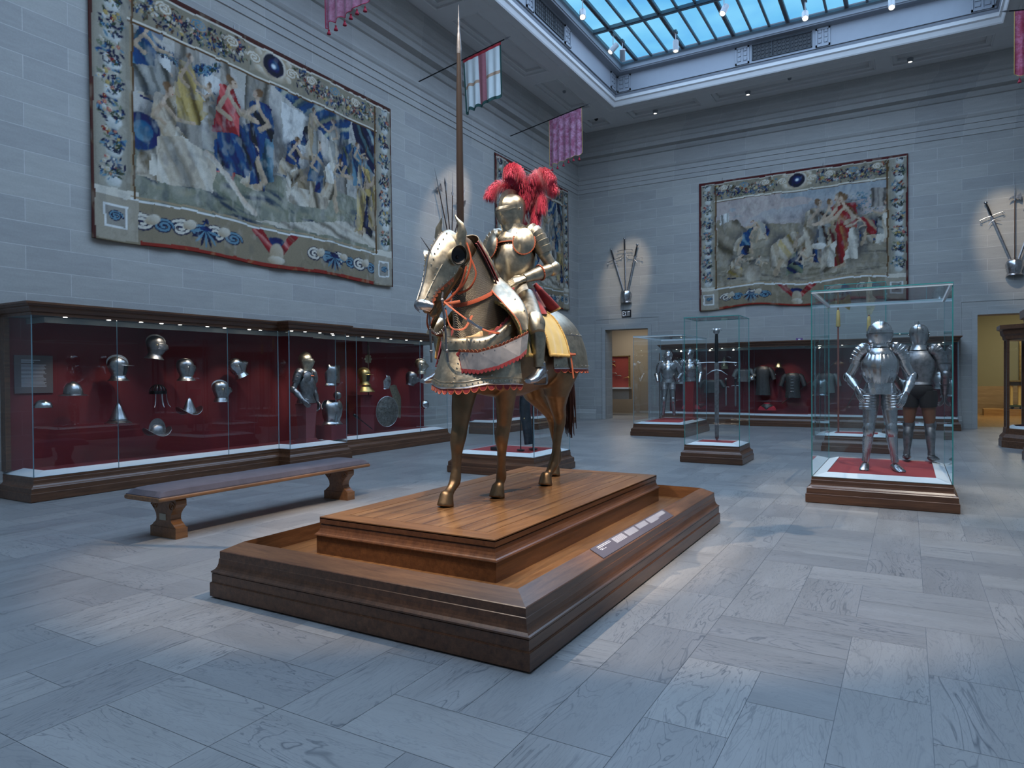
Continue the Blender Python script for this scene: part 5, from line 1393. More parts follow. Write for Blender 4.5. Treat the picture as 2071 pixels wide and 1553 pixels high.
    for s_ in (-1, 1):
        pth = [neck_surf(0, .10+.9*i/30, .046, pi+s_*1.02, 0) for i in range(31)]
        q = MB(); q.tube(pth, [(.007, .004)]*31, 6); rel(q.build('crest_lining', ORTRIM if s_ > 0 else CRIM, e))
        pth = [neck_surf(0, .10+.9*i/30, .034, pi+s_*1.14, 0) for i in range(31)]
        q = MB(); q.tube(pth, [(.012, .004)]*31, 6); rel(q.build('crest_lining', CRIM, e))
    # ---- chamfron (face plate)
    HK_ = curve_pts(hk, 96)
    def hkat(v):
        f_ = max(0, min(1, v))*96; i = min(95, int(f_)); t_ = f_-i
        return [lerp(a_, b_, t_) for a_, b_ in zip(HK_[i], HK_[i+1])]
    def head_surf(u, v, g, a0, a1, lift=0):
        k = hkat(v); kn = hkat(v+.04); kp = hkat(v-.04)
        t = V((0, kn[0]-kp[0], kn[1]-kp[1])).normalized(); up = V((0, -t.z, t.y))   # up: away from the throat -> forehead
        if up.y > 0: up = -up
        a = a0+(a1-a0)*u
        P = V((0, k[0], k[1]))+V((1, 0, 0))*((k[3]+g)*sin(a))+up*((k[2]+g+lift*max(0, cos(a))**8)*cos(a))
        return hd(*P)
    q = MB()
    def cham(u, v):
        vv = .10+v*.72; A = 1.62-.35*smooth01((vv-.62)/.25) if vv > .3 else 1.62
        A = lerp(1.9, 1.25, smooth01((vv-.35)/.4))
        A = lerp(1.45, A, smooth01((vv-.08)/.12))
        return tuple(head_surf(u, vv, .018, -A, A, .012))
    q.grid(cham, 44, 44); rel(q.build('chamfron', STEEL_W, e, solid=.003))
    q = MB()
    def nosep(u, v): return tuple(head_surf(u, .80+v*.17, .020+.018*sin(pi*min(1, v*1.1)), -1.35, 1.35, .004))
    q.grid(nosep, 34, 12); rel(q.build('nose_plate', STEEL_B, e, solid=.003))
    q = MB(); q.tube([tuple(head_surf(0, .84-.012*sin(i), .030, -1.35+2.7*i/20, 0)) for i in range(21)], .0065, 6); rel(q.build('nose_roll', STEEL_B, e))
    q = MB()  # central and cheek ridges
    q.tube([tuple(head_surf(0, .14+.62*i/20, .034, 0, 0)) for i in range(21)], .006, 6)
    rel(q.build('centre_ridge', STEEL_B, e))
    for s_ in (-1, 1):
        q = MB(); q.tube([tuple(head_surf(0, .40+.40*i/14, .022, s_*lerp(.95, .55, i/14), 0)) for i in range(15)], .006, 6); rel(q.build('cheek_ridge', STEEL_W, e))
        # poll plates with curled horns (ear guards)
        c = hd(s_*.075, 4.15, 2.555)
        q = MB(); pts = [c+V((0, .01, -.10)), c+V((s_*.010, 0, -.02)), c+V((s_*.042, -.01, .04)), c+V((s_*.040, -.02, .095)), c+V((s_*.012, -.03, .135)), c+V((s_*.000, -.035, .165))]
        q.tube([tuple(p) for p in pts], [(.050, .040), (.050, .040), (.040, .032), (.024, .020), (.011, .010), (.003, .003)], 16, up=(0, 1, 0)); rel(q.build('ear_guard', STEEL_W, e))
        # eye cups
        c = hd(s_*.092, 4.075, 2.39); ax = V((s_*.88, -.36, .05)); M = frame(c, ax, (0, 0, 1))
        q = MB(); q.grid(lambda u, v: (lerp(.058, .070, v)*cos(2*pi*u), lerp(.060, .066, v)*sin(2*pi*u), .010+v*(.066+.022*cos(2*pi*u))), 30, 8, cu=True, M=M); rel(q.build('eye_cup', STEEL_W, e, solid=.003))
        q = MB(); q.grid(lambda u, v: (lerp(.0, .0625, v)*cos(2*pi*u), lerp(.0, .060, v)*sin(2*pi*u), .040+.022*v**4), 24, 5, cu=True, M=M); rel(q.build('hollow_shade_disc', BLACK, e))  # black disc stands in for the shade inside the cup
        q = MB(); q.ball(tuple(M @ V((-.006, -.006, .040))), .014, 10); rel(q.build('eye', MAT['glass_eye'], e))
    # rivets along the chamfron edge
    def rivets(pts, name='rivets', r=.0062, mat=RIVET, par=e):
        q = MB()
        for p in pts: q.ball(tuple(p), r, 7)
        return rel(q.build(name, mat, par))
    pts = []
    for s_ in (-1, 1):
        for i in range(11):
            vv = .30+.48*i/10; A = lerp(1.9, 1.25, smooth01((vv-.35)/.4))-.12; pts.append(head_surf(0, vv, .021, s_*A, 0))
        for i in range(7): pts.append(head_surf(0, .14+.05*i, .03, s_*(.35+.05*(i % 2)), 0))
        for i in range(6): pts.append(head_surf(0, .45+.06*i, .024, s_*.75, 0))
    rivets(pts)
    q = MB(); c0 = head_surf(0, .32, .035, 0, 0); q.tube([tuple(c0), tuple(c0+V((-.03, -.07, .09)))], [.006, .002], 8); rel(q.build('spike', STEEL_D, e))
    # scalloped orange edging of the chamfron's cheeks
    for s_ in (-1, 1):
        pth = []
        for i in range(30):
            vv = .42+.46*i/29; A = lerp(1.9, 1.25, smooth01((vv-.35)/.4)); pth.append(head_surf(0, vv, .014, s_*A, 0))
        cen = hd(0, 4.2, 2.05)
        rel(scallop(pth, lambda p: V((s_, -.2, 0)), lambda p: (V((p.x-s_*.02, cen.y, cen.z))-p).normalized(), 8, .034, ORTRIM, e, rim=None))
    # bridle straps
    def strap(pts, w=.011, name='bridle_strap', mat=ORANGE, n=24, th=.004):
        C = curve_pts([tuple(p) for p in pts], n); q = MB(); q.tube(C, [(w, th)]*(n+1), 6, up=(1, 0, .1)); return rel(q.build(name, mat, e))
    for s_ in (-1, 1):
        strap([hd(s_*.10, 4.23, 2.53), hd(s_*.125, 4.25, 2.40), hd(s_*.12, 4.22, 2.27), hd(s_*.10, 4.17, 2.17), hd(s_*.075, 4.08, 2.09)])
        strap([hd(s_*.125, 4.25, 2.40), hd(s_*.135, 4.30, 2.28), hd(s_*.11, 4.25, 2.16), hd(s_*.03, 4.19, 2.11)])
        strap([hd(s_*.12, 4.20, 2.33), hd(s_*.105, 4.14, 2.17), hd(s_*.078, 4.05, 2.06), hd(s_*.065, 3.98, 2.02)])
    strap([hd(.065, 3.98, 2.02), hd(.075, 4.05, 2.02), hd(.10, 4.14, 2.04)], .012, 'bit_boss', ORTRIM)
    # long bit shanks with curb chain
    for s_ in (-1, 1):
        a = hd(s_*.075, 3.955, 2.035)
        pts = [a+V((0, .012, .06)), a, a+V((s_*.005, .015, -.10)), a+V((s_*.008, .03, -.22)), a+V((s_*.01, .04, -.36)), a+V((s_*.015, .05, -.44))]
        q = MB(); q.tube(curve_pts([tuple(p) for p in pts], 16), .0085, 8); q.ball(tuple(a), .017, 8); q.ball(tuple(pts[4]), .014, 8); rel(q.build('bit_shank', STEEL_D, e))
    a = hd(.082, 3.975, 1.83); c = hd(-.082, 3.975, 1.83)
    q = MB()
    for i in range(17):
        t = i/16; p = V(a).lerp(V(c), t)-V((0, 0, .05*sin(pi*t))); Mx = frame(p, (1, 0, 0)) if i % 2 else frame(p, (0, 1, 0))
        q.tube([tuple(Mx @ V((.009*cos(w*pi/4), .006*sin(w*pi/4), 0))) for w in range(8)], .0018, 4, closed=True)
    rel(q.build('curb_chain', STEEL_D, e))
    # reins: padded orange rein from bit, sweeping down below the neck and up to the saddle bow
    a = hd(.085, 3.985, 1.80)
    strap([hd(.075, 3.97, 2.03), (-2.76, 4.07, 1.93), (-2.70, 4.22, 1.85), (-2.66, 4.42, 1.83), (-2.66, 4.62, 1.93), (-2.70, 4.74, 2.10), (-2.76, 4.78, 2.2)], .010, 'rein', ORTRIM, 40, .004)
    strap([hd(-.075, 3.97, 2.03), (-3.08, 4.07, 1.90), (-3.14, 4.22, 1.84), (-3.18, 4.42, 1.83), (-3.18, 4.62, 1.93), (-3.12, 4.74, 2.1)], .010, 'rein', ORTRIM, 40, .004)
    q = MB(); C = curve_pts([(-2.745, 4.09, 1.915), (-2.72, 4.16, 1.875), (-2.70, 4.22, 1.85)], 8); q.tube(C, [(.012, .013)]*9, 8); rel(q.build('rein_sleeve', STEEL_B, e))
    strap([hd(.05, 4.02, 1.98), (-2.86, 4.06, 1.86), (-2.80, 4.14, 1.85), (-2.78, 4.22, 1.95)], .009, 'throat_strap', ORTRIM)
    # leather band round the neck
    q = MB(); q.tube([neck_surf(0, .52+.012*cos(2*pi*i/36), .026, 2*pi*i/36, 0) for i in range(36)], [(.004, .017)]*36, 6, closed=True, up=(0, 0, 1)); rel(q.build('neck_strap', ORANGE, e))

    # ---- peytral (breast plate) : skirt flaring round the chest
    def pey(th, z, g=0.0):
        t = (1.80-z)/.40                                  # 0 at the top, 1 at the hem
        a = .345+.085*t+g; f = .575+.115*smooth01(t)+g
        yc = 4.86; c = cos(th); s = sin(th)
        x = HX+a*math.copysign(abs(s)**.82, s); y = yc-f*abs(c)**.80*(1 if c > 0 else -1)
        y -= .025*max(0, c)**20*t
        return V((x, y, z))
    def ztop(th): return 1.75+.24*smooth01((abs(th)-.35)/1.25)
    def zbot(th): return 1.415+.030*smooth01((abs(th)-.1)/.5)-.010*smooth01((abs(th)-.9)/.5)
    TH = 1.15
    def psurf(u, v):
        th = -TH+2*TH*u; z = lerp(ztop(th), zbot(th), v); g = .004*(v > .93)
        return tuple(pey(th, z, g))
    q = MB(); q.grid(psurf, 72, 26); rel(q.build('peytral', STEEL_W, e, solid=.004))
    q = MB(); q.tube([tuple(pey(-TH+2*TH*i/72, zbot(-TH+2*TH*i/72)+.045, .004)) for i in range(73)], .004, 6); rel(q.build('hem_ridge', STEEL_W, e))
    q = MB(); q.tube([tuple(pey(-TH+2*TH*i/72, zbot(-TH+2*TH*i/72), .004)) for i in range(73)], .007, 6); rel(q.build('hem_roll', STEEL_B, e))
    rivets([pey(-TH+2*TH*(i+.5)/26, zbot(-TH+2*TH*(i+.5)/26)+.022, .008) for i in range(26)]+[pey(.02, 1.46+.035*i, .006) for i in range(8)]+[pey(.62, 1.47+.04*i, .006) for i in range(5)]+[pey(-.62, 1.47+.04*i, .006) for i in range(5)])
    outn = lambda p: V((p.x-HX, (p.y-4.86), 0)).normalized()
    rel(scallop([pey(-TH+2*TH*i/72, zbot(-TH+2*TH*i/72), .0) for i in range(73)], outn, (0, 0, -1), 19, .046, CRIM, e, rim=ORTRIM))
    for o_ in e.children:
        if o_.name.startswith('trim_edge'): rel(o_)
    # collar plate standing away from the neck
    def collar(u, v):
        th = -1.35+2.7*u; z0 = ztop(th)-.05; p = pey(th, z0, .012); k = V((HX, 4.80, 0)); d = V((p.x-k.x, p.y-k.y, 0))
        z = z0+v*.105+.03*sin(pi*v); s_ = 1-.17*v+.05*sin(pi*v)
        return (k.x+d.x*s_, k.y+d.y*s_, z)
    q = MB(); q.grid(collar, 72, 12); rel(q.build('collar_plate', STEEL_W, e, solid=.003))
    rivets([V(collar((i+.5)/26, .35))+outn(V(collar((i+.5)/26, .35)))*.006 for i in range(26)])
    pth = [V(collar(i/72, 1)) for i in range(73)]
    rel(scallop(pth, lambda p: -outn(p), lambda p: (V((0, 0, .75))-outn(p)*.65).normalized(), 20, .040, CRIM, e, rim=ORTRIM))
    # projecting brow of the peytral: faceted box plate with scalloped edges
    gt = [V((-2.875, 4.175, 1.684)), V((-2.72, 4.20, 1.676)), V((-2.56, 4.26, 1.72)), V((-2.455, 4.38, 1.79)), V((-2.44, 4.46, 1.82))]
    gb = [V((-2.85, 4.18, 1.548)), V((-2.72, 4.205, 1.538)), V((-2.56, 4.255, 1.575)), V((-2.455, 4.355, 1.64)), V((-2.44, 4.43, 1.69))]
    for sg in (1,):
        top = [V((p.x if sg > 0 else 2*HX-p.x, p.y, p.z)) for p in gt]; bot = [V((p.x if sg > 0 else 2*HX-p.x, p.y, p.z)) for p in gb]
        if sg < 0: top[0].x -= .06; bot[0].x -= .06
        q = MB(); vs = []
        for a_, c_ in zip(top, bot): vs += [tuple(a_), tuple(c_)]
        q.add(vs, [(2*i, 2*i+2, 2*i+3, 2*i+1) for i in range(4)]); rel(q.build('faceted_guard', metal('guard_steel', (.66, .62, .60), .5, .75), e, solid=.004))
        inner = [V((HX+(p.x-HX)*.86, p.y+.10, p.z+.02)) for p in top]; innb = [V((HX+(p.x-HX)*.88, p.y+.09, p.z)) for p in bot]
        q = MB(); q.add([tuple(p) for p in top+inner], [(i, i+1, 5+i+1, 5+i) for i in range(4)])
        q.add([tuple(p) for p in bot+innb], [(i, i+1, 5+i+1, 5+i) for i in range(4)]); q.add([tuple(top[0]), tuple(bot[0]), tuple(innb[0]), tuple(inner[0])], [(0, 1, 2, 3)])
        rel(q.build('guard_shelf', STEEL_W, e, solid=.003))
        rivets([top[i].lerp(top[i+1], t_)-V((0, .004, .018)) for i in range(4) for t_ in (.25, .75)], r=.004, mat=STEEL_D)
        rel(scallop(top, outn, lambda p: (V((0, 0, .8))+outn(p)*.3).normalized(), 19, .020, ORTRIM, e))
        rel(scallop([top[0]]+bot, outn, lambda p: (V((0, 0, -1)) if p.z < 1.66 or abs(p.x-HX) > .1 else V((-sg, 0, -.2))).normalized(), 22, .022, CRIM, e))
    # red quilted lining and laces on the off side
    q = MB()
    q.grid(lambda u, v: tuple(pey(-.95-.68*u, lerp(1.93, 1.58, v), .024+.012*sin(9*pi*u)*sin(pi*v))), 20, 12); rel(q.build('side_lining', CRIM, e, solid=.01))

    # ---- crupper (rump plate)
    def cru(th, z, g=0.0):
        # th=0 looks to +Y; elliptic dome in plan, rounding over the croup
        zt = 2.115; t = max(0, min(1, (zt-z)/(zt-1.56)))
        r = (1-(1-t)**2.3)**.55
        a = .055+.345*r*(1)+.02*t+g; f = .06+.46*r+.03*t+g
        yc = 5.54; s, c = sin(th), cos(th)
        x = HX+a*s; y = yc+f*c*(1 if c > 0 else 1.35)
        return V((x, y, z))
    def csurf(u, v):
        th = -2.15+4.3*u; z = 2.118-.555*(v**1.25 if v < .5 else lerp(.42, 1, (v-.5)*2))
        return tuple(cru(th, z))
    q = MB(); q.grid(csurf, 72, 36); rel(q.build('crupper', STEEL_W, e, solid=.004))
    zb = 1.565
    hem = [cru(-2.15+4.3*i/60, zb, .004) for i in range(61)]
    q = MB(); q.tube([tuple(p) for p in hem], .007, 6); rel(q.build('hem_roll', STEEL_B, e))
    q = MB(); q.tube([tuple(cru(-2.15+4.3*i/60, 1.86, .004)) for i in range(61)], .0035, 6); rel(q.build('plate_seam', STEEL_B, e))
    rivets([cru(-2.1+4.2*i/24, 1.59, .008) for i in range(25)]+[cru(-2.1+4.2*i/20, 1.868, .006) for i in range(21)])
    out2 = lambda p: V((p.x-HX, p.y-5.54, 0)).normalized()
    rel(scallop([cru(-2.15+4.3*i/60, zb, -.004) for i in range(61)], out2, (0, 0, -1), 26, .038, CRIM, e, rim=ORTRIM))
    for o_ in e.children:
        if o_.name.startswith('trim_edge'): rel(o_)
    for s_ in (1, -1):
        q = MB(); p0 = cru(s_*1.85, 1.70, .02); q.tube([tuple(p0), tuple(p0+V((s_*.01, .01, -.10))), tuple(p0+V((s_*.015, .03, -.22)))], [(.016, .004)]*3, 6, up=(1, 0, 0)); q.tube([tuple(p0+V((s_*.01, -.06, -.02))), tuple(p0+V((s_*.012, .07, -.015)))], [(.008, .012)]*2, 6); rel(q.build('side_strap', ORTRIM, e))

    # ---- saddle cloth, saddle and steel saddle bow
    def cloth(y0, y1, zb_, nm='saddle_cloth', top=2.08, xo=.0, mat=YEL, front=False):
        q = MB()
        def f(u, v, s_):
            y = lerp(y0, y1, u); t = v
            a = [(0.02, top), (.16, top-.03), (.28, top-.12), (.365, top-.26), (.405, top-.38), (.42, zb_)]
            k = curve_pts(a, 20)[int(round(t*20))]
            w = .008*sin(17*u+5*t)*t
            return (HX+s_*(k[0]+w+xo), y+.05*t*(1 if front else -.3)*(u-.5), k[1])
        for s_ in (1, -1):
            q.grid(lambda u, v, s_=s_: f(u, v, s_), 16, 20)
        o = rel(q.build(nm, mat, e, solid=.012))
        r = random.Random(9)
        for s_ in (1, -1):
            q = MB()
            edge = [f(0, i/20, s_) for i in range(21)]+[f(i/16, 1, s_) for i in range(17)]+[f(1, 1-i/20, s_) for i in range(21)]
            for i in range(len(edge)-1):
                for k in range(3):
                    p = V(edge[i]).lerp(V(edge[i+1]), k/3+r.uniform(0, .3)); q.ball(tuple(p+V((s_*.008, 0, 0))), (.010, .011, .011+r.uniform(0, .006)), 5)
            rel(q.build('fringe', FRINGE, o))
        return o
    cloth(4.52, 4.80, 1.66, top=2.10)
    cloth(4.93, 5.28, 1.67, top=2.11)
    q = MB()
    q.grid(lambda u, v: (HX+(.20+.02*sin(pi*v))*sin(-1.5+3*u), lerp(4.80, 5.42, v), 2.02+.13*cos(-1.5+3*u)-.05*sin(pi*v)+(.10*smooth01((v-.75)/.25))), 20, 20); rel(q.build('saddle_seat', simple('saddle_leather', (.16, .03, .015), .6), e, solid=.02))
    # steel bow: high front plate curving down over the rider's thigh on each side
    for s_ in (1, -1):
        def bow(u, v):
            C = curve_pts([(4.62, 2.29, .05, .075), (4.57, 2.20, .15, .095), (4.51, 2.11, .27, .10), (4.50, 2.02, .36, .095), (4.50, 1.94, .41, .07), (4.47, 1.85, .43, .012)], 24)[int(round(v*24))]
            y, z, x, w = C; a = (u-.5)*2
            return (HX+s_*(x+.045*(1-a*a)-.005), y+a*w*(.8)+.0, z+abs(a)*w*.15+(.03 if v < .1 else 0)*(1-a*a)+a*w*.55)
        q = MB(); q.grid(bow, 18, 24); rel(q.build('saddle_bow', STEEL_W, e, solid=.004))
        rivets([V(bow(.12+.76*i/6, .08))+V((s_*.004, -.006, 0)) for i in range(1, 6)]+[V(bow(.5, .45+.2*i))+V((s_*.006, -.004, 0)) for i in range(2)])
        q = MB(); q.tube([tuple(V(bow(0, i/24))) for i in range(25)], [(.007, .004)]*25, 6); rel(q.build('bow_lining', ORTRIM, e))
        # stirrup leather, stirrup
        q = MB(); q.tube([(HX+s_*.36, 4.86, 1.80), (HX+s_*.40, 4.84, 1.66), (HX+s_*.405, 4.82, 1.56)], [(.016, .006)]*3, 6, up=(0, 1, 0)); rel(q.build('stirrup_leather', CRIM, e))
        M = T(HX+s_*.40, 4.80, 1.475)
        q = MB(); q.tube([tuple(M @ V((.058*cos(a), 0, .085*max(-.45, sin(a))))) for a in [i*pi/12 for i in range(24)]], [(.006, .018)]*24, 6, closed=True, up=(0, 1, 0)); rel(q.build('stirrup', STEEL_D, e))
    return e
HORSE = horse()
# ------------------------------------------------------------------ rider
PLUME = NT('crimson_feather'); _c = PLUME.coord(); _n = PLUME.noise(30, 3, .6, _c)
PLUME.bsdf(PLUME.mix(_n, (.42, .010, .045), (.82, .055, .12)), .7, 0, None, Sheen_Weight=.4, Subsurface_Weight=0.0); PLUME = PLUME.m
def rider():
    LOC = V((HX, 5.10, 1.24))
    def hf(e, M):
        close_helmet(e, STEEL_W, M, combh=.045, prow=.05, flare=.0, peak=True)
    e = suit('full plate rider with scarlet ostrich plumes, seated on the armoured horse', tuple(LOC), 0, STEEL_W,
        J=dict(elL=(.325, .085, 1.17), wrL=(.185, -.17, 1.065), hdL=(-.75, -.55, -.28), hnL=(.35, -.75, .75), curlL=.5,
               elR=(-.315, -.06, 1.18), wrR=(-.325, -.25, 1.10), hdR=(-.05, -1, .15), hnR=(-1, .05, .1), curlR=1.25,
               hpL=(.13, -.06, .90), knL=(.455, -.47, .655), anL=(.46, -.43, .335), toeL=(.485, -.66, .235),
               hpR=(-.13, -.06, .90), knR=(-.455, -.47, .655), anR=(-.46, -.43, .335), toeR=(-.485, -.66, .235)),
        cat='mounted armour', name='armoured_rider', hands=True, opts=dict(chest=1.0, fauld=3, tasset=True, wings=False, cw=.7), helmet_fn=hf, neck_tilt=radians(10), head_yaw=radians(-16))
    for o in list(e.children):
        if o.name.startswith('sabaton'): bpy.data.objects.remove(o)
    # feet in the stirrups
    for s_ in (1, -1):
        a = V((s_*.462, -.425, .335)); t = V((s_*.10, -1, -.10)).normalized(); b = MB()
        h = V((s_*.462, -.40, .262))
        b.tube([h-t*.05, h-t*.02+V((0, 0, .02)), h+t*.03+V((0, 0, .03)), h+t*.10+V((0, 0, .012)), h+t*.17-V((0, 0, .004)), h+t*.235-V((0, 0, .010)), h+t*.265-V((0, 0, .012))], [(.025, .025), (.040, .045), (.043, .055), (.046, .042), (.052, .033), (.050, .026), (.028, .014)], 18, up=(0, 0, 1))
        b.tube([a+V((0, 0, .03)), h+V((0, 0, .02))], [.044, .042], 14)
        o = b.build('sabaton', STEEL_B, e)
        q = MB(); q.tube([h-t*.05+V((0, 0, .01)), h-t*.13+V((0, 0, .03))], [.007, .005], 6); q.build('spur', STEEL_D, o)
    def outn(p): return V((p.x, p.y, 0)).normalized()
    # orange scalloped edging at the gorget, shoulder wings, fauld and cuffs
    q = MB(); ringsurf(q, [(1.395, .168, .146, .135, 0), (1.43, .160, .140, .13, 0), (1.47, .128, .120, .118, 0), (1.51, .108, .106, .108, 0), (1.545, .102, .104, .104, 0)], 36, 14)
    for i in range(28):
        a = 2*pi*i/28; q.ball((.163*sin(a), -.142*cos(a), 1.418), .0045, 6)
    q.build('gorget_collar', STEEL_W, e, solid=.003)
    wavytrim([V((.170*sin(a), -.148*cos(a), 1.392)) for a in [-pi+2*pi*i/48 for i in range(49)]], ORTRIM, e, 40)
    for s_ in (1, -1):
        M = frame(V((s_*.158, -.118, 1.372)), V((s_*.50, -1, .16)), (1, 0, 0))
        def lobe(u, v):
            a = 2*pi*u; k = 1+.25*max(0, sin(a)) ; return (.088*v*cos(a), .098*v*sin(a)*k, .042*(1-v*v)+.004*(v > .92))
        q = MB(); q.grid(lobe, 32, 9, cu=True, M=M); q.build('shoulder_lobe', STEEL_W, e, solid=.003)
        w = [M @ V(lobe((i/40) if s_ > 0 else (i/40), 1.02)) for i in range(18, 43)]
        w = [M @ V(lobe(i/40 % 1, 1.02)) for i in range(17, 44)]
        wavytrim(w, ORTRIM, e, 20)
    fz = .955; K = [V((.185*sin(a), -.142*cos(a), fz)) for a in [2*pi*i/40 for i in range(41)]]
    wavytrim(K, ORTRIM, e, 40)
    for s_, el, wr in ((1, V((.325, .085, 1.17)), V((.185, -.17, 1.065))), (-1, V((-.315, -.06, 1.18)), V((-.325, -.25, 1.10)))):
        d = (wr-el).normalized(); c = el.lerp(wr, .45); M = frame(c, d)
        wavytrim([M @ V((.061*cos(a), .061*sin(a), 0)) for a in [2*pi*i/30 for i in range(31)]], ORTRIM, e, 18)
    # rivets
    q = MB()
    for i in range(26):
        a = 2*pi*i/26; q.ball((.136*sin(a), -.116*cos(a), 1.438), .005, 6)
    for s_ in (1, -1):
        M = frame(V((s_*.13, -.13, 1.385)), V((s_*.35, -1, .12)))
        for i in range(12): q.ball(tuple(M @ V((.066*cos(i*pi/6), .076*sin(i*pi/6), .008))), .005, 6)
    for i in range(14): q.ball((.176*sin(-1.3+2.6*i/13), -.137*cos(-1.3+2.6*i/13), .975), .005, 6)
    for i in range(9): q.ball((.108*sin(-1+2*i/8), -.16*cos(-1+2*i/8)+.02, 1.535), .0035, 6)
    q.build('rivets', RIVET, e)
    # red velvet skirt falling behind the hip
    q = MB()
    def sk(u, v):
        a = lerp(.2, 2.9, u); r_ = .16+.10*v+.012*sin(9*a)*v
        return (r_*sin(a)*1.05, -r_*cos(a)*.95+.03*v, lerp(1.0, .78, v))
    q.grid(sk, 34, 12); q.build('velvet_skirt', CRIM, e, solid=.008)
    q = MB(); q.tube([(.150, .08, 1.05), (.185, .13, .985), (.225, .20, .90), (.255, .25, .835)], [(.018, .020), (.030, .026), (.046, .030), (.056, .026)], 14, up=(0, 1, 0)); q.build('velvet_tail', CRIM, e)
    q = MB(); q.tube([(.253, .247, .840), (.257, .254, .828)], [(.060, .030)]*2, 14, up=(0, 1, 0)); q.build('tail_edge', FRINGE, e)
    # ostrich plumes rooted at the back of the helmet
    r = random.Random(21)
    pl = thing('plume', None, None); pl.parent = e
    def feather(ctl, L0, L1, n, nm='feather', droop=.5, dens=3):
        C = [bez(ctl, i/40) for i in range(41)]
        b = MB(); b.tube([tuple(p) for p in C], [.007*(1-i/45) for i in range(41)], 6)
        for k in range(n):
            t = (k+r.random())/n; i = int(t*39); p = C[i]; tan = (C[i+1]-C[i]).normalized()
            for s2 in range(dens):
                a = r.uniform(0, 2*pi); M = frame(p, tan); d = M.to_3x3() @ V((cos(a), sin(a), .45))
                L = lerp(L0, L1, sin(pi*min(1, t*.85+.15))**.5)*r.uniform(.75, 1.1)
                w = (M.to_3x3() @ V((-sin(a), cos(a), 0)))*.0017
                p0 = p; p1 = p+d*L*.5+V((0, 0, .12*L)); p2 = p1+d*L*.32-V((0, 0, L*droop*.5)); p3 = p2-V((0, 0, L*droop*.9))+d*L*.03
                b.add([tuple(p0-w), tuple(p0+w), tuple(p1-w), tuple(p1+w), tuple(p2-w*.9), tuple(p2+w*.9), tuple(p3)], [(0, 1, 3, 2), (2, 3, 5, 4), (4, 5, 6)], 0, False)
        b.build(nm, PLUME, pl)
    R0 = (.02, .10, 1.70)
    feather([R0, (.02, .14, 1.92), (-.01, .06, 2.06), (.00, -.05, 2.07), (.01, -.09, 1.93)], .06, .095, 620, dens=4)
    feather([R0, (.0, .10, 1.90), (-.10, .05, 1.97), (-.22, -.02, 1.93), (-.23, -.04, 1.80)], .055, .085, 480, dens=4)
    feather([R0, (.05, .14, 1.92), (.12, .14, 2.02), (.22, .14, 2.04), (.31, .12, 1.90)], .055, .090, 560, dens=4)
    feather([R0, (.05, .18, 1.92), (.10, .26, 1.96), (.19, .30, 1.98), (.24, .30, 1.86)], .055, .085, 420, dens=4)
    feather([(.03, .10, 1.76), (.06, .20, 1.90), (.10, .24, 1.80), (.11, .20, 1.66), (.10, .18, 1.58)], .045, .07, 460, droop=.9)
    feather([(.04, .10, 1.76), (.12, .18, 1.92), (.17, .20, 1.86), (.18, .18, 1.76), (.17, .17, 1.70)], .045, .07, 420, droop=.9)
    q = MB(); q.tube([(.02, .10, 1.62), (.02, .12, 1.74)], [.012, .016], 8); q.build('plume_socket', BRASS, pl)
    # lance
    lx, ly = -3.25, 4.765
    l = thing('lance', 'very tall dark wooden lance held upright beside the horse head', 'lance', (lx, ly, 1.52))
    q = MB(); q.lathe([(0, 0), (.024, .0), (.026, .3), (.027, .7), (.022, .76), (.022, .92), (.031, .98), (.030, 1.6), (.026, 2.3), (.019, 2.62), (.017, 2.70)], 18); q.build('shaft', wood('lance_wood', (.014, .008, .006), (.036, .021, .014), .45, 'Z'), l)
    q = MB(); q.lathe([(.018, 2.68), (.021, 2.72), (.016, 2.80), (.013, 2.84), (.010, 2.86), (.008, 2.95), (.001, 3.09)], 12); q.build('lance_head', STEEL_D, l)
rider()
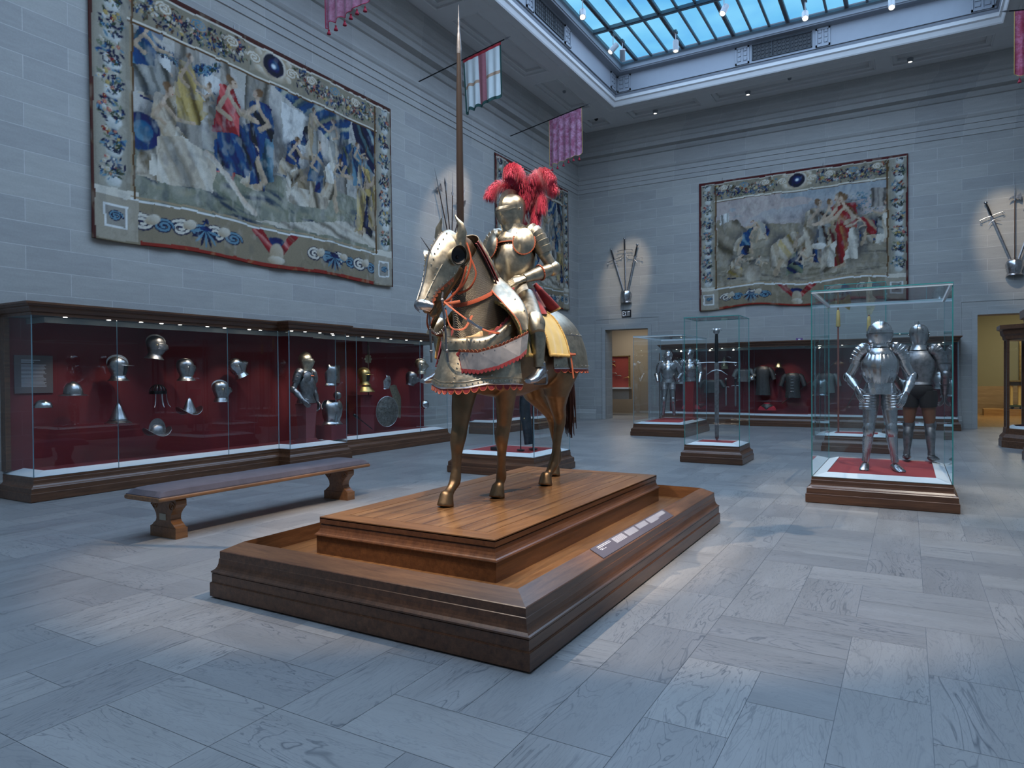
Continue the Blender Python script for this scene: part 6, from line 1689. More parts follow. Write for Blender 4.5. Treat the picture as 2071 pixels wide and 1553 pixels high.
# ------------------------------------------------------------------ woven tapestries: colours woven point by point into the cloth
class Canvas:
    """w x h metres, n samples per metre; y grows upwards"""
    def __init__(s, w, h, n, base, seed=0):
        s.w, s.h, s.n = w, h, n
        s.nx, s.ny = int(w*n)+1, int(h*n)+1
        s.X, s.Y = np.meshgrid(np.linspace(0, w, s.nx), np.linspace(0, h, s.ny))
        s.C = np.ones((s.ny, s.nx, 3), np.float32)*np.array(base, np.float32)
        s.r = np.random.RandomState(seed); s.R = random.Random(seed)
    def noise(s, sx, sy=None, oct_=3):
        sy = sy or sx; out = np.zeros_like(s.X); amp = 1; tot = 0
        for o in range(oct_):
            gx, gy = int(s.w*sx*2**o)+3, int(s.h*sy*2**o)+3
            g = s.r.rand(gy+1, gx+1)
            fx = s.X/s.w*(gx-1); fy = s.Y/s.h*(gy-1); ix = np.minimum(fx.astype(int), gx-1); iy = np.minimum(fy.astype(int), gy-1)
            tx = fx-ix; ty = fy-iy; tx = tx*tx*(3-2*tx); ty = ty*ty*(3-2*ty)
            out += amp*((g[iy, ix]*(1-tx)+g[iy, ix+1]*tx)*(1-ty)+(g[iy+1, ix]*(1-tx)+g[iy+1, ix+1]*tx)*ty); tot += amp; amp *= .55
        return out/tot
    def fill(s, m, c, a=1.0):
        c = np.array(c, np.float32); m = (m*a)[..., None]; s.C = s.C*(1-m)+c*m
    def box(s, cx, cy, r):
        i0 = max(0, int((cx-r)*s.n)); i1 = min(s.nx, int((cx+r)*s.n)+2); j0 = max(0, int((cy-r)*s.n)); j1 = min(s.ny, int((cy+r)*s.n)+2)
        return slice(j0, j1), slice(i0, i1)
    def ell(s, cx, cy, a, b, c, rot=0, c2=None, soft=.15, alpha=1.0):
        r = max(a, b)*1.2; J, I = s.box(cx, cy, r)
        X = s.X[J, I]-cx; Y = s.Y[J, I]-cy
        if X.size == 0: return
        cr, sr = cos(rot), sin(rot); u = (X*cr+Y*sr)/a; v = (-X*sr+Y*cr)/b; d = np.sqrt(u*u+v*v)
        m = np.clip((1-d)/soft, 0, 1)*alpha; col = np.array(c, np.float32)
        if c2 is not None:
            t = np.clip((u*.7+v*.7+1)/2, 0, 1)[..., None]; col = np.array(c, np.float32)*t+np.array(c2, np.float32)*(1-t)
        s.C[J, I] = s.C[J, I]*(1-m[..., None])+col*m[..., None]
    def poly(s, pts, c, fold=None, dirn=(1, 0), freq=8.0, wob=.25):
        xs = [p[0] for p in pts]; ys = [p[1] for p in pts]
        i0 = max(0, int(min(xs)*s.n)-1); i1 = min(s.nx, int(max(xs)*s.n)+2); j0 = max(0, int(min(ys)*s.n)-1); j1 = min(s.ny, int(max(ys)*s.n)+2)
        if i1 <= i0 or j1 <= j0: return
        X = s.X[j0:j1, i0:i1]; Y = s.Y[j0:j1, i0:i1]; m = np.zeros(X.shape, bool); n = len(pts)
        for k in range(n):
            x1, y1 = pts[k]; x2, y2 = pts[(k+1) % n]
            if y1 == y2: continue
            c_ = ((Y < y1) != (Y < y2)) & (X < (x2-x1)*(Y-y1)/(y2-y1)+x1); m ^= c_
        col = np.ones(X.shape+(3,), np.float32)*np.array(c, np.float32)
        if fold is not None:
            ph = s.r.rand()*6
            q = (X*dirn[0]+Y*dirn[1])*freq+wob*np.sin((X*-dirn[1]+Y*dirn[0])*4+ph)*2+ph
            t = np.clip(np.sin(q)*.9+.35*np.sin(q*2.3+1.3)+.1, 0, 1)[..., None]; col = col*(1-t)+np.array(fold, np.float32)*t
            t2 = np.clip(-np.sin(q*.5+.7)*1.2-.3, 0, 1)[..., None]; col = col*(1-t2*.6)
        mm = m[..., None]
        s.C[j0:j1, i0:i1] = np.where(mm, col, s.C[j0:j1, i0:i1])
    def limb(s, pts, r, c, c2=None):
        for k in range(len(pts)-1):
            (x0, y0), (x1, y1) = pts[k], pts[k+1]; L = hypot(x1-x0, y1-y0); n = max(2, int(L/(r*.5)))
            for i in range(n+1):
                t = i/n; s.ell(lerp(x0, x1, t), lerp(y0, y1, t), r, r, c, 0, c2, .3)
CRE = (.46, .40, .31); CRL = (.60, .56, .47); TAN = (.34, .27, .18); BRO = (.13, .085, .055); NAV = (.012, .030, .075); BLU = (.024, .085, .175); BLL = (.14, .24, .30)
GRN = (.17, .19, .13); GRD = (.07, .085, .06); REDT = (.25, .030, .042); PNK = (.50, .20, .17); GOL = (.48, .36, .15); SKN = (.50, .38, .28); GRY = (.30, .30, .27); WHT = (.66, .66, .62)

def warp(c, amp, sc_, lines=.35, seed=0):
    a = (c.noise(sc_, None, 3)-.5)*2*amp*c.n; b_ = (c.noise(sc_, None, 3)-.5)*2*amp*c.n
    j, i = np.mgrid[0:c.ny, 0:c.nx]; c.C = c.C[np.clip(j+b_*2, 0, c.ny-1).astype(int), np.clip(i+a*2, 0, c.nx-1).astype(int)]
    if lines:
        n = c.noise(5.0, 3.0, 4); r_ = np.clip(1-np.abs(n-.5)*16, 0, 1); n2 = c.noise(1.6); r_ *= np.clip((n2-.42)*5, 0, 1)
        c.fill(r_, (.07, .06, .05), lines); n3 = c.noise(7.0, 4.0, 3); c.fill(np.clip((n3-.60)*7, 0, 1), (.62, .58, .50), lines*.8); n4 = c.noise(6.0, 4.0, 3); c.fill(np.clip((.40-n4)*7, 0, 1), (.05, .07, .10), lines*.9)
def leaves(c, x, y, r, n, cols):
    for _ in range(n):
        a = c.R.uniform(0, 2*pi); d = r*sqrt(c.R.random()); q = c.R.uniform(.016, .042)
        c.ell(x+d*cos(a), y+d*sin(a), q*1.6, q*.6, c.R.choice(cols), c.R.uniform(0, pi), None, .4)
def flowers(c, x, y, r, n):
    for _ in range(n):
        a = c.R.uniform(0, 2*pi); d = r*sqrt(c.R.random()); q = c.R.uniform(.022, .045)
        k = c.R.choice([PNK, CRL, GOL, CRE, REDT, CRL, WHT, BLL]); c.ell(x+d*cos(a), y+d*sin(a), q, q, k, 0, tuple(v*.6 for v in k), .3)
        c.ell(x+d*cos(a), y+d*sin(a), q*.3, q*.3, GOL, 0, None, .4)
def column(c, x0, x1, y0, y1):
    """twisted column wound with flower garlands"""
    cx = (x0+x1)/2; w = (x1-x0)
    c.poly([(x0, y0), (x1, y0), (x1, y1), (x0, y1)], (.27, .25, .20))
    t = np.clip(1-np.abs(c.X-cx)/(w*.5), 0, 1); m = ((c.X > x0+w*.1) & (c.X < x1-w*.1) & (c.Y > y0) & (c.Y < y1)).astype(np.float32)
    c.fill(m*t, (.44, .42, .35), .8)
    y = y0+.15; k = 0
    while y < y1-.1:
        c.ell(cx+w*.05, y+.06, w*.25, .10, WHT, .15, (.40, .42, .38), .3)
        leaves(c, cx, y+.24, w*.36, 44, [NAV, BLU, NAV, GRD, BLL, GRN]); flowers(c, cx, y+.26, w*.30, 12); leaves(c, cx+w*.15, y+.16, w*.16, 8, [NAV, GRD])
        y += .42; k += 1
def garland(c, x0, x1, y, sag, th):
    n = int((x1-x0)/.07)
    for i in range(n):
        t = i/n; x = lerp(x0, x1, t); yy = y-sag*4*t*(1-t)
        leaves(c, x, yy-th*.2, th*1.25, 12, [NAV, GRD, BLU, GRN, BRO, NAV]); flowers(c, x, yy, th*.95, 3)
def scroll(c, cx, cy, s_, col, col2, flip=1):
    pts = []
    for i in range(26):
        a = i/25*3.6*pi; r = s_*(1-i/30); pts.append((cx+flip*r*cos(a), cy+r*sin(a)*.62))
    c.limb(pts, s_*.22, col2); c.limb([(x, y+s_*.04) for x, y in pts], s_*.12, col)
def shell(c, cx, cy, s_):
    for k in range(9):
        a = pi*(k+.5)/9+pi; c.ell(cx+s_*.55*cos(a), cy+s_*.5*sin(a), s_*.5, s_*.095, NAV if k % 2 else BLL, a, None, .2)
    c.ell(cx, cy+s_*.1, s_*.45, s_*.14, NAV, 0, BLU); leaves(c, cx, cy+s_*.3, s_*.3, 8, [NAV, BLU])
def cartouche(c, cx, cy, a, b):
    c.ell(cx, cy, a*2.1, b*1.35, TAN, 0, CRE, .2)
    for k in (-1, 1): scroll(c, cx+k*a*1.7, cy, b*.7, CRL, TAN, k); c.ell(cx+k*a*1.35, cy+b*.7, a*.35, b*.3, CRL, 0, TAN); c.ell(cx+k*a*1.35, cy-b*.7, a*.35, b*.3, CRL, 0, TAN)
    c.ell(cx, cy, a*1.22, b*1.2, CRL, 0, TAN, .12); c.ell(cx, cy, a, b, (.006, .012, .06), 0, None, .12); c.ell(cx, cy, a*.62, b*.6, BLU, 0, NAV, .35); c.ell(cx, cy, a*.28, b*.27, (.62, .70, .74), 0, None, .6)
def figure(c, x, y, s_, robe, fold, under=CRE, pose=0, face=1, hair=BRO, fr=26):
    """generic draped person; (x,y) at the feet, s_ = height, pose 0 standing, 1 seated, 2 kneeling, 3 crouched carrying"""
    H = s_; f = face
    ph = {0: .45, 1: .38, 2: .28, 3: .34}[pose]
    c.ell(x-f*.05*H, y+ph*H, .24*H, (ph+.02)*H, (.06, .07, .09), 0, (.16, .14, .11), .35, .8)
    for k in range(3):
        ax = x+c.R.uniform(-.16, .10)*H; ay = y+c.R.uniform(.05, .3)*H; w_ = c.R.uniform(.10, .18)*H; h2 = c.R.uniform(.2, .38)*H; cc_ = c.R.choice([(robe, fold), (under, tuple(v*.5 for v in under)), (BLU, NAV), (CRE, TAN)])
        c.poly([(ax-w_, ay-.1*H), (ax+w_*.6, ay-.12*H), (ax+w_, ay+h2*.4), (ax+w_*.3, ay+h2), (ax-w_*.7, ay+h2*.7)], cc_[0], cc_[1], (c.R.uniform(.3, 1), c.R.uniform(-.8, .8)), fr*1.3, .5)
    if pose == 0:
        hip = (x, y+.50*H); sh = (x+f*.02*H, y+.80*H); hd_ = (x+f*.05*H, y+.91*H)
        c.limb([(x-.05*H, y+.02*H), (x-.04*H, y+.28*H), hip], .036*H, SKN, TAN); c.limb([(x+.09*H*f, y+.02*H), (x+.07*H*f, y+.28*H), hip], .036*H, SKN, TAN)
        c.poly([(x-.13*H, y+.08*H), (x+.12*H, y+.10*H), (x+.13*H, y+.45*H), (x+.10*H, y+.62*H), (x-.10*H, y+.62*H), (x-.12*H, y+.4*H)], under, tuple(v*.6 for v in under), (1, .15), fr)
        c.poly([(x-.16*H, y+.02*H), (x-.05*H, y+.05*H), (x+.02*H, y+.5*H), (x+.12*H, y+.80*H), (x-.02*H, y+.86*H), (x-.12*H, y+.80*H), (x-.15*H, y+.5*H)], robe, fold, (1, .25), fr)
        c.poly([(x-.11*H, y+.56*H), (x+.11*H, y+.5*H), (x+.14*H, y+.66*H), (x+.10*H, y+.83*H), (x-.06*H, y+.85*H)], robe, fold, (.7, .7), fr)
    elif pose == 1:
        hip = (x, y+.36*H); sh = (x-f*.04*H, y+.68*H); hd_ = (x+f*.02*H, y+.80*H)
        c.limb([(x+f*.34*H, y+.02*H), (x+f*.25*H, y+.30*H), hip], .040*H, SKN, TAN)
        c.poly([(x-f*.16*H, y), (x+f*.14*H, y+.02*H), (x+f*.30*H, y+.28*H), (x+f*.10*H, y+.44*H), (x-f*.15*H, y+.42*H)], under, tuple(v*.55 for v in under), (1, .4), fr)
        c.poly([(x-f*.20*H, y+.30*H), (x+f*.08*H, y+.34*H), (x+f*.10*H, y+.60*H), (x+f*.03*H, y+.75*H), (x-f*.12*H, y+.74*H)], robe, fold, (.8, .5), fr)
    elif pose == 2:
        hip = (x, y+.25*H); sh = (x+f*.08*H, y+.50*H); hd_ = (x+f*.15*H, y+.60*H)
        c.poly([(x-f*.28*H, y), (x+f*.16*H, y), (x+f*.14*H, y+.22*H), (x-f*.02*H, y+.34*H), (x-f*.2*H, y+.2*H)], robe, fold, (.6, .8), fr)
        c.poly([(x-f*.08*H, y+.22*H), (x+f*.10*H, y+.22*H), (x+f*.15*H, y+.46*H), (x+f*.05*H, y+.54*H), (x-f*.04*H, y+.46*H)], under, tuple(v*.55 for v in under), (.9, .4), fr)
    else:
        hip = (x, y+.40*H); sh = (x+f*.22*H, y+.60*H); hd_ = (x+f*.33*H, y+.66*H)
        c.limb([(x-f*.15*H, y), (x-f*.02*H, y+.22*H), hip], .038*H, SKN, TAN); c.limb([(x+f*.2*H, y), (x+f*.16*H, y+.24*H), hip], .038*H, SKN, TAN)
        c.poly([(x-f*.09*H, y+.22*H), (x+f*.14*H, y+.2*H), (x+f*.1*H, y+.44*H), (x+f*.26*H, y+.62*H), (x+f*.14*H, y+.66*H), (x-f*.08*H, y+.5*H)], robe, fold, (.8, .5), fr)
    a1 = (sh[0]+f*.14*H, sh[1]-.13*H); a2 = (a1[0]+f*.15*H, a1[1]+c.R.uniform(-.06, .12)*H)
    c.limb([sh, a1, a2], .026*H, SKN, TAN); c.ell(a2[0]+f*.02*H, a2[1], .03*H, .022*H, SKN)
    b1 = (sh[0]-f*.10*H, sh[1]-.16*H); c.limb([sh, b1, (b1[0]+f*.12*H, b1[1]-.05*H)], .026*H, tuple(v*.85 for v in SKN), TAN)
    c.limb([sh, hd_], .024*H, SKN)
    c.ell(hd_[0], hd_[1], .047*H, .060*H, SKN, 0, tuple(v*.7 for v in SKN), .2)
    c.ell(hd_[0]-f*.018*H, hd_[1]+.022*H, .052*H, .052*H, hair, 0, tuple(v*1.8 for v in hair), .25); c.ell(hd_[0]+f*.022*H, hd_[1]-.005*H, .030*H, .042*H, SKN, 0, None, .3)
    c.ell(hd_[0]+f*.03*H, hd_[1]+.008*H, .006*H, .004*H, BRO); c.ell(hd_[0]+f*.032*H, hd_[1]-.026*H, .008*H, .003*H, REDT)

def border(c, bt, bb, bl, br, edge):
    w, h = c.w, c.h
    c.fill(((c.Y > h-bt) | (c.Y < bb) | (c.X < bl) | (c.X > w-br)).astype(np.float32), (.30, .25, .175))
    # cornice band
    y1 = h-bt
    c.fill(((c.Y > h-bt) & (c.Y < h)).astype(np.float32), (.27, .24, .18))
    garland(c, bl*.9, w/2-.6, h-bt*.42, bt*.16, bt*.26); garland(c, w/2+.6, w-br*.9, h-bt*.42, bt*.16, bt*.26)
    for k in (-1, 1):
        for j in range(3): scroll(c, w/2+k*(.9+j*.62), h-bt*.40, bt*.22, BLL if j % 2 else CRL, TAN, k)
    cartouche(c, w/2, h-bt*.5, bt*.40, bt*.34)
    # plinth band
    c.fill(((c.Y < bb)).astype(np.float32), (.25, .21, .15))
    n = max(2, int((w/2-bl)/.85))
    for k in (-1, 1):
        for j in range(n):
            x = w/2+k*(.75+j*(w/2-bl-.75)/n+.35)
            scroll(c, x-.16, bb*.52, bb*.30, CRL, NAV, k); scroll(c, x+.18, bb*.50, bb*.26, BLL, NAV, -k); c.ell(x, bb*.62, bb*.20, bb*.13, CRL, .3, TAN)
        shell(c, w/2+k*(w/2-bl)*.55, bb*.55, bb*.42)
    c.ell(w/2, bb*.66, bb*.34, bb*.20, NAV, 0, BLU)
    for k in (-1, 1):
        c.poly([(w/2+k*.10, bb*.30), (w/2+k*.55, bb*.95), (w/2+k*.30, bb*.98), (w/2+k*.05, bb*.5)], REDT, PNK, (.6, .8), 40)
    c.ell(w/2, bb*.40, bb*.26, bb*.30, CRE, 0, TAN); c.ell(w/2, bb*.20, bb*.3, bb*.14, CRL, 0, TAN)
    column(c, 0.02, bl*.92, bb, h-.08); column(c, w-br*.92, w-.02, bb, h-.08)
    # pedestals under the columns
    for x0, x1 in ((0, bl*1.1), (w-br*1.1, w)):
        c.poly([(x0, .03), (x1, .03), (x1, bb*1.08), (x0, bb*1.08)], (.36, .32, .25)); c.poly([(x0, bb*.98), (x1, bb*.98), (x1, bb*1.16), (x0, bb*1.16)], CRL)
        m = (x0+x1)/2; q = (x1-x0)*.28; c.poly([(m-q, bb*.28), (m+q, bb*.28), (m+q, bb*.80), (m-q, bb*.80)], WHT)
        c.poly([(m-q*.8, bb*.33), (m+q*.8, bb*.33), (m+q*.8, bb*.75), (m-q*.8, bb*.75)], (.30, .28, .24)); scroll(c, m, bb*.54, q*.6, BLL, NAV)
    # mouldings round the field
    for y, col in ((h-bt, CRL), (h-bt-.03, BRO), (bb, WHT), (bb+.04, TAN)):
        c.fill(((np.abs(c.Y-y) < .018) & (c.X > bl*.9) & (c.X < w-br*.9)).astype(np.float32), col)
    c.fill(((np.abs(c.X-bl) < .022) & (c.Y > bb)).astype(np.float32), BRO); c.fill(((np.abs(c.X-(w-br)) < .022) & (c.Y > bb)).astype(np.float32), BRO)
    c.fill(((c.Y > h-.07)).astype(np.float32), edge); c.fill((((c.Y > h-.10) & (c.Y < h-.07))).astype(np.float32), CRL)
    c.fill(((c.X < .045) | (c.X > w-.045)).astype(np.float32), edge)
    c.fill(((c.Y < .05) & (c.X > bl*1.15) & (c.X < w-br*1.15)).astype(np.float32), (.26, .06, .025))

def hang(c, name, label, M, edge_mat, wav=.018, sag=.03, drop=.05):
    """cloth mesh: local x along the wall, z up, -y off the wall"""
    warp(c, .004, 3.0, .18)
    weave = c.r.rand(c.ny, c.nx)*.10+.95; C = np.clip(((c.C-.25)*1.10+.225)*weave[..., None]*(.88+.14*c.noise(1.2))[..., None], .006, 1)
    X, Y = c.X, c.Y
    t = 1-Y/c.h
    ph = wav*np.sin(X*4.1+.6)*(.3+t)+wav*.5*np.sin(X*9.7+Y*1.3)*(.2+t)
    Yd = Y-drop*t*(.5+.5*np.sin(X*2.2+1))-sag*(Y/c.h)*(.5-.5*np.cos(X*2*pi/1.15))*.35
    co = np.stack([X, -.035-np.abs(ph), Yd], -1).reshape(-1, 3)
    nx, ny = c.nx, c.ny; i = np.arange((nx-1)*(ny-1)); a = (i//(nx-1))*nx+i % (nx-1)
    F = np.stack([a, a+1, a+nx+1, a+nx], -1)
    me = bpy.data.meshes.new('tapestry'); me.vertices.add(len(co)); me.vertices.foreach_set('co', co.ravel())
    me.loops.add(F.size); me.loops.foreach_set('vertex_index', F.ravel().astype(np.int32)); me.polygons.add(len(F)); me.polygons.foreach_set('loop_start', (np.arange(len(F))*4).astype(np.int32)); me.polygons.foreach_set('loop_total', np.full(len(F), 4, np.int32))
    me.polygons.foreach_set('use_smooth', np.ones(len(F), bool)); me.update(calc_edges=True)
    at = me.color_attributes.new('weave', 'FLOAT_COLOR', 'POINT'); at.data.foreach_set('color', np.concatenate([C.reshape(-1, 3), np.ones((nx*ny, 1))], 1).ravel().astype(np.float32))
    if 'tapestry_weave' not in MAT:
        t_ = NT('tapestry_weave'); n = t_.n('Attribute'); n.attribute_name = 'weave'; cc = t_.coord(); f = t_.noise(120, 2, .6, cc)
        col = t_.mix(.12, n.outputs['Color'], t_.mix(f, (0, 0, 0), (1, 1, 1)), 'OVERLAY'); t_.bsdf(col, .92, 0, t_.bump(f, .15, .002)); MAT['tapestry_weave'] = t_.m
    me.materials.append(MAT['tapestry_weave'])
    e = thing('tapestry', label, 'tapestry'); e.matrix_world = M
    o = link(bpy.data.objects.new('woven_cloth', me), e); md = o.modifiers.new('s', 'SOLIDIFY'); md.thickness = .006; md.offset = 1
    q = MB(); q.box((.0, -.030, c.h-.05), (c.w, -.004, c.h+.01)); q.build('hanging_batten', edge_mat, e)
    for k in range(4):
        x = c.w*(k+.5)/4; q = MB(); q.tube([(x, -.006, c.h), (x, -.012, c.h+.06), (x+.01, -.012, c.h+.10)], .006, 5); q.build('hook', STEEL_D, e)
    return e

def big_scene(c, bl, bb, br, bt, seed=1):
    w, h = c.w, c.h; R = c.R
    nz = c.noise(1.0)
    c.fill((c.Y < bb+.95).astype(np.float32), (.22, .225, .17)); c.fill(((c.Y >= bb+.95)).astype(np.float32), (.44, .42, .38))
    c.fill((c.noise(2.0) > .55).astype(np.float32), (.30, .30, .25), .35)
    # architecture: pillars and openings
    for x0, x1, col in ((1.25, 1.75, (.32, .30, .26)), (2.15, 2.35, (.36, .33, .28)), (2.62, 3.15, (.27, .25, .21)), (4.75, 5.05, (.27, .25, .22)), (4.35, 4.5, (.5, .47, .42))):
        c.poly([(x0*w/6.5, bb+.95), (x1*w/6.5, bb+.95), (x1*w/6.5, h-bt), (x0*w/6.5, h-bt)], col, tuple(v*.85 for v in col), (1, 0), 30)
    for x0, x1, col in ((1.8, 2.12, WHT), (3.4, 4.2, WHT), (.9, 1.2, WHT)):
        c.poly([(x0*w/6.5, bb+1.5), (x1*w/6.5, bb+1.5), (x1*w/6.5, h-bt-.4), (x0*w/6.5, h-bt-.3)], tuple(v*.88 for v in col))
    # swags and blue drapery
    for i in range(60):
        t = i/59; x = lerp(bl+.1, w*.33, t); leaves(c, x, h-bt-.15-.5*4*t*(1-t)*.5, .07, 5, [NAV, BLU, GRD, BLL])
    c.poly([(w*.50, h-bt), (w*.80, h-bt), (w*.785, h-bt-1.0), (w*.72, h-bt-.75), (w*.62, h-bt-.38), (w*.50, h-bt-.10)], BLU, (.36, .38, .30), (.55, -.8), 24, .5)
    c.poly([(w*.80, h-bt), (w-br, h-bt), (w-br, bb+1.3), (w*.93, bb+1.6), (w*.86, h-bt-.9)], NAV, (.20, .30, .32), (.75, .6), 22, .5)
    c.poly([(bl, h-bt-.2), (bl+.5, h-bt), (bl+.3, h-bt-.5), (bl, h-bt-.8)], BLU, CRE, (.6, .8), 24)
    # ground and rocks
    for _ in range(60): c.ell(R.uniform(bl, w-br), R.uniform(bb, bb+.75), R.uniform(.12, .45), R.uniform(.02, .07), R.choice([(.14, .16, .13), (.28, .27, .19), (.10, .12, .13), NAV, (.30, .28, .2)]), R.uniform(-.35, .1), None, .6, .75)
    c.poly([(w*.42, bb+.03), (w-br, bb+.03), (w-br, bb+.52), (w*.78, bb+.42), (w*.6, bb+.22)], (.52, .48, .40), (.42, .38, .31), (.3, 1), 30)
    # people, generic and loosely placed
    figure(c, w*.13, bb+1.55, 1.35, BLU, BLL, GRY, 1, 1); figure(c, w*.235, bb+1.30, 1.35, GOL, TAN, GOL, 1, 1); figure(c, w*.31, bb+1.5, .95, CRE, TAN, GRY, 2, -1)
    figure(c, w*.455, bb+.62, 1.85, BLU, NAV, BLL, 0, -1, fr=20)
    figure(c, w*.36, bb+.75, 1.9, REDT, (.62, .16, .15), BLU, 1, 1, fr=20); figure(c, w*.175, bb+.35, 1.75, CRE, TAN, CRL, 1, 1, fr=20)
    c.ell(w*.115, bb+.95, .30, .30, NAV, 0, BLU, .1); c.ell(w*.115, bb+.95, .16, .16, BLU, 0, BLL)
    c.poly([(w*.15, bb+.3), (w*.30, bb+.28), (w*.31, bb+.85), (w*.22, bb+1.05), (w*.15, bb+.9)], CRE, CRL, (.9, .5), 16)
    c.limb([(w*.28, bb+.9), (w*.34, bb+.68), (w*.40, bb+.30), (w*.425, bb+.18)], .062, SKN, CRL)
    for k, (fx, fy, s_, rb, fd, un, ps, fc) in enumerate([(.555, 1.0, 1.2, CRE, TAN, BLU, 2, 1), (.60, .55, 1.35, CRL, CRE, TAN, 2, 1), (.66, .55, 1.5, BLU, BLL, CRE, 1, 1), (.73, 1.35, 1.1, GRY, CRL, CRE, 0, -1), (.64, 1.5, 1.0, TAN, CRE, GRY, 0, 1), (.78, 1.35, 1.1, BLU, GRN, CRE, 3, 1), (.70, .85, 1.1, CRL, WHT, CRE, 3, 1), (.86, .22, 1.75, GOL, TAN, NAV, 0, -1), (.93, .45, 1.4, TAN, GOL, NAV, 0, -1), (.83, 1.2, 1.0, BLL, BLU, CRE, 0, 1)]):
        figure(c, w*fx, bb+fy, s_, rb, fd, un, ps, fc, fr=24)
    c.limb([(w*.845, bb+.15), (w*.875, bb+2.2)], .012, BRO)

def field_scene(c, bl, bb, br, bt):
    w, h = c.w, c.h; R = c.R; t = np.clip((c.Y-bb-1.6)/(h-bt-bb-1.6), 0, 1)
    c.fill(np.ones_like(c.X), (.27, .235, .175)); sky = (c.Y > bb+1.75).astype(np.float32); c.fill(sky, (.42, .36, .33)); c.fill(sky*t*(c.noise(.8, 2) > .42), (.26, .33, .36), .8)
    c.fill(((c.Y <= bb+1.75) & (c.noise(1.0, 4) > .55)).astype(np.float32), (.35, .31, .24), .6)
    for x, y in ((.78, 2.15), (.84, 2.0), (.93, 1.95), (.70, 1.9)):
        leaves(c, w*x, bb+y, .26, 60, [BLL, (.12, .2, .26), GRN, (.18, .26, .28)])
    c.poly([(w*.84, bb+1.9), (w*.92, bb+1.9), (w*.92, bb+2.45), (w*.84, bb+2.45)], (.33, .30, .26), (.22, .2, .18), (1, 0), 40)
    c.poly([(bl, bb+.9), (w*.30, bb+.6), (w*.27, bb+1.5), (w*.20, bb+2.0), (bl, bb+2.1)], (.29, .25, .19), (.23, .2, .15), (.6, .8), 14)
    c.poly([(bl+.1, bb+1.9), (bl+.35, bb+2.0), (bl+.35, bb+2.3), (bl+.12, bb+2.2)], WHT, GRY, (1, 0), 40)
    for _ in range(70): c.ell(R.uniform(bl, w-br), R.uniform(bb, bb+.8), R.uniform(.1, .4), R.uniform(.015, .05), R.choice([(.17, .15, .11), (.34, .3, .23), (.42, .38, .3), (.12, .11, .1)]), R.uniform(-.2, .1), None, .6, .75)
    for fx, fy, s_, rb, fd, un, ps, fc in [(.20, .25, 1.2, TAN, GOL, CRE, 2, 1), (.24, .95, 1.2, BLU, BLL, TAN, 3, 1), (.33, 1.3, .9, CRE, GRY, CRE, 3, -1), (.44, .25, 1.9, CRE, GOL, TAN, 3, 1), (.58, .55, 1.85, CRE, TAN, BLU, 0, 1), (.50, .25, 1.2, GRN, BLU, NAV, 2, 1), (.64, .6, 1.75, GRY, BRO, TAN, 0, 1), (.71, .30, 2.2, TAN, REDT, CRE, 0, -1), (.735, .28, 2.15, REDT, (.30, .16, .08), CRL, 0, -1), (.84, .9, 1.2, REDT, TAN, CRE, 3, -1), (.92, .9, 1.2, CRL, TAN, GRY, 0, -1), (.30, .3, .8, TAN, CRE, GRY, 2, 1)]:
        figure(c, w*fx, bb+fy, s_, rb, fd, un, ps, fc, fr=22)
    c.ell(w*.285, bb+.30, .28, .24, (.2, .17, .13), .3, CRE, .15); c.ell(w*.60, bb+1.0, .22, .11, WHT, -.1, CRE, .15)

cv = Canvas(6.55, 3.95, 62, CRE, 3); big_scene(cv, .62, .72, .55, .62); warp(cv, .035, 1.4); border(cv, .62, .66, .62, .55, (.10, .055, .04))
hang(cv, 'tapestry', 'largest figured tapestry, on the left wall above the long helmet case', Matrix(((0, 0, 0, XL+.0), (0, 0, 0, 0), (0, 0, 1, 0), (0, 0, 0, 1))) if 0 else T(XL, 5.44, 3.56) @ RZ(pi/2), simple('tapestry_webbing', (.10, .05, .035), .9))
cv = Canvas(5.80, 3.95, 46, CRE, 9); field_scene(cv, .55, .66, .55, .60); warp(cv, .035, 1.4, .22); border(cv, .60, .62, .52, .52, (.12, .05, .045))
hang(cv, 'tapestry', 'figured tapestry with red border on the back wall between the doorways', T(-5.80, YB, 3.66), MAT['tapestry_webbing'], drop=.12)
cv = Canvas(4.75, 4.05, 34, CRE, 15); big_scene(cv, .5, .6, .45, .55, 4); warp(cv, .035, 1.4); border(cv, .55, .6, .5, .45, (.14, .05, .045))
hang(cv, 'tapestry', 'far tapestry on the left wall, half hidden behind the plumed rider', T(XL, 16.48, 3.74) @ RZ(pi/2), MAT['tapestry_webbing'])
# ------------------------------------------------------------------ trophies of arms, flags, lamps, sign, doorways
def trophy(M, lab, kinds, up=1.0):
    """weapons fanned out behind a small breastplate bracket; M: origin on the wall, x along it, -y off the wall"""
    def pl(o, loc, tilt): o.matrix_world = M @ T(*loc) @ RY(tilt); return o
    c = cuirass('steel breastplate bracket below the '+lab, (0, 0, 0), 0, STEEL_B, name='bracket_breastplate', sc_=1.15); c.matrix_world = M @ T(0, -.03, -.38) @ SC(1.10, 1.2, 1.10)
    for k, (kind, x, tilt, L, desc) in enumerate(kinds):
        if kind == 'sword':
            o = sword(desc, (0, 0, 0), 0, 1.05*L, hilt=.36, guard=.27, rad=.03, mat=STEEL_D, name='two_handed_sword', two=True)
        else: o = polearm(desc, (0, 0, 0), 0, 1.1*L, kind, STEEL_D)
        pl(o, (x, -.07-.02*k, -.05), tilt)
trophy(T(-8.28, YB, 4.38), 'fan of swords over the left doorway', [('sword', -.07, radians(-17), 1.12, 'dark two-handed sword leaning left, over the left doorway'), ('sword', 0, radians(-1), 1.35, 'upright two-handed sword with red grip over the left doorway'), ('sword', .07, radians(13), 1.15, 'dark two-handed sword leaning right, over the left doorway')])
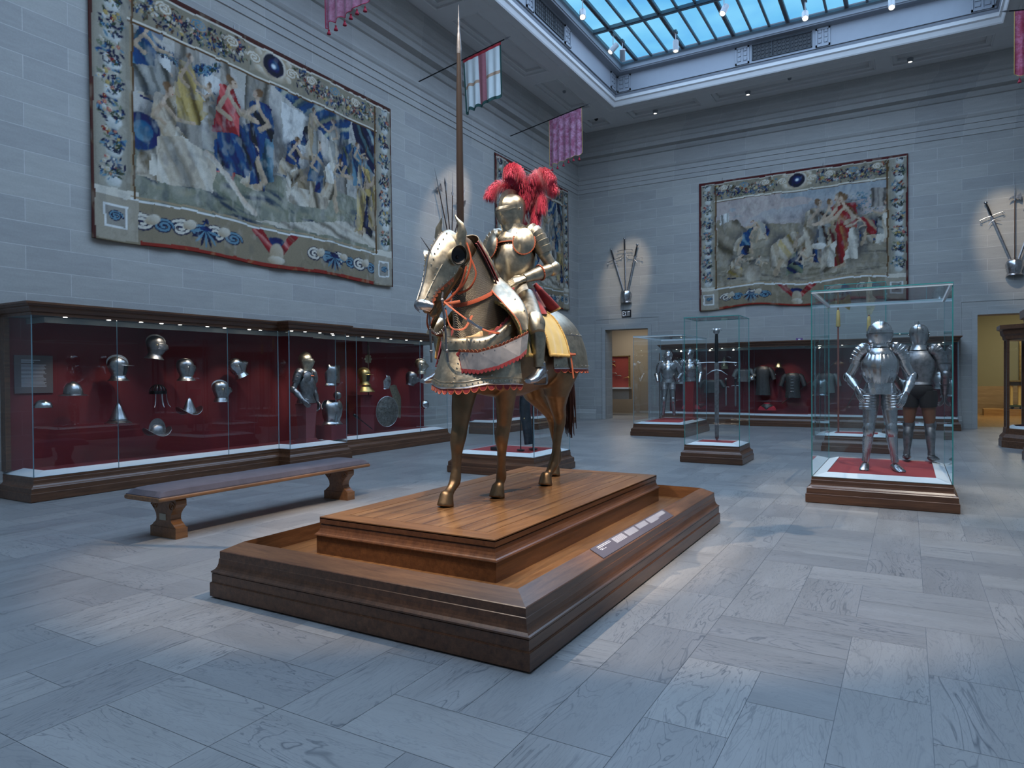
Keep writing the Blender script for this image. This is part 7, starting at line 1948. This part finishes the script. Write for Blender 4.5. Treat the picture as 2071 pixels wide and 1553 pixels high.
trophy(T(2.40, YB, 4.45), 'fan of weapons over the right doorway', [('sword', -.07, radians(-19), 1.25, 'dark two-handed sword leaning left, over the right doorway'), ('halberd', 0, 0, 1.45, 'upright halberd over the right doorway'), ('sword', .07, radians(17), 1.25, 'dark sword leaning right, cut off by the right photo edge')])
trophy(T(XL, 14.22, 5.05) @ RZ(R90), 'fan of pole weapons on the left wall', [('halberd', -.06, radians(-20), 1.05, 'halberd leaning left, leftmost of the fan beside the tall lance'), ('spear', -.02, radians(-9), 1.08, 'brass-collared spear, second of the fan beside the tall lance'), ('pike', .02, radians(2), 1.0, 'long-spiked pike, third of the fan beside the tall lance'), ('halberd', .07, radians(21), .95, 'halberd leaning right, just right of the tall lance')])

def flag(label, y, kind, wall=-1, x0=-8.73, x1=-7.74, ztop=8.70, drop=1.2):
    e = thing('flag', label, 'flag', (XL if wall < 0 else XR, y, 8.48)); sx = 1 if wall < 0 else -1; o = V(e.location)
    L = 2.42; z1 = .41
    b = MB(); b.tube([(0, 0, 0), (sx*L, 0, z1)], .014, 8); b.build('pole', BLACKM, e)
    b = MB(); b.tube([(sx*L, 0, z1), (sx*(L+.05), 0, z1+.01), (sx*(L+.16), 0, z1+.03)], [.012, .022, .002], 8); b.build('finial', STEEL_D, e)
    nx, nz = 60, 60; a0, a1 = 1.33, 2.33
    def P(u, v):
        x = lerp(a0, a1, u); zt = x/L*z1-.015
        w = .030*sin(u*34)*(.15+v)+.02*sin(u*13+2)*v
        return (sx*(x+.05*v*(1-u)*(kind == 'cross')), w, zt-v*drop*(1+.02*sin(u*30))+.03*v*u)
    def band(lo, hi, name, mat, v0=0, v1=1, dy=0):
        q = MB(); q.grid(lambda u, v: tuple(V(P(lerp(lo, hi, u), lerp(v0, v1, v)))+V((0, dy, 0))), max(4, int((hi-lo)*nx)), 50); return q.build(name, mat, e, solid=.004)
    if kind == 'cross':
        W_ = simple('flag_white', (.62, .66, .64), .85, var=.06, scale=8) if 'flag_white' not in MAT else MAT['flag_white']
        Pk = simple('flag_rose', (.36, .13, .15), .85, var=.2, scale=20); Cr = simple('flag_tan', (.46, .30, .20), .85); Gr = simple('flag_green', (.02, .07, .06), .85); Rd = simple('flag_red', (.36, .02, .03), .8)
        for lo, hi in ((0.03, .40), (.60, .96)):
            band(lo, hi, 'white_field', W_, .04, .50); band(lo, hi, 'cross_bar', Cr, .50, .56); band(lo, hi, 'white_field', W_, .56, .96)
        band(.40, .60, 'cross_stripe', Pk, .04, .96); band(0, 1, 'top_sleeve', Rd, 0, .05, -.004); band(0, 1, 'bottom_border', Gr, .96, 1.02); band(0, .03, 'side_border', Gr, .05, .98); band(.96, 1, 'side_border', Gr, .05, .98)
    else:
        if kind+'_flag' not in MAT:
            t = NT(kind+'_flag'); c = t.coord('Object'); n = t.noise(7, 5, .65, c, .6); n2 = t.noise(24, 3, .6, c)
            base, hi = {'pink': ((.30, .07, .14), (.50, .25, .36)), 'rose': ((.36, .10, .17), (.48, .22, .30)), 'crimson': ((.30, .015, .05), (.45, .12, .20))}[kind]
            col = t.mix(t.ramp(n, [(.40, 0), (.62, 1)]), base, hi); col = t.mix(t.ramp(n2, [(.5, 0), (.62, .5)]), col, tuple(v*.7 for v in base)); t.bsdf(col, .75, 0, None, Sheen_Weight=.3); MAT[kind+'_flag'] = t.m
        band(0, 1, 'cloth', MAT[kind+'_flag'])
        gm = {'pink': FRINGE, 'rose': simple('pink_edge', (.5, .04, .09), .7) if 'pink_edge' not in MAT else MAT['pink_edge'], 'crimson': FRINGE}[kind]
        q = MB(); pts = [P(0, i/20) for i in range(21)]+[P(i/30, 1) for i in range(31)]+[P(1, 1-i/20) for i in range(21)]; q.tube(pts, [(.009, .006)]*len(pts), 5); q.build('edging', gm, e)
        tm = simple('tassel_red', (.34, .012, .035), .8) if 'tassel_red' not in MAT else MAT['tassel_red']
        for k in range(6):
            p = V(P((k+.25)/6+.04, 1)); q = MB(); q.lathe([(.003, 0), (.004, -.05), (.020, -.06), (.012, -.075), (.030, -.11), (.036, -.135), (.0, -.14)], 10, M=T(*p)); q.build('tassel', tm, e)
    return e
flag('rose pink flag with red tassels, nearest, cut off by the photo top', 8.72, 'rose', drop=1.12)
flag('white flag with a faded red cross and dark green border', 13.0, 'cross', drop=1.20)
flag('dusky pink damask flag with gold edge near the room corner', 17.3, 'pink', drop=1.28)
flag('crimson flag with gold edge on the right wall, at the photo edge', 17.3, 'crimson', wall=1, drop=1.32)

LAMP = emis('lamp_face', (1, .93, .80), 9)
def downlight(x, y, label):
    e = thing('downlight', label, 'lamp', (x, y, ZC)); b = MB(); b.lathe([(0, -.002), (.075, -.0), (.075, -.03), (.062, -.10), (.050, -.10), (.045, -.03)], 20); b.build('housing', GREYM, e)
    b = MB(); b.lathe([(.0, -.085), (.047, -.085)], 16); b.build('lens', LAMP, e)
for x, y, lab in ((-6.82, 20.8, 'round white downlight in the back coffers, leftmost, nearest the room corner'), (-4.04, 20.82, 'round white downlight in the back coffers, second from the room corner'), (.05, 20.85, 'round white downlight in the back coffers, rightmost, above the right doorway side')):
    downlight(x, y, lab)
def sensor(x, y, label, mat, r=.05):
    e = thing('ceiling_sensor', label, 'sensor', (x, y, ZC+.13 if mat is GREYM else ZC+.13)); b = MB(); b.lathe([(r, 0), (r, -.03), (r*.6, -.06), (0, -.065)], 16); b.build('body', mat, e)
sensor(-8.75, 18.3, 'pale smoke sensor in the left ceiling coffer', GREYM); sensor(-2.9, 20.8, 'pale round sensor in the middle back coffer', GREYM); sensor(-8.8, 20.8, 'small dark camera dome in the corner coffer', BLACK, .06)
def track_spot(x, y, tx, ty, tz, label):
    z = 10.36; e = thing('track_spotlight', label, 'lamp', (x, y, z)); d = (V((tx, ty, tz))-V((x, y, z))).normalized(); M = frame((0, 0, 0), d)
    b = MB(); b.lathe([(0, -.16), (.075, -.16), (.078, .14), (.066, .14), (.060, .10)], 20, M=M); b.build('housing', GREYM, e)
    b = MB(); b.lathe([(0, .11), (.062, .11)], 16, M=M); b.build('lens', LAMP, e)
    b = MB(); b.tube([(0, 0, .02), (0, 0, .40)], .012, 8); b.box((-.04, -.08, .36), (.04, .08, .42)); b.build('stem', GREYM, e)
for a in ((-6.90, 15.5, -4, 9, 0, 'grey spotlight nearest the left fascia of the skylight well'), (-6.92, 17.55, -10, 14, 5, 'grey spotlight seen end on, left of the corner pair'), (-6.84, 18.05, -8.3, 22, 4.5, 'grey spotlight with warm lens, right of the corner pair'), (-5.42, 18.3, -5, 17, 1, 'grey spotlight with bright lens, below the third skylight bar'),
          (-3.87, 17.1, -6, 10, 0, 'tilted grey spotlight near the photo top'), (-2.2, 18.4, -1, 10, 0, 'grey spotlight with bright lens before the dark vent'), (-.34, 18.9, 0, 12, 0, 'rightmost grey spotlight, cut by the photo top')):
    track_spot(*a)
# EXIT sign
e = thing('exit_sign', 'black EXIT sign with white letters over the left doorway', 'sign', (-8.28, YB, 3.60))
b = MB(); b.box((-.165, -.03, -.125), (.165, -.002, .125)); b.build('board', BLACK, e, bevel=.004)
b = MB(); LT = {'E': [((0, 0), (.22, 1)), ((.22, .80), (1, 1)), ((.22, .40), (.85, .60)), ((.22, 0), (1, .20))], 'I': [((.35, 0), (.65, 1))], 'T': [((0, .80), (1, 1)), ((.38, 0), (.62, .80))]}
x = -.135
for ch, wd in (('E', .055), ('X', .065), ('I', .04), ('T', .062)):
    q = MB(); hh = .165
    if ch == 'X':
        for s_ in (1, -1):
            p0, p1 = (x if s_ > 0 else x+wd-.016), (x+wd-.016 if s_ > 0 else x)
            q.add([(p0, -.032, -hh/2), (p0+.016, -.032, -hh/2), (p1+.016, -.032, hh/2), (p1, -.032, hh/2), (p0, -.030, -hh/2), (p0+.016, -.030, -hh/2), (p1+.016, -.030, hh/2), (p1, -.030, hh/2)], [(0, 1, 2, 3), (0, 4, 5, 1), (1, 5, 6, 2), (2, 6, 7, 3), (3, 7, 4, 0)])
    else:
        for (a0, b0), (a1, b1) in LT[ch]: q.box((x+a0*wd, -.032, -hh/2+b0*hh), (x+a1*wd, -.030, -hh/2+b1*hh))
    q.build('letter', simple('sign_white', (.85, .87, .9), .5) if 'sign_white' not in MAT else MAT['sign_white'], e); x += wd+.012
e = thing('exit_sign', 'tiny purple and white sign standing on the back case top', 'sign', (-2.72, 21.25, 2.462)); b = MB(); b.box((-.09, -.01, 0), (.09, .01, .08)); b.build('board', simple('purple', (.18, .10, .25), .6), e); b = MB(); b.box((-.03, -.012, .02), (.03, -.0105, .06)); b.build('face', WHITE, e); e.name = 'small_sign'

# door surrounds
for k, (x0, x1, h_) in enumerate((D1, D2)):
    b = MB()
    for d0, d1, y0, y1 in ((0, .12, .03, 0), (.36, .38, .012, 0)):
        b.box((x0-d1, YB-y0, 0), (x0-d0, YB+.01, h_+d1)); b.box((x1+d0, YB-y0, 0), (x1+d1, YB+.01, h_+d1)); b.box((x0-d0, YB-y0, h_+d0), (x1+d0, YB+.01, h_+d1))
    o = b.build('trim_%d' % (4+k), STONE2); struct(o)
# rooms beyond the two doorways
ROOM1 = simple('beige_wall', (.30, .265, .22), .85, var=.04, scale=3); GREENW = simple('green_wall', (.20, .20, .125), .85, var=.05, scale=3)
b = MB(); b.box((-12.5, 26.0, 0), (-5.5, 26.1, 4)); b.box((-12.6, YB+WT, 0), (-12.5, 26.1, 4)); b.box((-5.5, YB+WT, 0), (-5.4, 26.1, 4)); struct(b.build('wall_side_1', ROOM1))
b = MB(); b.box((-12.6, YB+WT, 3.6), (-5.4, 26.1, 3.7)); struct(b.build('ceiling', ROOM1))
b = MB(); b.box((-12.6, YB+.88, -.01), (-5.4, 26.1, .001)); struct(b.build('floor', simple('stone_floor_far', (.24, .25, .26), .4)))
e = thing('small_arms_case', 'red-backed case of small arms in the room beyond the left doorway', 'display case', (-9.75, 24.6, 1.05))
b = MB(); b.box((-.62, .02, .0), (.62, .06, 1.17)); b.build('back_panel', simple('panel_red', (.34, .06, .05), .8), e)  # brighter red than the linings of the hall cases
b = MB(); b.box((-.66, -.22, -.06), (.68, .08, .0)); b.build('shelf', WHITE, e)
b = MB(); b.box((.60, -.02, 0), (.64, .08, 1.2)); b.box((-.64, -.02, 1.17), (.64, .08, 1.2)); b.build('frame', BRASS, e)
b = MB(); b.box((-.60, -.05, -.45), (.62, .3, -.06)); b.build('bracket', ROOM1, e)
r = random.Random(8)
for k in range(12):
    x, z, a = r.uniform(-.4, .5), .12+.085*k, r.uniform(-.5, .5)
    g = thing('pistol', 'small antique pistol on the red panel beyond the left doorway', 'pistol', (-9.75+x, 24.59, 1.05+z), (0, a, 0), 'small arms on the red panel')
    b = MB(); b.tube([(-.11, 0, .0), (.08, 0, 0), (.12, 0, -.04)], [.010, .014, .018], 6); b.build('body', STEEL_D if k % 3 else BRASS, g)
def blk(lo, hi): q = MB(); q.box(lo, hi); return q
struct(blk((-.5, 31.0, 0), (9.5, 31.1, 5)).build('wall_side_2', GREENW))
struct(blk((-.6, YB+WT, 0), (-.5, 31.1, 5)).build('wall_side_2', GREENW)); struct(blk((9.5, YB+WT, 0), (9.6, 31.1, 5)).build('wall_side_2', GREENW))
struct(blk((-.6, YB+WT, 4.4), (9.6, 31.1, 4.5)).build('ceiling', ROOM1))
struct(blk((-.5, 30.93, 0), (9.5, 31.0, 1.0)).build('baseboard_far', wood('wainscot', (.22, .15, .08), (.36, .27, .15), .5, 'X', .3)))
struct(blk((-.6, YB+.88, -.01), (9.6, 31.1, .001)).build('floor', wood('parquet', (.20, .11, .04), (.38, .22, .08), .3, 'Y', .5)))
e = thing('plinth', 'low golden wood plinth in the gallery beyond the right doorway', 'plinth', (4.2, 29.6, 0)); b = MB(); b.prism([(-1.9, -.5), (2.2, -.5), (2.2, .8), (-1.5, .8), (-1.9, .2)], 0, .22); b.build('base', wood('plinth_oak2', (.28, .15, .05), (.5, .3, .11), .35, 'X'), e)
e = thing('console_table', 'gilt-legged table with a black top on the low plinth', 'table', (3.9, 29.7, .222)); b = MB(); b.box((-.9, -.3, .95), (.9, .3, 1.0)); b.build('tabletop', BRASS, e)
b = MB(); b.box((-.8, -.28, .82), (.8, .28, .95)); b.build('apron', BLACK, e)
for sx_ in (-.78, -.55, .55, .78): b = MB(); b.lathe([(.055, .14), (.045, .2), (.05, .75), (.06, .82)], 14, M=T(sx_, -.2, 0)); b.build('leg', simple('gilt_paint', (.62, .47, .18), .45, .3) if 'gilt_paint' not in MAT else MAT['gilt_paint'], e)
b = MB(); b.box((-.9, -.28, .08), (.9, .28, .14)); b.build('stretcher', simple('dark_green', (.03, .06, .04), .5), e)
for sx_ in (-.75, -.5, .5, .75): b = MB(); b.ball((sx_, -.2, .045), (.06, .06, .045), 10); b.build('foot', BLACK, e)
e = thing('picture_frame', 'gilt picture frame on the green wall beyond the right doorway', 'picture', (4.05, 30.99, 1.9))
b = MB(); b.moulding([(0, 0), (0, .05), (-.08, .08), (-.12, .03), (-.13, .02)], -.55, -.75, .55, .75, M=None) if 0 else None
for lo, hi in (((-.55, -.07, -.75), (-.43, 0, .75)), ((.43, -.07, -.75), (.55, 0, .75)), ((-.43, -.07, -.75), (.43, 0, -.63)), ((-.43, -.07, .63), (.43, 0, .75))): b.box(lo, hi)
b.build('frame', BRASS, e, bevel=.015); b = MB(); b.box((-.43, -.02, -.63), (.43, -.01, .63)); b.build('canvas', simple('dark_canvas', (.06, .045, .03), .6, var=.6, scale=4), e)
# ------------------------------------------------------------------ light
def area(name, loc, rot, sx, sy, power, color):
    l = bpy.data.lights.new(name, 'AREA'); l.shape = 'RECTANGLE'; l.size = sx; l.size_y = sy; l.energy = power; l.color = color
    o = bpy.data.objects.new(name, l); o.location = loc; o.rotation_euler = rot; link(o); return o
def spot(name, loc, target, power, color, angle=30, blend=.5, size=.04):
    l = bpy.data.lights.new(name, 'SPOT'); l.energy = power; l.color = color; l.spot_size = radians(angle); l.spot_blend = blend; l.shadow_soft_size = size
    o = bpy.data.objects.new(name, l); o.location = loc
    d = V(target)-V(loc); o.rotation_euler = d.to_track_quat('-Z', 'Y').to_euler(); link(o); return o
area('skylight_daylight', ((OX0+OX1)/2, (OY0+OY1)/2, 10.72), (0, 0, 0), 8.6, 22.4, 1500, (.53, .70, 1.0))
WARM = (1.0, .82, .60)
w = bpy.data.worlds.new('world'); sc.world = w; w.use_nodes = True
w.node_tree.nodes['Background'].inputs[0].default_value = (.35, .5, .8, 1)
w.node_tree.nodes['Background'].inputs[1].default_value = .3
sc.view_settings.view_transform = 'Standard'; sc.view_settings.look = 'None'
sc.view_settings.gamma = 1; sc.view_settings.exposure = 0.22
sc.view_settings.use_curve_mapping = False
sc.cycles.max_bounces = 7; sc.cycles.diffuse_bounces = 4; sc.cycles.glossy_bounces = 4; sc.cycles.transparent_max_bounces = 24
sc.cycles.sample_clamp_indirect = 6
sc.cycles.use_denoising = True
sc.cycles.caustics_reflective = False; sc.cycles.caustics_refractive = False
# warm spotlights on the horse and rider, from the track below the laylight
spot('spotlight_horse_key', (-.6, .8, 10.2), (-2.9, 4.7, 2.2), 3000, (1, .80, .60), 25, .3, .05)
spot('spotlight_horse_left', (-6.6, 1.4, 10.2), (-2.9, 4.8, 2.0), 2800, (1, .80, .60), 26, .3, .05)
spot('spotlight_horse_right', (1.0, 6.5, 10.2), (-2.9, 5.0, 2.0), 2300, (1, .80, .60), 24, .3, .05)
# small spotlights inside the long left case
for k, y in enumerate((4.9, 5.6, 6.2, 6.8, 7.5, 8.3, 9.0, 9.7, 10.5, 11.3, 12.3)):
    spot('case_spot', (-9.42, y, 2.29), (-9.80, y+.05, 1.15), 15, (1, .85, .68), 62, .8, .015)
for k, y in enumerate((8.6, 9.0)): spot('case_spot', (-9.12, y, 2.29), (-9.45, 8.9, 1.3), 14, (1, .85, .68), 60, .8, .015)
for y in (16, 17.6, 19): spot('case_spot', (-9.42, y, 2.29), (-9.7, y, 1.0), 12, (1, .85, .68), 70, .8, .015)
for x in (-6.2, -5.3, -4.6, -3.7, -3.1, -2.2, -1.2, -.2, .7): spot('case_spot', (x, 21.35, 2.28), (x, 21.9, 1.2), 14, (1, .86, .70), 65, .8, .015)
# track spots: glass cases, trophies, floor pools
spot('spot_big_case', (.6, 4.5, 10.2), (-.2, 9.5, .9), 1500, (1, .88, .72), 19, .5)
spot('spot_big_case', (-2.2, 14.5, 10.2), (-.1, 9.6, .8), 1000, (1, .88, .72), 20, .5)
spot('spot_sword_case', (-2.0, 7.5, 10.2), (-2.9, 12.1, 1.2), 700, (1, .88, .72), 11, .5)
spot('spot_wide_case', (-6.9, 12.5, 10.2), (-5.3, 17.4, 1.2), 1000, (1, .88, .72), 14, .5)
spot('spot_boot_case', (-6.8, 4.5, 10.2), (-5.5, 9.4, .6), 700, (1, .88, .72), 12, .5)
spot('spot_halberd_case', (.3, 11, 10.2), (-.9, 15, 1.8), 800, (1, .88, .72), 13, .5)
spot('spot_trophy', (-6.84, 18.05, 10.2), (-8.28, 22.1, 4.9), 1000, (1, .80, .56), 17, .7)
spot('spot_trophy', (.9, 18.2, 10.2), (2.4, 22.1, 5.0), 1000, (1, .80, .56), 18, .7)
spot('spot_trophy', (-6.92, 17.5, 10.2), (-10.08, 14.3, 5.8), 900, (1, .80, .62), 17, .7)
l = bpy.data.lights.new('room_light', 'AREA'); l.size = 3; l.energy = 190; l.color = (1, .85, .6); o = bpy.data.objects.new('gallery_light', l); o.location = (4, 27.5, 4.2); link(o)
l = bpy.data.lights.new('room_light', 'AREA'); l.size = 1.5; l.energy = 45; l.color = (1, .88, .7); o = bpy.data.objects.new('side_room_light', l); o.location = (-9.2, 24.4, 3.5); link(o)
